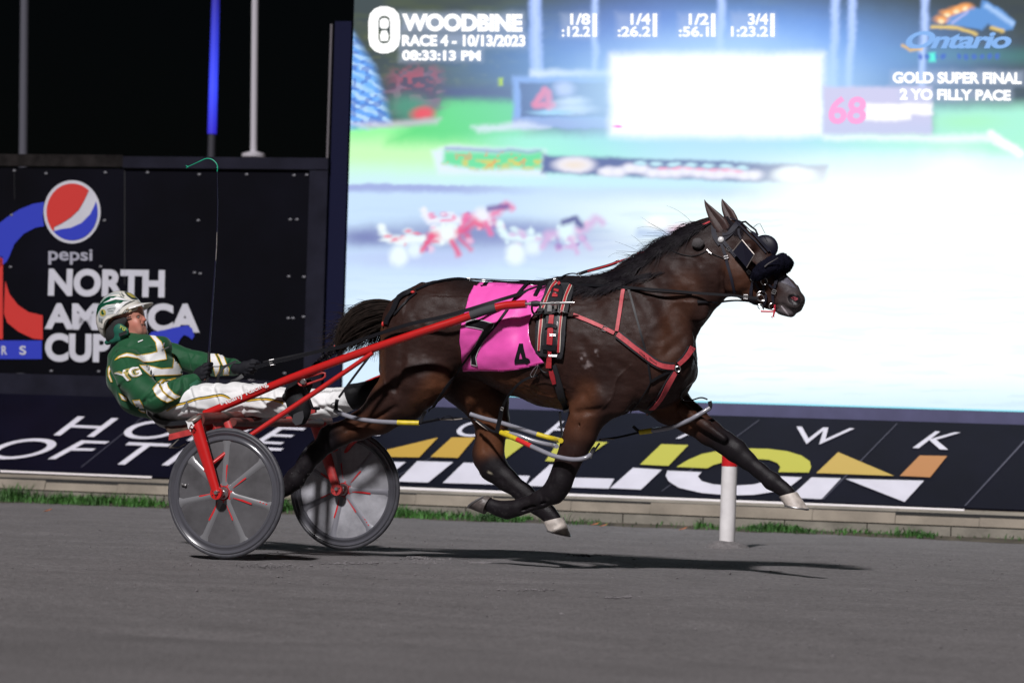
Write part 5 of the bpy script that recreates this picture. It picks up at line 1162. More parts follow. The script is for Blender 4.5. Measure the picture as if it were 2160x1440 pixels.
# decals that follow the cloth
def onto(bv, off, Y=0.0):
    def f(x, y):
        r = ray(x, y); h = bv.ray_cast(CAM, r.normalized())
        if h[0] is None: return None
        n = h[1] if h[1].dot(r) < 0 else -h[1]
        return h[0]+n*off
    return f
def decal(name, polys, fn, m, parent, step=4, border=None, bw=1.2):
    if len(polys) > 1:
        for pl in polys: o_ = decal(name, [pl], fn, m, parent, step, border, bw)
        return o_
    b = MB()
    for pl in polys:
        o, hs = (pl, ()) if not isinstance(pl, tuple) else pl
        v, f = cdt(list(o), [list(q) for q in hs], step); P = [fn(x, y) for x, y in v]
        ok = [g for g in f if all(P[i] is not None for i in g) and max((P[g[0]]-P[g[1]]).length, (P[g[1]]-P[g[2]]).length, (P[g[2]]-P[g[0]]).length) < .09]
        ok = orient(P, ok)
        used = sorted({i for g in ok for i in g}); mp = {i: j for j, i in enumerate(used)}; b.add([P[i] for i in used], [tuple(mp[i] for i in g) for g in ok])
    o_ = b.build(name, m, parent, True)
    if border:
        q = MB()
        for pl in polys:
            loops = [pl] if not isinstance(pl, tuple) else [pl[0]]+list(pl[1])
            for lp in loops:
                lp = list(lp); pts = []
                for a, c in zip(lp, lp[1:]+lp[:1]):
                    n = max(1, int(math.hypot(c[0]-a[0], c[1]-a[1])/3))
                    for k in range(n): pts.append((a[0]+(c[0]-a[0])*k/n, a[1]+(c[1]-a[1])*k/n))
                N = len(pts); cxy = []
                for i in range(N):
                    a, c = pts[i-1], pts[(i+1) % N]; dx, dy = c[0]-a[0], c[1]-a[1]; l = math.hypot(dx, dy)+1e-6; nx, ny = -dy/l*bw, dx/l*bw
                    cxy.append((fn(pts[i][0]+nx, pts[i][1]+ny), fn(pts[i][0]-nx, pts[i][1]-ny)))
                for i in range(N):
                    a, c = cxy[i], cxy[(i+1) % N]
                    if None in a or None in c or (a[0]-c[0]).length > .07 or (a[0]-a[1]).length > .05: continue
                    up = lambda v: v+(CAM-v).normalized()*.0015
                    q.add([up(a[0]), up(a[1]), up(c[1]), up(c[0])], [(0, 1, 2, 3)])
        q.build('piping', border, o_, True)
    return o_
def z3(pts): return [(180+x/4.0, 580+y/4.0) for x, y in pts]
M_wcl = mat('silk_white', (.76, .76, .76), .5, bump=.1, bscale=150); M_yel = mat('silk_yellow', (.62, .38, .03), .5)
M_gld = mat('initial_gold', (.42, .33, .10), .5); JF4 = onto(JB, .007); JF = onto(JB, .003); JF2 = onto(JB, .0045)
decal('chevron', [z3([(250, 718), (290, 680), (350, 660), (400, 668), (430, 682), (560, 660), (605, 645), (595, 570), (545, 512), (580, 505), (640, 565), (672, 650), (684, 712), (560, 732), (490, 735), (440, 704), (350, 688), (300, 694)])], JF, M_wcl, jk, 4, M_yel, .8)
decal('chevron', [z3([(455, 762), (520, 762), (640, 790), (735, 782), (742, 720), (735, 660), (765, 715), (800, 780), (835, 832), (770, 842), (640, 846), (545, 850), (500, 812)])], JF, M_wcl, jk, 4, M_yel, .8)
decal('sleeve_band', [z3([(568, 958), (600, 915), (640, 880), (668, 880), (640, 905), (622, 935), (650, 985), (700, 1030), (745, 1052), (690, 1072), (640, 1050), (600, 1020)])], JF, M_wcl, jk, 4, M_yel, .8)
decal('sleeve_band', [z3([(632, 925), (660, 895), (700, 880), (768, 866), (720, 885), (690, 912), (705, 955), (750, 1000), (800, 1022), (760, 1045), (700, 1015), (655, 975)])], JF, M_wcl, jk, 4, M_yel, .8)
decal('sleeve_band', [z3([(1050, 658), (1095, 668), (1140, 755), (1128, 815), (1100, 850), (1082, 780), (1060, 735)])], JF, M_wcl, jk, 4, M_yel, .8)
decal('sleeve_band', [z3([(1112, 670), (1160, 672), (1192, 745), (1216, 790), (1212, 840), (1165, 838), (1172, 780), (1135, 705)])], JF, M_wcl, jk, 4, M_yel, .8)
decal('side_panel', [z3([(400, 1055), (460, 1050), (490, 1105), (508, 1160), (470, 1150), (430, 1108)]), z3([(285, 995), (350, 1035), (352, 1062), (312, 1048)]), z3([(195, 790), (206, 765), (214, 790), (205, 830), (230, 900), (218, 900), (196, 850)])], JF, M_wcl, jk, 4, M_yel, .8)
textquad('initials', 'YG', [(241, 786), (291, 772), (301, 791), (262, 808)], lambda x, y: (JF2(x, y) or U(x, y, -.3)), M_gld, jk, .09, .95); textquad('initials_fill', 'YG', [(242, 787), (290, 773), (300, 790), (262, 807)], lambda x, y: (JF4(x, y) or U(x, y, -.3)), M_wcl, jk, .02, 1.0)
decal('front_lettering', [z3([(640, 625), (700, 600), (700, 610), (640, 637)]), z3([(655, 575), (668, 570), (660, 600), (645, 612)])], JF2, mat('tiny_grey', (.25, .25, .27), .5), jk, 3)
decal('zip', [z3([(445, 565), (485, 548), (488, 553), (448, 572)])], JF2, M_wcl, jk, 2)
# collar
cb = MB(); ring_ = []
for i in range(33):
    a = 2*math.pi*i/32; cx, cy = 288, 718; p = U(cx+26*math.cos(a), cy+(-2*math.cos(a)), 0); ring_.append(Vector((p.x, .075*math.sin(a), p.z)))
up_ = (U(280, 704, 0)-U(290, 724, 0)).normalized()
V = []; 
for k, (o_, s_) in enumerate(((-.03, 1.25), (0, 1.08), (.018, 1.0), (.018, .90), (-.01, .88))):
    c0 = sum(ring_[:-1], Vector())/32
    for p in ring_[:-1]: V.append(c0+(p-c0)*s_+up_*o_)
cb.add(V, [(k*32+i, k*32+(i+1) % 32, (k+1)*32+(i+1) % 32, (k+1)*32+i) for k in range(4) for i in range(32)]); cb.build('collar', M_green, jk)
cb = MB(); cb.tube([c0+(p-c0)*.98+up_*.019 for p in ring_], .0045, 8); cb.build('collar_trim', M_yel, jk)
decal('cuff', [[(398, 812), (412, 822), (424, 806), (416, 800)]], onto(JB, .002), mat('cuff_green', (.03, .14, .08), .5), jk, 4)
# trouser piping
def ribbon_on(b, pts, w, bv, off, Yd=0.0):
    fn = onto(bv, off); P = catmull([(p[0], p[1]) for p in pts], 8); prev = None
    for i, (x, y) in enumerate(P):
        a, c = P[max(i-1, 0)], P[min(i+1, len(P)-1)]; dx, dy = c[0]-a[0], c[1]-a[1]; l = math.hypot(dx, dy)+1e-6; nx, ny = -dy/l*w/2, dx/l*w/2
        q = (fn(x+nx, y+ny), fn(x-nx, y-ny))
        if prev and None not in q and None not in prev and (prev[0]-q[0]).length < .08: b.add([prev[0], prev[1], q[1], q[0]], [(0, 1, 2, 3)])
        prev = q
M_dkg = mat('piping_dark_green', (.008, .04, .02), .6)
pp = [(352, 866), (372, 855), (392, 850), (415, 842), (440, 838), (466, 834), (480, 838), (492, 845), (520, 845), (550, 842), (575, 844), (598, 850)]
b = MB(); ribbon_on(b, pp, 3.0, TB, .003); b.build('side_piping', M_yel, tr); b = MB(); ribbon_on(b, [(x, y-3) for x, y in pp], 1.4, TB, .003); b.build('side_piping', M_dkg, tr)
# gloves: a palm, four unequal bent fingers and a thumb each
def glove(cx, cy, Y, ang, grip, s=1.0, side=-1):
    """hand seen from the side; ang = direction of the forearm in the picture (deg, y up), grip = direction of the held bar"""
    c = U(cx, cy, Y); sc = 1/ppm(c)
    fx = Vector((math.cos(math.radians(ang)), 0, math.sin(math.radians(ang)))); gz = Vector((math.cos(math.radians(grip)), 0, math.sin(math.radians(grip)))); ny = Vector((0, side, 0))
    Q = lambda a, b_, d: c+fx*a*s+gz*b_*s+ny*d*s
    lo = np.array(c)-.13; hi = np.array(c)+.13; S = SDF(lo, hi, .0042)
    def C_(pts, k=.008, ys=1.0): S.chain([(tuple(p), r*s) for p, r in pts], k, ys)
    C_([(Q(-.085, 0, -.005), .030), (Q(-.055, 0, 0), .029)], .01)
    C_([(Q(-.040, .022, .006), .022), (Q(-.008, .024, .012), .020)], .012); C_([(Q(-.040, -.016, .006), .022), (Q(-.010, -.020, .010), .018)], .012); C_([(Q(-.04, .004, .006), .024), (Q(-.008, .003, .014), .021)], .012)
    for k, (g_, L1, L2, r) in enumerate(((.032, .026, .024, .0105), (.012, .029, .026, .0110), (-.009, .027, .025, .0105), (-.028, .022, .021, .0092))):
        C_([(Q(.002, g_, .020), r+.001), (Q(L1*.85, g_*1.02, .014), r), (Q(L1+.004, g_, -.010), r*.96), (Q(.008, g_, -.026), r*.9), (Q(-.012, g_*.95, -.022), r*.8)], .0025)
    C_([(Q(-.040, .030, -.008), .014), (Q(-.015, .046, -.016), .0125), (Q(.012, .040, -.020), .011), (Q(.024, .026, -.012), .0095)], .004)
    P, F = S.mesh(0); P = smoothmesh(P, F, 1, .4)
    o = npmesh('glove', P, F, mat('glove_black', (.009, .009, .013), .7, spec=.25, bump=.12, bscale=150), PER); return o
glove(432, 786, -.15, 28, 82, 1.12, -1); glove(527, 777, .08, 2, 60, 1.08, -1)
# helmet
def helmet():
    lo = np.array(U(190, 740, 0)); hi = np.array(U(335, 590, 0)); lo[1] = -.17; hi[1] = .17; lo2 = np.minimum(lo, hi); hi2 = np.maximum(lo, hi)
    S = SDF(lo2, hi2, .0045); q = 1/ppm(U(255, 660, 0))
    S.ell(U(254, 664, 0), (51*q, .128, 51*q), .02); S.ell(U(246, 676, 0), (42*q, .118, 46*q), .02)
    S.ell(U(254, 668, 0), (45*q, .113, 45*q), .005, sub=True)
    for pts in ([(318, 700, 0, 47), (300, 700, 0, 43), (276, 712, 0, 46)], [(262, 716, 0, 36), (250, 736, 0, 30), (270, 760, 0, 40)], [(205, 745, 0, 32), (240, 750, 0, 34)]):
        S.chain([PX(*p) for p in pts], .008, 9, True)
    P, F = S.mesh(0); P = smoothmesh(P, F, 2, .5); n = vnoise(P, 50, 3)
    o = npmesh('helmet', P, F, mat('helmet_white', (.74, .72, .66), .18, coat=.6), PER); return o, bvh(P, F)
hel, HEB = helmet()
def z6(pts): return [(200+x/10.29, 600+y/10.29) for x, y in pts]
HF_ = onto(HEB, .0015); HF2 = onto(HEB, .0028); HF3 = onto(HEB, .004)
M_hg = mat('helmet_green', (.006, .075, .040), .2, coat=.6); M_hc = mat('helmet_cream', (.62, .50, .34), .25, coat=.5); M_hgr = mat('helmet_grey', (.46, .49, .49), .25, coat=.5); M_hd = mat('helmet_dark_line', (.03, .05, .05), .3); M_gold = mat('helmet_gold', (.40, .34, .08), .3)
decal('green_panel', [z6([(55, 520), (90, 420), (170, 330), (300, 265), (440, 250), (600, 280), (700, 330), (790, 345), (640, 375), (520, 420), (380, 425), (250, 445), (150, 500), (80, 600), (45, 700), (40, 600)])], HF_, M_hg, hel, 2)
decal('grey_panel', [z6([(90, 590), (200, 480), (380, 440), (540, 420), (430, 560), (400, 640), (260, 670), (150, 800), (90, 820), (70, 700)])], HF_, M_hgr, hel, 2)
decal('white_streaks', [z6([(185, 405), (330, 330), (350, 300), (400, 300), (480, 268), (600, 300), (780, 350), (640, 345), (450, 330), (330, 365)]), z6([(400, 640), (480, 480), (620, 370), (800, 350), (660, 420), (560, 530), (490, 640)])], HF2, mat('helmet_pure_white', (.75, .75, .75), .2, coat=.5), hel, 2)
decal('top_band', [z6([(100, 350), (200, 250), (350, 185), (520, 170), (560, 200), (400, 225), (250, 290), (120, 420)])], HF_, M_hgr, hel, 2)
decal('crown_emblem', [z6([(640, 170), (700, 140), (800, 160), (900, 230), (960, 300), (900, 330), (800, 320), (700, 250)])], HF_, M_hd, hel, 2)
decal('crown_emblem_gold', [z6([(680, 190), (760, 190), (860, 260), (880, 300), (800, 285), (720, 230)])], HF2, M_gold, hel, 2)
decal('side_emblem', [z6([(115, 600), (150, 545), (210, 540), (245, 590), (240, 660), (180, 695), (125, 670)])], HF2, M_gold, hel, 2)
decal('side_emblem_mark', [z6([(150, 570), (190, 560), (185, 600), (220, 640), (180, 660), (150, 630)])], HF3, M_hg, hel, 2)
b = MB()
for pts in ([(560, 200), (600, 240), (630, 280)], [(575, 170), (600, 215), (640, 260)], [(540, 210), (560, 250), (600, 285)], [(275, 545), (350, 525), (450, 515)], [(290, 580), (400, 575)], [(110, 720), (105, 800)], [(140, 730), (140, 830)], [(165, 740), (160, 840)], [(470, 620), (540, 540)], [(600, 480), (700, 420), (860, 345)], [(110, 930), (190, 970)]): ribbon_on(b, z6(pts), 1.1, HEB, .003)
b.build('fine_lines', M_hd, hel)
b = MB(); rimp = [(1045, 385), (960, 440), (860, 490), (740, 545), (660, 610), (590, 690), (500, 745), (400, 755), (310, 775), (250, 850), (240, 960), (260, 1060)]; ribbon_on(b, z6(rimp), 8.5, HEB, .004); b.build('cream_edge_band', M_hc, hel)
b = MB(); ribbon_on(b, z6([(x-6, y-8) for x, y in rimp]), 1.2, HEB, .0055); b.build('edge_stitching', M_hd, hel)
# visor peak
V = []; nY = 15
rootp = [(300, 641), (290, 649), (268, 659)]; 
for i in range(7):
    t = i/6
    for j in range(nY):
        s = -1+2*j/(nY-1); a = U(262+40*(1-s*s)**.6*.95, 661-20*(1-s*s)**.6, 0); c = U(276+45*(1-s*s)**.75, 659-19*(1-s*s)**.75, 0)
        p = a.lerp(c, t); V.append((p.x, .108*s*(1-.10*t), p.z+.006*(1-s*s)))
b = MB(); b.add(V, [(i*nY+j, (i+1)*nY+j, (i+1)*nY+j+1, i*nY+j+1) for i in range(6) for j in range(nY-1)]); vz = b.build('peak', mat('peak_white', (.70, .68, .66), .3, coat=.4), hel)
sm_ = vz.modifiers.new('s', 'SOLIDIFY'); sm_.thickness = .004
# liner, ear guard and chin strap
garment('ear_guard', [([(252, 696, -.098, 15), (262, 700, -.094, 12)], .012, .45), ([(238, 716, -.085, 8), (252, 712, -.094, 9)], .01, .6), ([(226, 722, -.06, 6), (240, 718, -.08, 6)], .01, .8)], .0045, mat('guard_green', (.006, .10, .065), .6, bump=.1), wr=.001)
garment('helmet_liner', [([(246, 686, -.085, 15), (240, 702, -.082, 16), (262, 676, -.090, 8)], .015, .5), ([(236, 712, -.05, 13), (236, 712, .05, 13)], .02, 1), ([(246, 686, .085, 15), (240, 702, .082, 16)], .015, .5)], .005, mat('liner_black', (.012, .012, .013), .8), wr=0)
EG = bpy.data.objects['ear_guard']
textquad('ear_guard_initials', 'YG', [(254, 685), (267, 692), (262, 698), (250, 690)], lambda x, y: U(x, y, -.125), mat('thread_yellow', (.45, .5, .03), .6), EG, .02)
shape('ear_guard_strap', [z6([(520, 1060), (680, 1000), (700, 1060), (560, 1120), (525, 1130)])], lambda x, y: U(x, y, -.1235), mat('liner_black', (0, 0, 0)), EG)
# glasses
GL = thing('glasses', '', 'x'); del GL['label']; del GL['category']; GL.location = U(290, 668, 0); GL.parent = PER; GL.matrix_parent_inverse = Matrix.Translation(-Vector(PER.location))
def gobj(mb, name, m):
    o = obj(name, mb.v, mb.f, m, None, True); o.parent = GL; o.matrix_parent_inverse = GL.matrix_world.inverted() if False else Matrix.Translation(-Vector(GL.location)); return o
for s in (-1, 1): gobj(MB().tube([U(256, 674, s*.088), U(266, 671, s*.082), U(276, 668, s*.074)], [.004, .0045, .0035], 8, flat=.6), 'temple', M_rub)
V = []; n = 17
for i in range(5):
    for j in range(n):
        s = -1+2*j/(n-1); x = 300-26*abs(s)**2.2; y = 664+12*(i/4)*(1-.25*abs(s))+1.0*abs(s)*3; p = U(x+1, y, 0); V.append((p.x, .072*s, p.z))
lens = MB().add(V, [(i*n+j, (i+1)*n+j, (i+1)*n+j+1, i*n+j+1) for i in range(4) for j in range(n-1)])
ml = bpy.data.materials.new('lens_clear'); ml.use_nodes = True; bl_ = ml.node_tree.nodes['Principled BSDF']; bl_.inputs['Transmission Weight'].default_value = 1; bl_.inputs['Roughness'].default_value = .02; bl_.inputs['IOR'].default_value = 1.02; bl_.inputs['Base Color'].default_value = (.85, .75, .75, 1); bl_.inputs['Coat Weight'].default_value = 1
gobj(lens, 'lens', ml)
gobj(MB().tube([Vector(V[4*n+j]) for j in range(n)], .0016, 6), 'lens_edge', mat('lens_edge', (.10, .05, .05), .3))
# neck scarf bit under the chin
decal('neck_guard', [z6([(770, 1070), (800, 1065), (960, 1130), (900, 1150), (760, 1140)])], onto(BB, .004), M_wcl, body, 2)

# whip
WH = thing('whip', 'long thin black driving whip held upright with a green snapper at its tip', 'whip', U(432, 806, -.15))
def wbuild(mb, name, m): return mb.build(name, m, WH)
wp = [(436, 806, -.155), (440, 775, -.155), (441, 742, -.15), (444, 700, -.15), (449, 630, -.145), (455, 540, -.14), (459, 450, -.135), (458, 362, -.13)]
W3 = [Vector(U(*p)) for p in wp]; wbuild(MB().tube(W3[:3], [.0085, .0095, .0075], 12), 'handle', M_rub)
wbuild(MB().tube([Vector(q) for q in catmull(W3[2:], 6)], [.0062-.0046*i/30 for i in range(31)], 8), 'shaft', mat('whip_navy', (.01, .01, .03), .3))
wbuild(MB().tube([Vector(U(x, y, -.142)) for x, y in ((455.2, 550), (457, 520), (457.6, 490))], .0026, 8), 'silver_wrap', M_steelw)
wbuild(MB().tube([Vector(U(*q)) for q in catmull([(458, 362, -.13), (459, 352, -.13), (455, 343, -.13), (446, 336, -.13), (434, 335, -.13), (418, 342, -.13), (396, 352, -.13)], 6)], [.0026]*30+[.002]*7, 8), 'snapper', mat('snapper_green', (.0, .40, .22), .5))
b = MB(); b.ball(U(396, 352, -.13), .005, 8, 6); b.tube([U(396, 352, -.13), U(392, 349, -.13)], .0018, 5); b.tube([U(396, 352, -.13), U(393, 355, -.13)], .0018, 5); b.ball(U(458.6, 354, -.13), .005, 8, 6); b.build('snapper_knots', MATS['snapper_green'], WH)
# ------------------------------------------------------------------ ears
def ear(Y, rows, lean):
    vs = []; n = 20
    for i, (x, y, r) in enumerate(rows):
        p = U(x, y, Y+lean*i/len(rows)); q = r/ppm(p); a, c = rows[max(i-1, 0)], rows[min(i+1, len(rows)-1)]; dx, dy = c[0]-a[0], c[1]-a[1]; l = math.hypot(dx, dy); nx = Vector((-dy/l, 0, -dx/l))
        for j in range(n):
            an = 2*math.pi*j/n; ca, sa = math.cos(an), math.sin(an); dep = .42*sa*q
            if sa < 0: dep = .42*sa*q*(1-.9*max(0, 1-abs(ca)*1.3))*1.0          # hollow front
            vs.append(p+nx*(q*ca)+Vector((0, dep, 0)))
    N = len(rows); fs = [(r*n+j, r*n+(j+1) % n, (r+1)*n+(j+1) % n, (r+1)*n+j) for r in range(N-1) for j in range(n)]+[tuple(range(n)), tuple(reversed(range((N-1)*n, N*n)))]
    b = MB(); b.add(vs, fs); return b.build('ear', mat('ear_coat', (.040, .018, .016), .5, bump=.15, bscale=300, var=.3, vscale=60, sheen=.15), HORSE)
ear(-.05, [(1529, 492, 13), (1525, 483, 16.5), (1518, 472, 17), (1510, 461, 14.5), (1502, 450, 11), (1496, 441, 8), (1491, 433, 4.8), (1487.5, 426, 2), (1486, 421, .4)], -.015)
ear(.06, [(1549, 474, 12), (1543, 462, 13), (1537, 450, 12.5), (1531, 440, 9.5), (1527, 431, 6.2), (1524.5, 425, 3.4), (1523, 419.5, .5)], .01)
for s in (-1, 1):
    e = MB(); p = U(1579, 532, s*.083); h_ = HN(1579, 532, -.012)[0] if s < 0 else None
    e.ball(h_ if h_ is not None else p, .017, 16, 10); e.build('eye', mat('eye_dark', (.01, .006, .005), .08, coat=1), HORSE)

# ------------------------------------------------------------------ straps that lie on the horse
def onpt(x, y, off, Yf=None, force=False):
    h, n = HN(x, y, off); f = U(x, y, Yf) if Yf is not None else None
    if h is None: return f if f is not None or not force else U(x, y, -.06)
    if f is None: return h
    return h if (h-CAM).length < (f-CAM).length else f
def smoothw(Q, it=2):
    for _ in range(it): Q = [Q[0]]+[(Q[i-1]+Q[i]*2+Q[i+1])/4 for i in range(1, len(Q)-1)]+[Q[-1]]
    return Q
def strap(b, pts, w, off=.006, th=.004, sub=6, sm=2):
    has = len(pts[0]) > 2
    P = catmull(pts, sub); A = []; Bq = []
    for i, p in enumerate(P):
        a, c = P[max(i-1, 0)], P[min(i+1, len(P)-1)]; dx, dy = c[0]-a[0], c[1]-a[1]; l = math.hypot(dx, dy)+1e-6; nx, ny = -dy/l*w/2, dx/l*w/2; Yf = p[2] if has else None
        u = onpt(p[0]+nx, p[1]+ny, off, Yf); v = onpt(p[0]-nx, p[1]-ny, off, Yf); m = onpt(p[0], p[1], off, Yf)
        if m is None: m = u or v
        if m is None: continue
        if u is None or (u-m).length > .03: u = hitplane(p[0]+nx, p[1]+ny, m, FWD)
        if v is None or (v-m).length > .03: v = hitplane(p[0]-nx, p[1]-ny, m, FWD)
        A.append(u); Bq.append(v)
    A = smoothw(A, sm); Bq = smoothw(Bq, sm); N = len(A); vs = []
    for i in range(N):
        t = (A[min(i+1, N-1)]-A[max(i-1, 0)]); o = t.cross(Bq[i]-A[i]); o = o.normalized() if o.length > 1e-9 else -FWD
        if o.dot(FWD) > 0: o = -o
        vs += [A[i], Bq[i], Bq[i]+o*th, A[i]+o*th]
    fs = [(i*4+j, i*4+(j+1) % 4, (i+1)*4+(j+1) % 4, (i+1)*4+j) for i in range(N-1) for j in range(4)]+[(0, 1, 2, 3), ((N-1)*4+3, (N-1)*4+2, (N-1)*4+1, (N-1)*4)]
    b.add(vs, fs); return b
def cord(b, pts, r, off=.006, sub=5, n=8):
    has = len(pts[0]) > 2; Q = [onpt(p[0], p[1], off, p[2] if has else None) for p in catmull(pts, sub)]; Q = smoothw([q for q in Q if q is not None], 2)
    b.tube(Q, r, n); return b
def one(fn_, *a, name='strap', m=None, par=None, **k):
    b = MB(); fn_(b, *a, **k); return b.build(name, m, par)
def buckle(name, x, y, w, h, ang, off, par, Yf=None, t=.0018):
    c = onpt(x, y, off, Yf, True); q = 1/ppm(c); ca, sa = math.cos(math.radians(ang)), math.sin(math.radians(ang))
    pts = [hitplane(x+ca*a*w/2-sa*b_*h/2, y+sa*a*w/2+ca*b_*h/2, c, (FWD*.8+Vector((0, .2, 0)))) for a, b_ in ((-1, -1), (1, -1), (1, 1), (-1, 1), (-1, -1))]
    b = MB()
    for a, d in zip(pts, pts[1:]): b.tube([a, d], t, 8)
    b.tube([(pts[0]+pts[3])/2, (pts[1]+pts[2])/2], t*.8, 6); return b.build(name, M_steel, par)
def ringat(name, x, y, r, par, Yf=None, off=.012, t=.0028, m=None, tilt=0):
    c = onpt(x, y, off, Yf, True); q = 1/ppm(c); b = MB(); b.ring(c, (FWD+Vector((.0, .0, tilt))), r*q, t, 26, 8); return b.build(name, m or M_steel, par)
M_pink = mat('cloth_pink', (.86, .10, .47), .42, bump=.10, bscale=200, var=.05, vscale=14, coat=.15)
M_strapred = mat('strap_red', (.42, .025, .035), .5, var=.15, vscale=60, bump=.08, bscale=200)
M_strappink = mat('strap_faded_red', (.50, .06, .075), .55, var=.2, vscale=50, bump=.1, bscale=200)
M_cream = mat('edging_cream', (.62, .58, .50), .6); M_felt = mat('pad_black', (.014, .014, .018), .7, bump=.2, bscale=180); M_digit = mat('digit_black', (.008, .008, .010), .35, bump=.08)
def q2(p): return [(940+a[0]/3.6, 560+a[1]/3.6)+tuple(a[2:]) for a in p]
def q4(p): return [(980+a[0]/7.58, 590+a[1]/7.58)+tuple(a[2:]) for a in p]

# saddle cloth ------------------------------------------------------
CL = thing('saddle_cloth', 'bright pink saddle cloth with black number 4 draped over the horse back', 'cloth', tuple(U(1060, 600, 0)))
def clothpt(off):
    def f(x, y):
        h, n = HN(x, max(y, 604), .012)
        if h is None: return U(x, y, -.1)
        if y < 604: h = U(x, y, h.y*max(.0, (y-590)/14)-.03)
        u = (x*.62+y*.78)/13.0; v = (x*.78-y*.62)/40.0
        fold = .0085*math.sin(u+1.6*math.sin(v))*min(1, max(0, (y-640)/60)); low = max(0, (y-740)/40)*.010
        nz = noise.noise(Vector((x/34.0, y/60.0, 0)))*.007
        return Vector((h.x, h.y-(.004+fold+low+nz+off), h.z))
    return f
outline = q2([(265, 125), (400, 128), (600, 142), (780, 160), (762, 230), (735, 300), (685, 365), (650, 410), (636, 450), (640, 530), (665, 600), (700, 670), (752, 735), (700, 752), (560, 785), (440, 799), (300, 792), (147, 793), (125, 700), (116, 580), (128, 470), (150, 360), (180, 240), (220, 165)])
v, f = cdt(outline, [], 4.5); fc = clothpt(0); P3 = [fc(x, y) for x, y in v]
f = orient(P3, f); near_ = obj('near_flap', P3, f, M_pink, CL, True); sd = near_.modifiers.new('s', 'SOLIDIFY'); sd.thickness = .0025; sd.offset = -1
obj('far_flap', [(p.x, -p.y, p.z) for p in P3], [tuple(reversed(t)) for t in f], M_pink, CL, True)
def clothdecal(name, polys, off, m, border=None, bw=.8):
    o = decal(name, polys, clothpt(off), m, CL, 3, border, bw); return o
clothdecal('digit', [q4([(60, 680), (190, 635), (510, 705), (495, 760), (420, 840), (310, 1010), (240, 1130), (215, 1230), (250, 1365), (150, 1345), (120, 1180), (200, 1010), (335, 805), (170, 765), (50, 750)])], .004, M_digit, mat('digit_edge', (.45, .42, .45), .5), .9)
clothdecal('digit', [(q4([(900, 1020), (965, 1020), (985, 1130), (1005, 1240), (1060, 1262), (1072, 1305), (1020, 1345), (980, 1325), (830, 1345), (830, 1285), (870, 1150)]), (q4([(925, 1160), (950, 1260), (890, 1265)]),))], .004, M_digit)
clothdecal('fastening_tab', [q4([(265, 118), (330, 35), (402, 32), (332, 125)])], .006, M_digit); clothdecal('fastening_tab', [q4([(1115, 272), (1200, 110), (1272, 112), (1180, 282)])], .006, M_digit)
b = MB(); fcs = clothpt(.0035); hp = catmull(q2([(150, 778), (300, 780), (440, 786), (560, 772), (745, 728)]), 8); hv = []
for x, y in hp: hv += [fcs(x, y-.6), fcs(x, y+.6)]
b.add(hv, [(2*i, 2*i+1, 2*i+3, 2*i+2) for i in range(len(hp)-1)]); b.build('hem_stitch', mat('stitch', (.5, .03, .22), .6), CL)

# harness saddle ----------------------------------------------------
HS = thing('harness_saddle', 'black padded harness saddle with red straps and steel fittings behind the withers', 'saddle', tuple(U(1175, 600, 0)))
def padpt(off):
    def f(x, y):
        h, n = HN(x, max(y, 603), .0)
        if h is None: return U(x, y, -.06)
        h = h+n*off
        if y < 603: h = U(x, y, h.y*.5)
        return h
    return f
def pad(name, poly, off, m, par, step=4, th=.014):
    v, f = cdt(poly, [], step); fn_ = padpt(off); Pp = [fn_(x, y) for x, y in v]; o = obj(name, Pp, orient(Pp, f), m, par, True); s_ = o.modifiers.new('s', 'SOLIDIFY'); s_.thickness = th; s_.offset = -1; bv = o.modifiers.new('b', 'BEVEL'); bv.width = .003; bv.limit_method = 'ANGLE'; return o
pad('pad', q4([(1335, 120), (1290, 240), (1255, 340), (1215, 450), (1180, 600), (1155, 850), (1148, 1050), (1160, 1150), (1215, 1215), (1400, 1235), (1575, 1262), (1600, 1180), (1630, 900), (1650, 600), (1690, 420), (1740, 280), (1762, 150), (1650, 90), (1520, 60), (1400, 60)]), .022, M_felt, HS)
pad('centre_plate', q4([(1400, 200), (1450, 165), (1560, 165), (1600, 230), (1590, 330), (1540, 480), (1525, 700), (1515, 1150), (1295, 1150), (1310, 700), (1340, 480), (1390, 330)]), .031, mat('plate_leather', (.02, .02, .024), .35, bump=.1), HS, 4, .008)
for pts in ([(1480, 95), (1400, 185), (1335, 330), (1290, 450), (1255, 590), (1225, 900), (1214, 1125)], [(1718, 145), (1650, 300), (1608, 430), (1575, 560), (1552, 800), (1530, 1155)]):
    st = one(strap, q4(pts), 6.6, name='edging', m=M_cream, par=HS, off=.025, th=.003); one(strap, q4([(x, y+4) for x, y in pts]), 4.2, name='red_strip', m=M_strapred, par=st, off=.0282, th=.003)
for pts, w in (([(1485, 230), (1478, 265)], 9.5), ([(1470, 305), (1465, 340)], 9.5), ([(1425, 600), (1412, 800), (1405, 1035)], 10.5), ([(1404, 1125), (1400, 1210)], 10.5), ([(1398, 1225), (1394, 1390)], 11), ([(1505, 130), (1530, 160)], 6)):
    one(strap, q4(pts), w, name='girth_strap', m=M_strapred, par=HS, off=.033, th=.004, sm=0)
for pts in ([(1310, 775), (1410, 760), (1510, 785)], [(1290, 1085), (1400, 1080), (1515, 1085)]): one(strap, q4(pts), 9 if pts[0][1] > 900 else 7, name='keeper', m=M_leather, par=HS, off=.0385, th=.004, sm=1)
buckle('buckle', *q4([(1408, 885)])[0], 13, 3.2, 2, .042, HS); buckle('buckle', *q4([(1410, 1213)])[0], 18, 2.6, 2, .040, HS); buckle('buckle', *q4([(1462, 293)])[0], 14, 5, 3, .042, HS)
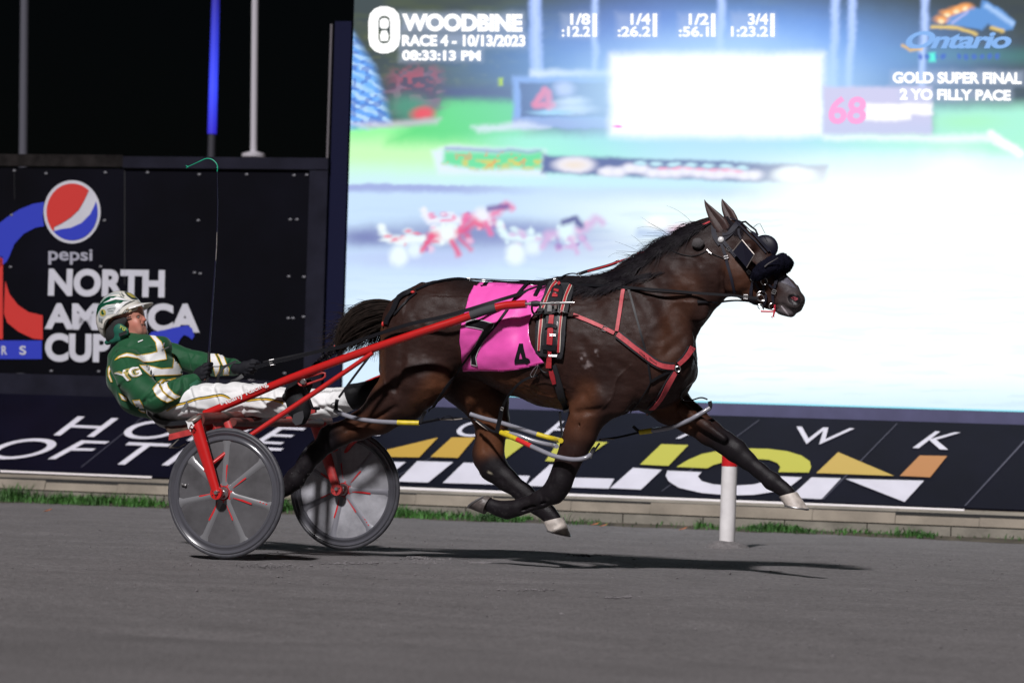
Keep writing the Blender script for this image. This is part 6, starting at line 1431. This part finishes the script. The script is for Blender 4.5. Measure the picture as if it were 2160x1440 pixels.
c = onpt(*q4([(1408, 515)])[0], .048); q_ = 1/ppm(c); b = MB(); b.box(c, (9.6*q_, .012, 24*q_)); b.box(c+Vector((0, -.004, -12.2*q_)), (14*q_, .014, 1.6*q_)); b.tube([c+Vector((-11*q_, -.002, 7*q_)), c+Vector((13*q_, -.002, 7*q_))], .003, 8); b.build('tug_plate', mat('brushed_steel', (.60, .60, .60), .35, .7, var=.2, vscale=60), HS, False)
b = MB(); c2 = c+Vector((13*q_, 0, 4*q_)); b.box(c2, (5*q_, .012, 12*q_)); b.tube([c2, c2+Vector((0, -.01, 8*q_))], .005, 8); b.build('quick_hitch', M_steelw, HS, False)
b = MB(); cord(b, q4([(1085, 385, -.37), (1075, 440, -.36), (1085, 510, -.35), (1130, 555, -.34), (1200, 545, -.34), (1270, 500, -.33)]), .006); b.build('tug_loop', M_leather, HS); one(strap, q4([(1200, 535), (1300, 520)]), 9, name='tug_strap', m=M_leather, par=HS, off=.03)
one(strap, [(1168, 770), (1175, 792), (1183, 820), (1190, 846), (1197, 869)], 15, name='girth', m=M_felt, par=HS, off=.010, th=.008)
one(strap, [(1166, 778), (1170, 795), (1173, 806)], 8, name='girth_tip', m=M_strapred, par=HS, off=.022, th=.004)
ringat('terret', 1173, 601, 6, HS, -.05, .02, .0025)
b = MB(); cord(b, [(1128, 790), (1124, 786), (1129, 778), (1137, 768), (1140, 768), (1137, 777), (1131, 790)], .0024, .03); b.build('snap_hook', M_steel, HS)
one(cord, [(1166, 782), (1152, 784), (1142, 776), (1140, 766)], .004, name='loop_strap', m=M_leather, par=HS, off=.016)

# back strap, crupper ------------------------------------------------
BSx = thing('back_strap', 'thin black strap and chain running along the horse spine to the tail', 'strap', tuple(U(1000, 590, 0)))
one(strap, [(1172, 601, -.02), (1120, 599, -.02), (1060, 595, -.02), (1000, 590, -.02), (960, 590, -.02), (915, 598, -.02), (878, 613, -.03)], 3.2, name='spine_strap', m=M_leather, par=BSx, off=.006, th=.004)
b = MB(); cord(b, [(1172, 596, -.02), (1120, 594, -.02), (1060, 590, -.02), (985, 587, -.02)], .0022, .006); b.build('cord', M_leather, BSx)
for x, y in ((988, 589), (1020, 592), (1118, 599), (1122, 603)): buckle('buckle', x, y, 7, 4, 5, .012, BSx, -.03, .0015)
one(strap, [(872, 616, -.05), (857, 621, -.09), (842, 632, -.12), (835, 648, -.14), (829, 660, -.13), (821, 672, -.10), (817, 684, -.08)], 8.5, name='crupper', m=M_leather, par=BSx, off=.010, th=.006)
one(strap, [(880, 618, -.05), (862, 632, -.12), (845, 650, -.18), (832, 664, -.2)], 3.6, name='crupper_strap', m=M_leather, par=BSx, off=.006, th=.003)
b = MB(); b.ball(onpt(873, 619, .012, -.05), .009, 10, 8, (1.4, 1, .9)); b.build('red_knot', mat('knot_red', (.6, .03, .03), .5), BSx); b = MB(); b.ball(onpt(811, 684, .01, -.06), .010, 10, 8, (.8, 1, 1.4)); b.build('red_knot', mat('knot_red', (0, 0, 0)), BSx)

# breast collar ------------------------------------------------------
BC = thing('breast_collar', 'red and black breast collar crossing the horse shoulder and chest', 'collar', tuple(U(1425, 775, -.1)))
one(strap, [(1315, 611), (1311, 640), (1306, 670), (1301, 699)], 7.5, name='neck_strap', m=M_strappink, par=BC, off=.006)
one(strap, [(1210, 665), (1240, 677), (1270, 690), (1296, 703)], 7.5, name='side_strap', m=M_strappink, par=BC, off=.006)
for pts in ([(1303, 706), (1338, 732), (1370, 756), (1395, 770), (1421, 773)], [(1429, 768), (1444, 754), (1456, 733)], [(1424, 783), (1406, 812), (1388, 842), (1366, 868)]):
    pd = one(strap, pts, 17 if pts[0][0] < 1400 else 14, name='collar_pad', m=M_felt, par=BC, off=.005, th=.012); one(strap, [pts[0]]+pts[1:-1]+[pts[-1]], 9.5 if pts[0][0] < 1400 else 8.5, name='red_lining', m=M_strappink, par=pd, off=.019, th=.003)
b = MB(); rr = random.Random(6)
for i in range(15):       # small stitched lettering on the pad, too worn to read
    x = 1349+i*2.3+(4 if i > 6 else 0); y = 742+i*1.72; cord(b, [(x, y+rr.uniform(-2, 0)), (x+1.4, y+rr.uniform(0, 2.4)), (x+.6, y+3)], .0011, .0235, 2, 5)
b.build('worn_marks', M_digit, BC)
b = MB(); cord(b, [(1184, 659), (1196, 663), (1208, 666)], .0028, .03); b.build('hook', M_steel, BC); buckle('buckle', 1275, 693, 8, 10, 22, .012, BC); buckle('buckle', 1387, 845, 7, 8, -55, .026, BC)
b = MB(); b.ball(onpt(1425, 775, .012), .016, 12, 8, (1, .8, 1.2)); b.build('chest_knot', M_leather, BC); ringat('chest_ring', 1427, 776, 5.5, BC, None, .03)
one(strap, [(1326, 612), (1340, 660), (1352, 705), (1362, 743), (1369, 775), (1373, 802)], 4.2, name='martingale_strap', m=M_leather, par=BC, off=.007, th=.003)
one(strap, [(1420, 780), (1396, 790), (1373, 804)], 5, name='tie_strap', m=M_leather, par=BC, off=.008)
one(cord, [(1373, 804), (1362, 825), (1340, 855), (1312, 884), (1285, 915), (1257, 949)], .0035, name='tie_cord', m=M_leather, par=BC, off=.008)
one(cord, [(1457, 748, -.05), (1467, 762, -.06), (1471, 782, -.06), (1466, 802, -.06), (1448, 818, -.07), (1436, 829, -.05), (1440, 843, 0), (1458, 844, .04), (1478, 838, .07), (1492, 842, .10)], .0042, name='pull_cord', m=M_rub, par=BC, off=.008)

# pacing hobbles ------------------------------------------------------
HO = thing('pacing_hobbles', 'grey plastic leg hobbles with yellow ends strung between the horse legs', 'hobbles', tuple(U(1100, 920, 0)))
M_hob = mat('hobble_grey', (.25, .25, .29), .22, coat=.4, var=.08, vscale=30); M_hoby = mat('hobble_yellow', (.62, .48, .02), .45, var=.15, vscale=40); M_hobr = mat('hobble_red', (.65, .03, .03), .4)
def hob(pts, segs):
    P = catmull(pts, 8); Q = [onpt(p[0], p[1], .016, p[2]) for p in P]; Q = smoothw(Q, 5); N = len(Q)
    for a, c, m, r, nm in segs:
        i0, i1 = int(a*(N-1)), max(int(c*(N-1)), int(a*(N-1))+1); b = MB(); b.tube(Q[i0:i1+1], r, 16); b.build(nm, m, HO)
hob([(706, 865, -.26), (722, 873, -.27), (750, 882, -.28), (790, 888, -.28), (845, 891, -.27), (884, 892, -.25)], [(0, .80, M_hob, .0125, 'hobble_tube'), (.79, 1, M_hoby, .0140, 'yellow_end')])
hob([(992, 873, .02), (1020, 882, .02), (1056, 891, .01), (1100, 905, 0), (1144, 919, 0), (1188, 930, 0)], [(0, .78, M_hob, .0125, 'hobble_tube'), (.77, 1, M_hoby, .0140, 'yellow_end')])
hob([(1056, 911, -.04), (1075, 914, -.04), (1096, 919, -.04), (1130, 931, -.03), (1180, 942, -.02)], [(.22, 1, M_hob, .0120, 'hobble_tube'), (0, .25, M_hoby, .0135, 'yellow_end')])
hob([(1057, 912, -.10), (1088, 925, -.16), (1117, 939, -.22), (1150, 954, -.26), (1175, 963, -.27), (1211, 969, -.27), (1236, 965, -.26), (1246, 958, -.24)], [(.30, 1, M_hob, .0125, 'hobble_tube'), (0, .17, M_hoby, .0145, 'yellow_end'), (.16, .31, M_hobr, .0138, 'red_sleeve')])
hob([(1350, 911, .06), (1380, 907, .05), (1419, 900, .04), (1455, 885, .04), (1480, 871, .05), (1497, 860, .07)], [(.17, 1, M_hob, .0125, 'hobble_tube'), (0, .19, M_hoby, .0145, 'yellow_end')])
def conn(pts, r, nm='connecting_strap', m=None): b = MB(); cord(b, pts, r, .010); b.build(nm, m or M_leather, HO)
conn([(884, 892, -.25), (900, 889, -.2), (925, 884, -.12)], .008); conn([(925, 885, -.12), (960, 881, -.05), (992, 884, 0)], .005); conn([(930, 883, -.12), (945, 876, -.1), (958, 882, -.08)], .0022)
conn([(925, 884, -.12), (955, 885, -.07), (975, 883, -.04)], .0042, 'snap_swivel', M_steelw); conn([(1000, 884, 0), (1018, 895, -.02), (1040, 910, -.06), (1058, 912, -.1)], .007); conn([(1004, 888, -.02), (1022, 902, -.03), (1034, 908, -.05)], .0030, 'snap_swivel', M_steelw)
conn([(1246, 958, -.24), (1255, 948, -.2), (1264, 935, -.15)], .006); conn([(1264, 927, -.05), (1290, 924, 0), (1318, 919, .03), (1350, 911, .06)], .006); conn([(1264, 926, -.05), (1280, 925, -.03), (1296, 926, 0)], .0032, 'snap_swivel', M_steelw); conn([(1335, 898, .04), (1342, 905, .05), (1350, 911, .06)], .009)
one(strap, [(1118, 602), (1100, 620), (1084, 640), (1066, 668), (1046, 694), (1018, 722), (985, 757), (955, 790), (925, 830), (905, 858), (895, 880)], 4.4, name='hanger_strap', m=M_leather, par=HO, off=.024, th=.003)
one(strap, [(898, 866, -.3), (893, 876, -.28), (886, 892, -.28)], 6, name='hanger_end', m=M_leather, par=HO, off=.03, th=.004)
one(strap, [(790, 738, -.28), (770, 764, -.28), (745, 797, -.28), (715, 838, -.28)], 4.5, name='hanger_strap', m=M_leather, par=HO, off=.010, th=.004)
one(strap, [(712, 842, -.27), (710, 852, -.27), (710, 864, -.27)], 7, name='hanger_end', m=M_leather, par=HO, off=.012, th=.006); conn([(708, 848, -.27), (700, 851, -.27), (698, 857, -.27), (702, 860, -.27), (707, 856, -.27)], .0025)
one(strap, [(1134, 791, -.28), (1110, 799, -.27), (1090, 813, -.25), (1072, 836, -.2), (1061, 856, -.14), (1056, 880, -.08), (1050, 908, -.05)], 5, name='hanger_strap', m=M_leather, par=HO, off=.010, th=.004)
one(strap, [(1059, 858, -.14), (1055, 882, -.10), (1048, 912, -.08)], 8.5, name='hanger_end', m=M_leather, par=HO, off=.012, th=.006); buckle('buckle', 1059, 862, 6, 5, -70, .02, HO, -.16)
one(strap, [(1181, 868, -.1), (1183, 890, -.1), (1187, 925, -.1)], 4.5, name='hanger_strap', m=M_leather, par=HO, off=.01, th=.004)
one(strap, [(1497, 846, .08), (1499, 853, .08), (1497, 862, .08)], 8, name='hanger_end', m=M_leather, par=HO, off=.01, th=.006)
one(strap, [(1244, 966, -.25), (1250, 950, -.24), (1256, 944, -.24)], 8, name='hanger_end', m=M_leather, par=HO, off=.014, th=.005)

# check rein ------------------------------------------------------------
CR = thing('check_rein', 'red and black check rein stretched from saddle to poll above the mane', 'rein', tuple(U(1172, 600, 0)))
one(strap, [(1172, 600, -.01), (1186, 588, -.01), (1202, 577, -.01), (1222, 578, -.01)], 2.6, name='rear_strap', m=M_leather, par=CR, off=.008)
one(strap, [(1222, 578, -.01), (1236, 573, -.01), (1262, 566, -.01), (1290, 558, -.01), (1304, 552, -.01)], 6.5, name='padded_strap', m=M_leather, par=CR, off=.008, th=.006)
one(strap, [(1240, 572, -.02), (1262, 566, -.02), (1290, 557, -.02), (1306, 551, -.02)], 3, name='red_strap', m=M_strapred, par=CR, off=.014, th=.004)
one(strap, [(1304, 551, -.015), (1335, 543, -.015), (1375, 530, -.02), (1410, 513, -.02), (1450, 492, -.02), (1500, 470, -.02)], 3, name='red_strap', m=M_strapred, par=CR, off=.012, th=.003)
one(cord, [(1304, 553, -.01), (1345, 548, -.01), (1385, 533, -.01), (1440, 500, -.01), (1500, 472, -.01)], .002, name='side_cord', m=M_leather, par=CR)
buckle('buckle', 1220, 578, 7, 6, -30, .01, CR, -.02); buckle('buckle', 1303, 552, 5, 8, -15, .012, CR, -.02); buckle('buckle', 1480, 479, 6, 6, -25, .012, CR, -.03)

# reins -------------------------------------------------------------------
RN = thing('driving_reins', 'long black leather driving reins running from the gloved hands to the bit', 'reins', tuple(U(540, 770, 0)))
one(strap, [(538, 775, .04), (560, 768, .02), (578, 763, 0)], 8, name='rein_end', m=M_leather, par=RN, off=.02)
one(strap, [(578, 763, 0), (620, 754, -.05), (680, 739, -.12), (720, 731, -.17), (770, 714, -.24), (820, 697, -.30), (870, 682, -.33), (930, 669, -.34), (985, 654, -.34), (1040, 637, -.32), (1090, 622, -.24), (1135, 607, -.14), (1165, 600, -.07)], 7.5, name='near_rein', m=M_leather, par=RN, off=.018, th=.004)
one(strap, [(555, 763, .06), (610, 751, .08), (670, 739, .10), (720, 731, .12)], 2.5, name='far_rein', m=M_leather, par=RN, off=.02)
one(strap, [(1178, 601, -.08), (1240, 601, -.16), (1320, 606, -.21), (1400, 612, -.18), (1470, 618, -.13), (1530, 622, -.12), (1570, 626, -.12), (1600, 629, -.11)], 5.5, name='near_rein', m=M_leather, par=RN, off=.012, th=.004)
one(strap, [(1178, 605, -.06), (1240, 607, -.14), (1320, 611, -.19), (1400, 617, -.16), (1460, 622, -.12)], 3, name='second_rein', m=M_leather, par=RN, off=.010, th=.003)
one(strap, [(1470, 637, .10), (1510, 636, .10), (1560, 633, .10), (1600, 630, .08)], 4, name='far_rein', m=M_leather, par=RN, off=.01)
buckle('buckle', 574, 764, 10, 11, -12, .02, RN, 0, .003); buckle('buckle', 1573, 626, 9, 8, 4, .02, RN, -.13, .002)
def free(pts, w, nm):     # a flat strap hanging free, turned partly towards the camera
    b = MB(); strap(b, pts, w, 0, .003); return b.build(nm, M_leather, RN)
free([(498, 762, -.15), (486, 767, -.16), (470, 777, -.17), (461, 793, -.18), (458, 812, -.18), (452, 830, -.19), (442, 838, -.19), (434, 834, -.19), (431, 822, -.19), (431, 806, -.18)], 4.6, 'rein_loop')
free([(447, 773, -.17), (470, 772, -.14), (490, 765, -.1), (505, 762, -.08)], 2, 'rein_lace')
free([(512, 792, .02), (500, 801, .0), (486, 806, -.02), (504, 808, -.04), (520, 814, -.06), (530, 823, -.08)], 8, 'rein_tail')
free([(425, 824, -.22), (411, 836, -.25), (398, 848, -.27), (385, 868, -.30)], 8, 'hand_hold'); free([(430, 808, -.2), (428, 822, -.22), (417, 838, -.24), (406, 846, -.26)], 3, 'hand_hold')

# bridle -----------------------------------------------------------------------
BR = thing('bridle', 'black bridle with blinkers and fluffy black shadow roll on the horse head', 'bridle', tuple(U(1560, 540, 0)))
def h1(p): return [(1400+a[0]/4.0, 380+a[1]/4.0)+tuple(a[2:]) for a in p]
M_brl = mat('bridle_leather', (.016, .016, .026), .6, bump=.06, bscale=160, spec=.25)
def hs(pts, w, nm='strap', off=.006, th=.0035, m=None, par=None): return one(strap, h1(pts), w, name=nm, m=m or M_brl, par=par or BR, off=off, th=th)
hs([(425, 385), (425, 450), (445, 500), (478, 545)], 10, 'crown_flap'); hs([(640, 350), (600, 400), (555, 455), (500, 500), (480, 530)], 11, 'crown_flap'); hs([(500, 465), (560, 450), (620, 385)], 6, 'crown_strap', .010)
hs([(530, 320), (570, 330), (640, 358)], 5, 'browband', .010); hs([(640, 355), (700, 410), (770, 480), (830, 550), (880, 610)], 4.5, 'face_strap', .012); hs([(620, 370), (700, 450), (790, 540), (860, 620)], 3, 'face_strap', .008)
hs([(484, 530), (505, 590), (528, 655), (550, 740), (575, 830), (600, 945)], 5.6, 'throat_latch', .006); hs([(500, 515), (550, 580), (610, 655), (665, 720), (715, 780), (750, 830)], 7, 'cheek_strap', .009)
hs([(595, 620), (625, 660)], 9, 'cheek_keeper', .014)
b = MB(); rp = HN(1521, 508, .016)[0]; b.lathe(rp, (0, -1, 0), [(0, .010), (.010, .008), (.016, .003), (.0175, -.002)], 24); b.build('rosette', mat('rosette_white', (.7, .7, .7), .2, coat=.6), BR)
for x, y, w, h_, a in ((548, 580, 8, 7, 40), (527, 650, 9, 5, -15), (720, 775, 8, 6, 50), (748, 838, 8, 5, 40)): buckle('buckle', *h1([(x, y)])[0], w, h_, a, .016, BR, None, .0016)
bk = [U(*p) for p in h1([(583, 600, -.135), (660, 503, -.135), (765, 628, -.15), (745, 662, -.15), (700, 738, -.14)])]
bo = [p+Vector((0, .006, 0)) for p in bk]; b = MB(); b.add(bk+bo, [(0, 1, 2, 3, 4), (9, 8, 7, 6, 5)]+[(i, (i+1) % 5, (i+1) % 5+5, i+5) for i in range(5)]); bl1 = b.build('blinker', mat('blinker_black', (.010, .010, .02), .3, coat=.3), BR, False)
b = MB(); b.tube([bk[0], bk[1]], .0028, 8); b.tube([bk[1], bk[2]], .003, 8); b.tube([bk[2], bk[3]], .003, 8); b.tube([bk[3], bk[4]], .003, 8); b.build('blinker_wire', M_steelw, bl1); hs([(628, 420), (632, 460), (655, 505)], 4, 'blinker_stay', .014)
# shadow roll, fuzzy
SR = [(1592, 586, -.105, 9), (1600, 577, -.112, 14), (1614, 566, -.11, 17), (1632, 558, -.09, 18.5), (1650, 553, -.04, 18), (1658, 556, .02, 15), (1656, 566, .07, 12)]
srm = mat('roll_fleece', (.006, .006, .014), 1.0, bump=.8, bscale=220, spec=.1); S = SDF((U(1570, 540, 0).x, -.2, U(1600, 610, 0).z), (U(1690, 540, 0).x, .16, U(1650, 520, 0).z), .006); S.chain([PX(*p) for p in SR], .01, .9)
Pq, Fq = S.mesh(0); nq = vnormals(Pq, Fq); Pq = Pq+nq*((vnoise(Pq, 70, 3)-.5)*.008)[:, None]; roll = npmesh('shadow_roll', Pq, Fq, srm, BR); nq = vnormals(Pq, Fq)
b = MB(); rr = random.Random(2)
for k in range(1500):
    i = rr.randrange(len(Pq)); p = Vector(Pq[i]); n_ = Vector(nq[i]); d = (n_+Vector((rr.uniform(-.7, .7), rr.uniform(-.7, .7), rr.uniform(-.7, .7)))).normalized(); w_ = d.orthogonal().normalized()*.0011; t = p+d*rr.uniform(.004, .008); b.add([p-w_, p+w_, t], [(0, 1, 2)])
b.build('fleece', srm, roll, False); b = MB(); zb1 = [Vector(U(x, y, -.155)) for x, y in h1([(852, 730), (880, 705), (965, 655)])]; b.tube(zb1, [.0042, .0032, .0014], 8); b.build('zip_pull', M_steel, roll)
# far cup
b = MB(); cc = U(1613, 522, .10); sc_ = 1/ppm(cc); V = []
for i in range(9):
    ph = math.pi/2*i/8
    for j in range(24):
        a = 2*math.pi*j/24; V.append(cc+Vector((30*sc_*math.sin(ph)*math.cos(a), -.03*math.cos(ph), 27*sc_*math.sin(ph)*math.sin(a))))
b.add(V, [(i*24+j, i*24+(j+1) % 24, (i+1)*24+(j+1) % 24, (i+1)*24+j) for i in range(8) for j in range(24)]); b.build('far_cup', mat('cup_navy', (.006, .006, .016), .5, spec=.3), BR)
b = MB(); b.tube([Vector(U(*p)) for p in h1([(660, 355, -.02), (690, 350, 0), (730, 385, .02), (775, 420, .03), (795, 465, .04)])], .0052, 10); b.build('overcheck_tube', M_rub, BR)
b = MB(); b.tube([Vector(U(*p)) for p in h1([(755, 400, .02), (785, 375, .02), (812, 364, .02), (830, 400, .03), (850, 440, .03), (858, 452, .03)])], .0016, 6); b.build('wire', M_steelw, BR)
one(strap, h1([(790, 490), (850, 560), (890, 610)]), 4, name='red_patch', m=mat('patch_grey', (.25, .22, .28), .5), par=BR, off=.004, th=.002)
# bit assembly
for x, y, r in ((838, 975, 10.5), (826, 990, 7), (858, 845, 7), (922, 1040, 6.5), (815, 1065, 5)): ringat('bit_ring', *h1([(x, y)])[0], r, BR, None, .018, .0022)
hs([(780, 860), (800, 900), (830, 935)], 5.5, 'bit_strap', .012); hs([(930, 770), (945, 830), (935, 900), (925, 960), (930, 1030)], 5, 'nose_strap', .008); hs([(860, 840), (900, 800), (960, 765), (1010, 750)], 6.5, 'noseband', .008); hs([(1010, 755), (970, 800), (950, 850), (945, 880)], 3.5, 'nose_strap', .010)
hs([(750, 850), (742, 910), (738, 960), (742, 1020)], 7, 'jaw_strap', .006); hs([(735, 1010), (760, 1030), (800, 1040)], 8, 'chin_strap', .006); hs([(870, 960), (868, 1010), (850, 1050), (835, 1090)], 5, 'bit_strap', .014); hs([(850, 880), (848, 920), (850, 945)], 5, 'bit_strap', .008)
buckle('buckle', *h1([(930, 942)])[0], 8, 8, 20, .018, BR, None, .0018); hs([(860, 840), (900, 880), (935, 905)], 2.5, 'bit_strap', .012)
b = MB(); b.tube([Vector(U(*p)) for p in h1([(820, 1106, -.05), (870, 1108, -.05), (935, 1108, -.04)])], .0045, 8); b.tube([Vector(U(*p)) for p in h1([(938, 1050, -.05), (935, 1108, -.045), (920, 1155, -.045)])], .0052, 8); b.build('red_chin_piece', mat('chin_red', (.60, .03, .06), .45), BR); ringat('bit_ring', *h1([(920, 1150)])[0], 3, BR, -.05, .01, .0014)
# nostril, mouth and the pale marks on the nose
def hdecal(name, poly, m, off): return decal(name, [[(1400+x/4.0, 380+y/4.0) for x, y in poly]], lambda x, y: HN(x, y, off)[0], m, HORSE, 2)
nst = hdecal('nostril', [(1046, 985), (1062, 966), (1100, 958), (1138, 973), (1156, 1000), (1150, 1030), (1130, 1055), (1100, 1060), (1066, 1040), (1050, 1012)], mat('nostril_dark', (.008, .005, .007), .5), .0015)
hdecal('nostril_lining', [(1074, 988), (1100, 980), (1128, 990), (1134, 1004), (1116, 1016), (1096, 1008)], mat('nostril_pink', (.50, .12, .15), .35), .003)
hdecal('nose_mark', [(965, 850), (985, 820), (1020, 805), (1045, 825), (1085, 870), (1120, 915), (1085, 905), (1050, 885), (1010, 870), (985, 862)], mat('nose_pale_mark', (.085, .080, .105), .6, var=.4, vscale=60), .0012)
hdecal('lip_mark', [(988, 1062), (998, 1058), (1030, 1095), (1062, 1138), (1052, 1142), (1018, 1104)], mat('lip_pale', (.34, .30, .32), .6, var=.3, vscale=80), .0015)
hdecal('lip_mark', [(950, 1090), (975, 1085), (1005, 1120), (1000, 1150), (965, 1130)], mat('lip_grey', (.10, .09, .10), .6, var=.4, vscale=70), .0012)
# ear plug with its cord
EPC = onpt(1474, 516, .018, -.08)
EP = thing('ear_plug', 'fuzzy grey ear plug ball hanging by a cord beside the mane', 'ear plug', tuple(EPC))
b = MB(); b.ball(EPC, .031, 20, 14, (1.1, .8, .92)); rr = random.Random(4); b.v = [tuple(np.array(q)+.004*np.array([noise.noise(Vector(q)*60), noise.noise(Vector(q)*60+Vector((9, 0, 0))), noise.noise(Vector(q)*60+Vector((0, 9, 0)))])) for q in b.v]
b.build('ball', mat('plug_grey', (.075, .068, .07), .95, bump=.6, bscale=150), EP); one(cord, h1([(60, 590), (130, 622), (220, 640), (300, 630), (350, 605), (372, 600), (430, 630), (510, 660)]), .002, name='cord', m=M_leather, par=EP)
b = MB(); cord(b, h1([(368, 590), (385, 610), (405, 622)]), .003, .01); b.build('clip', M_steel, EP)
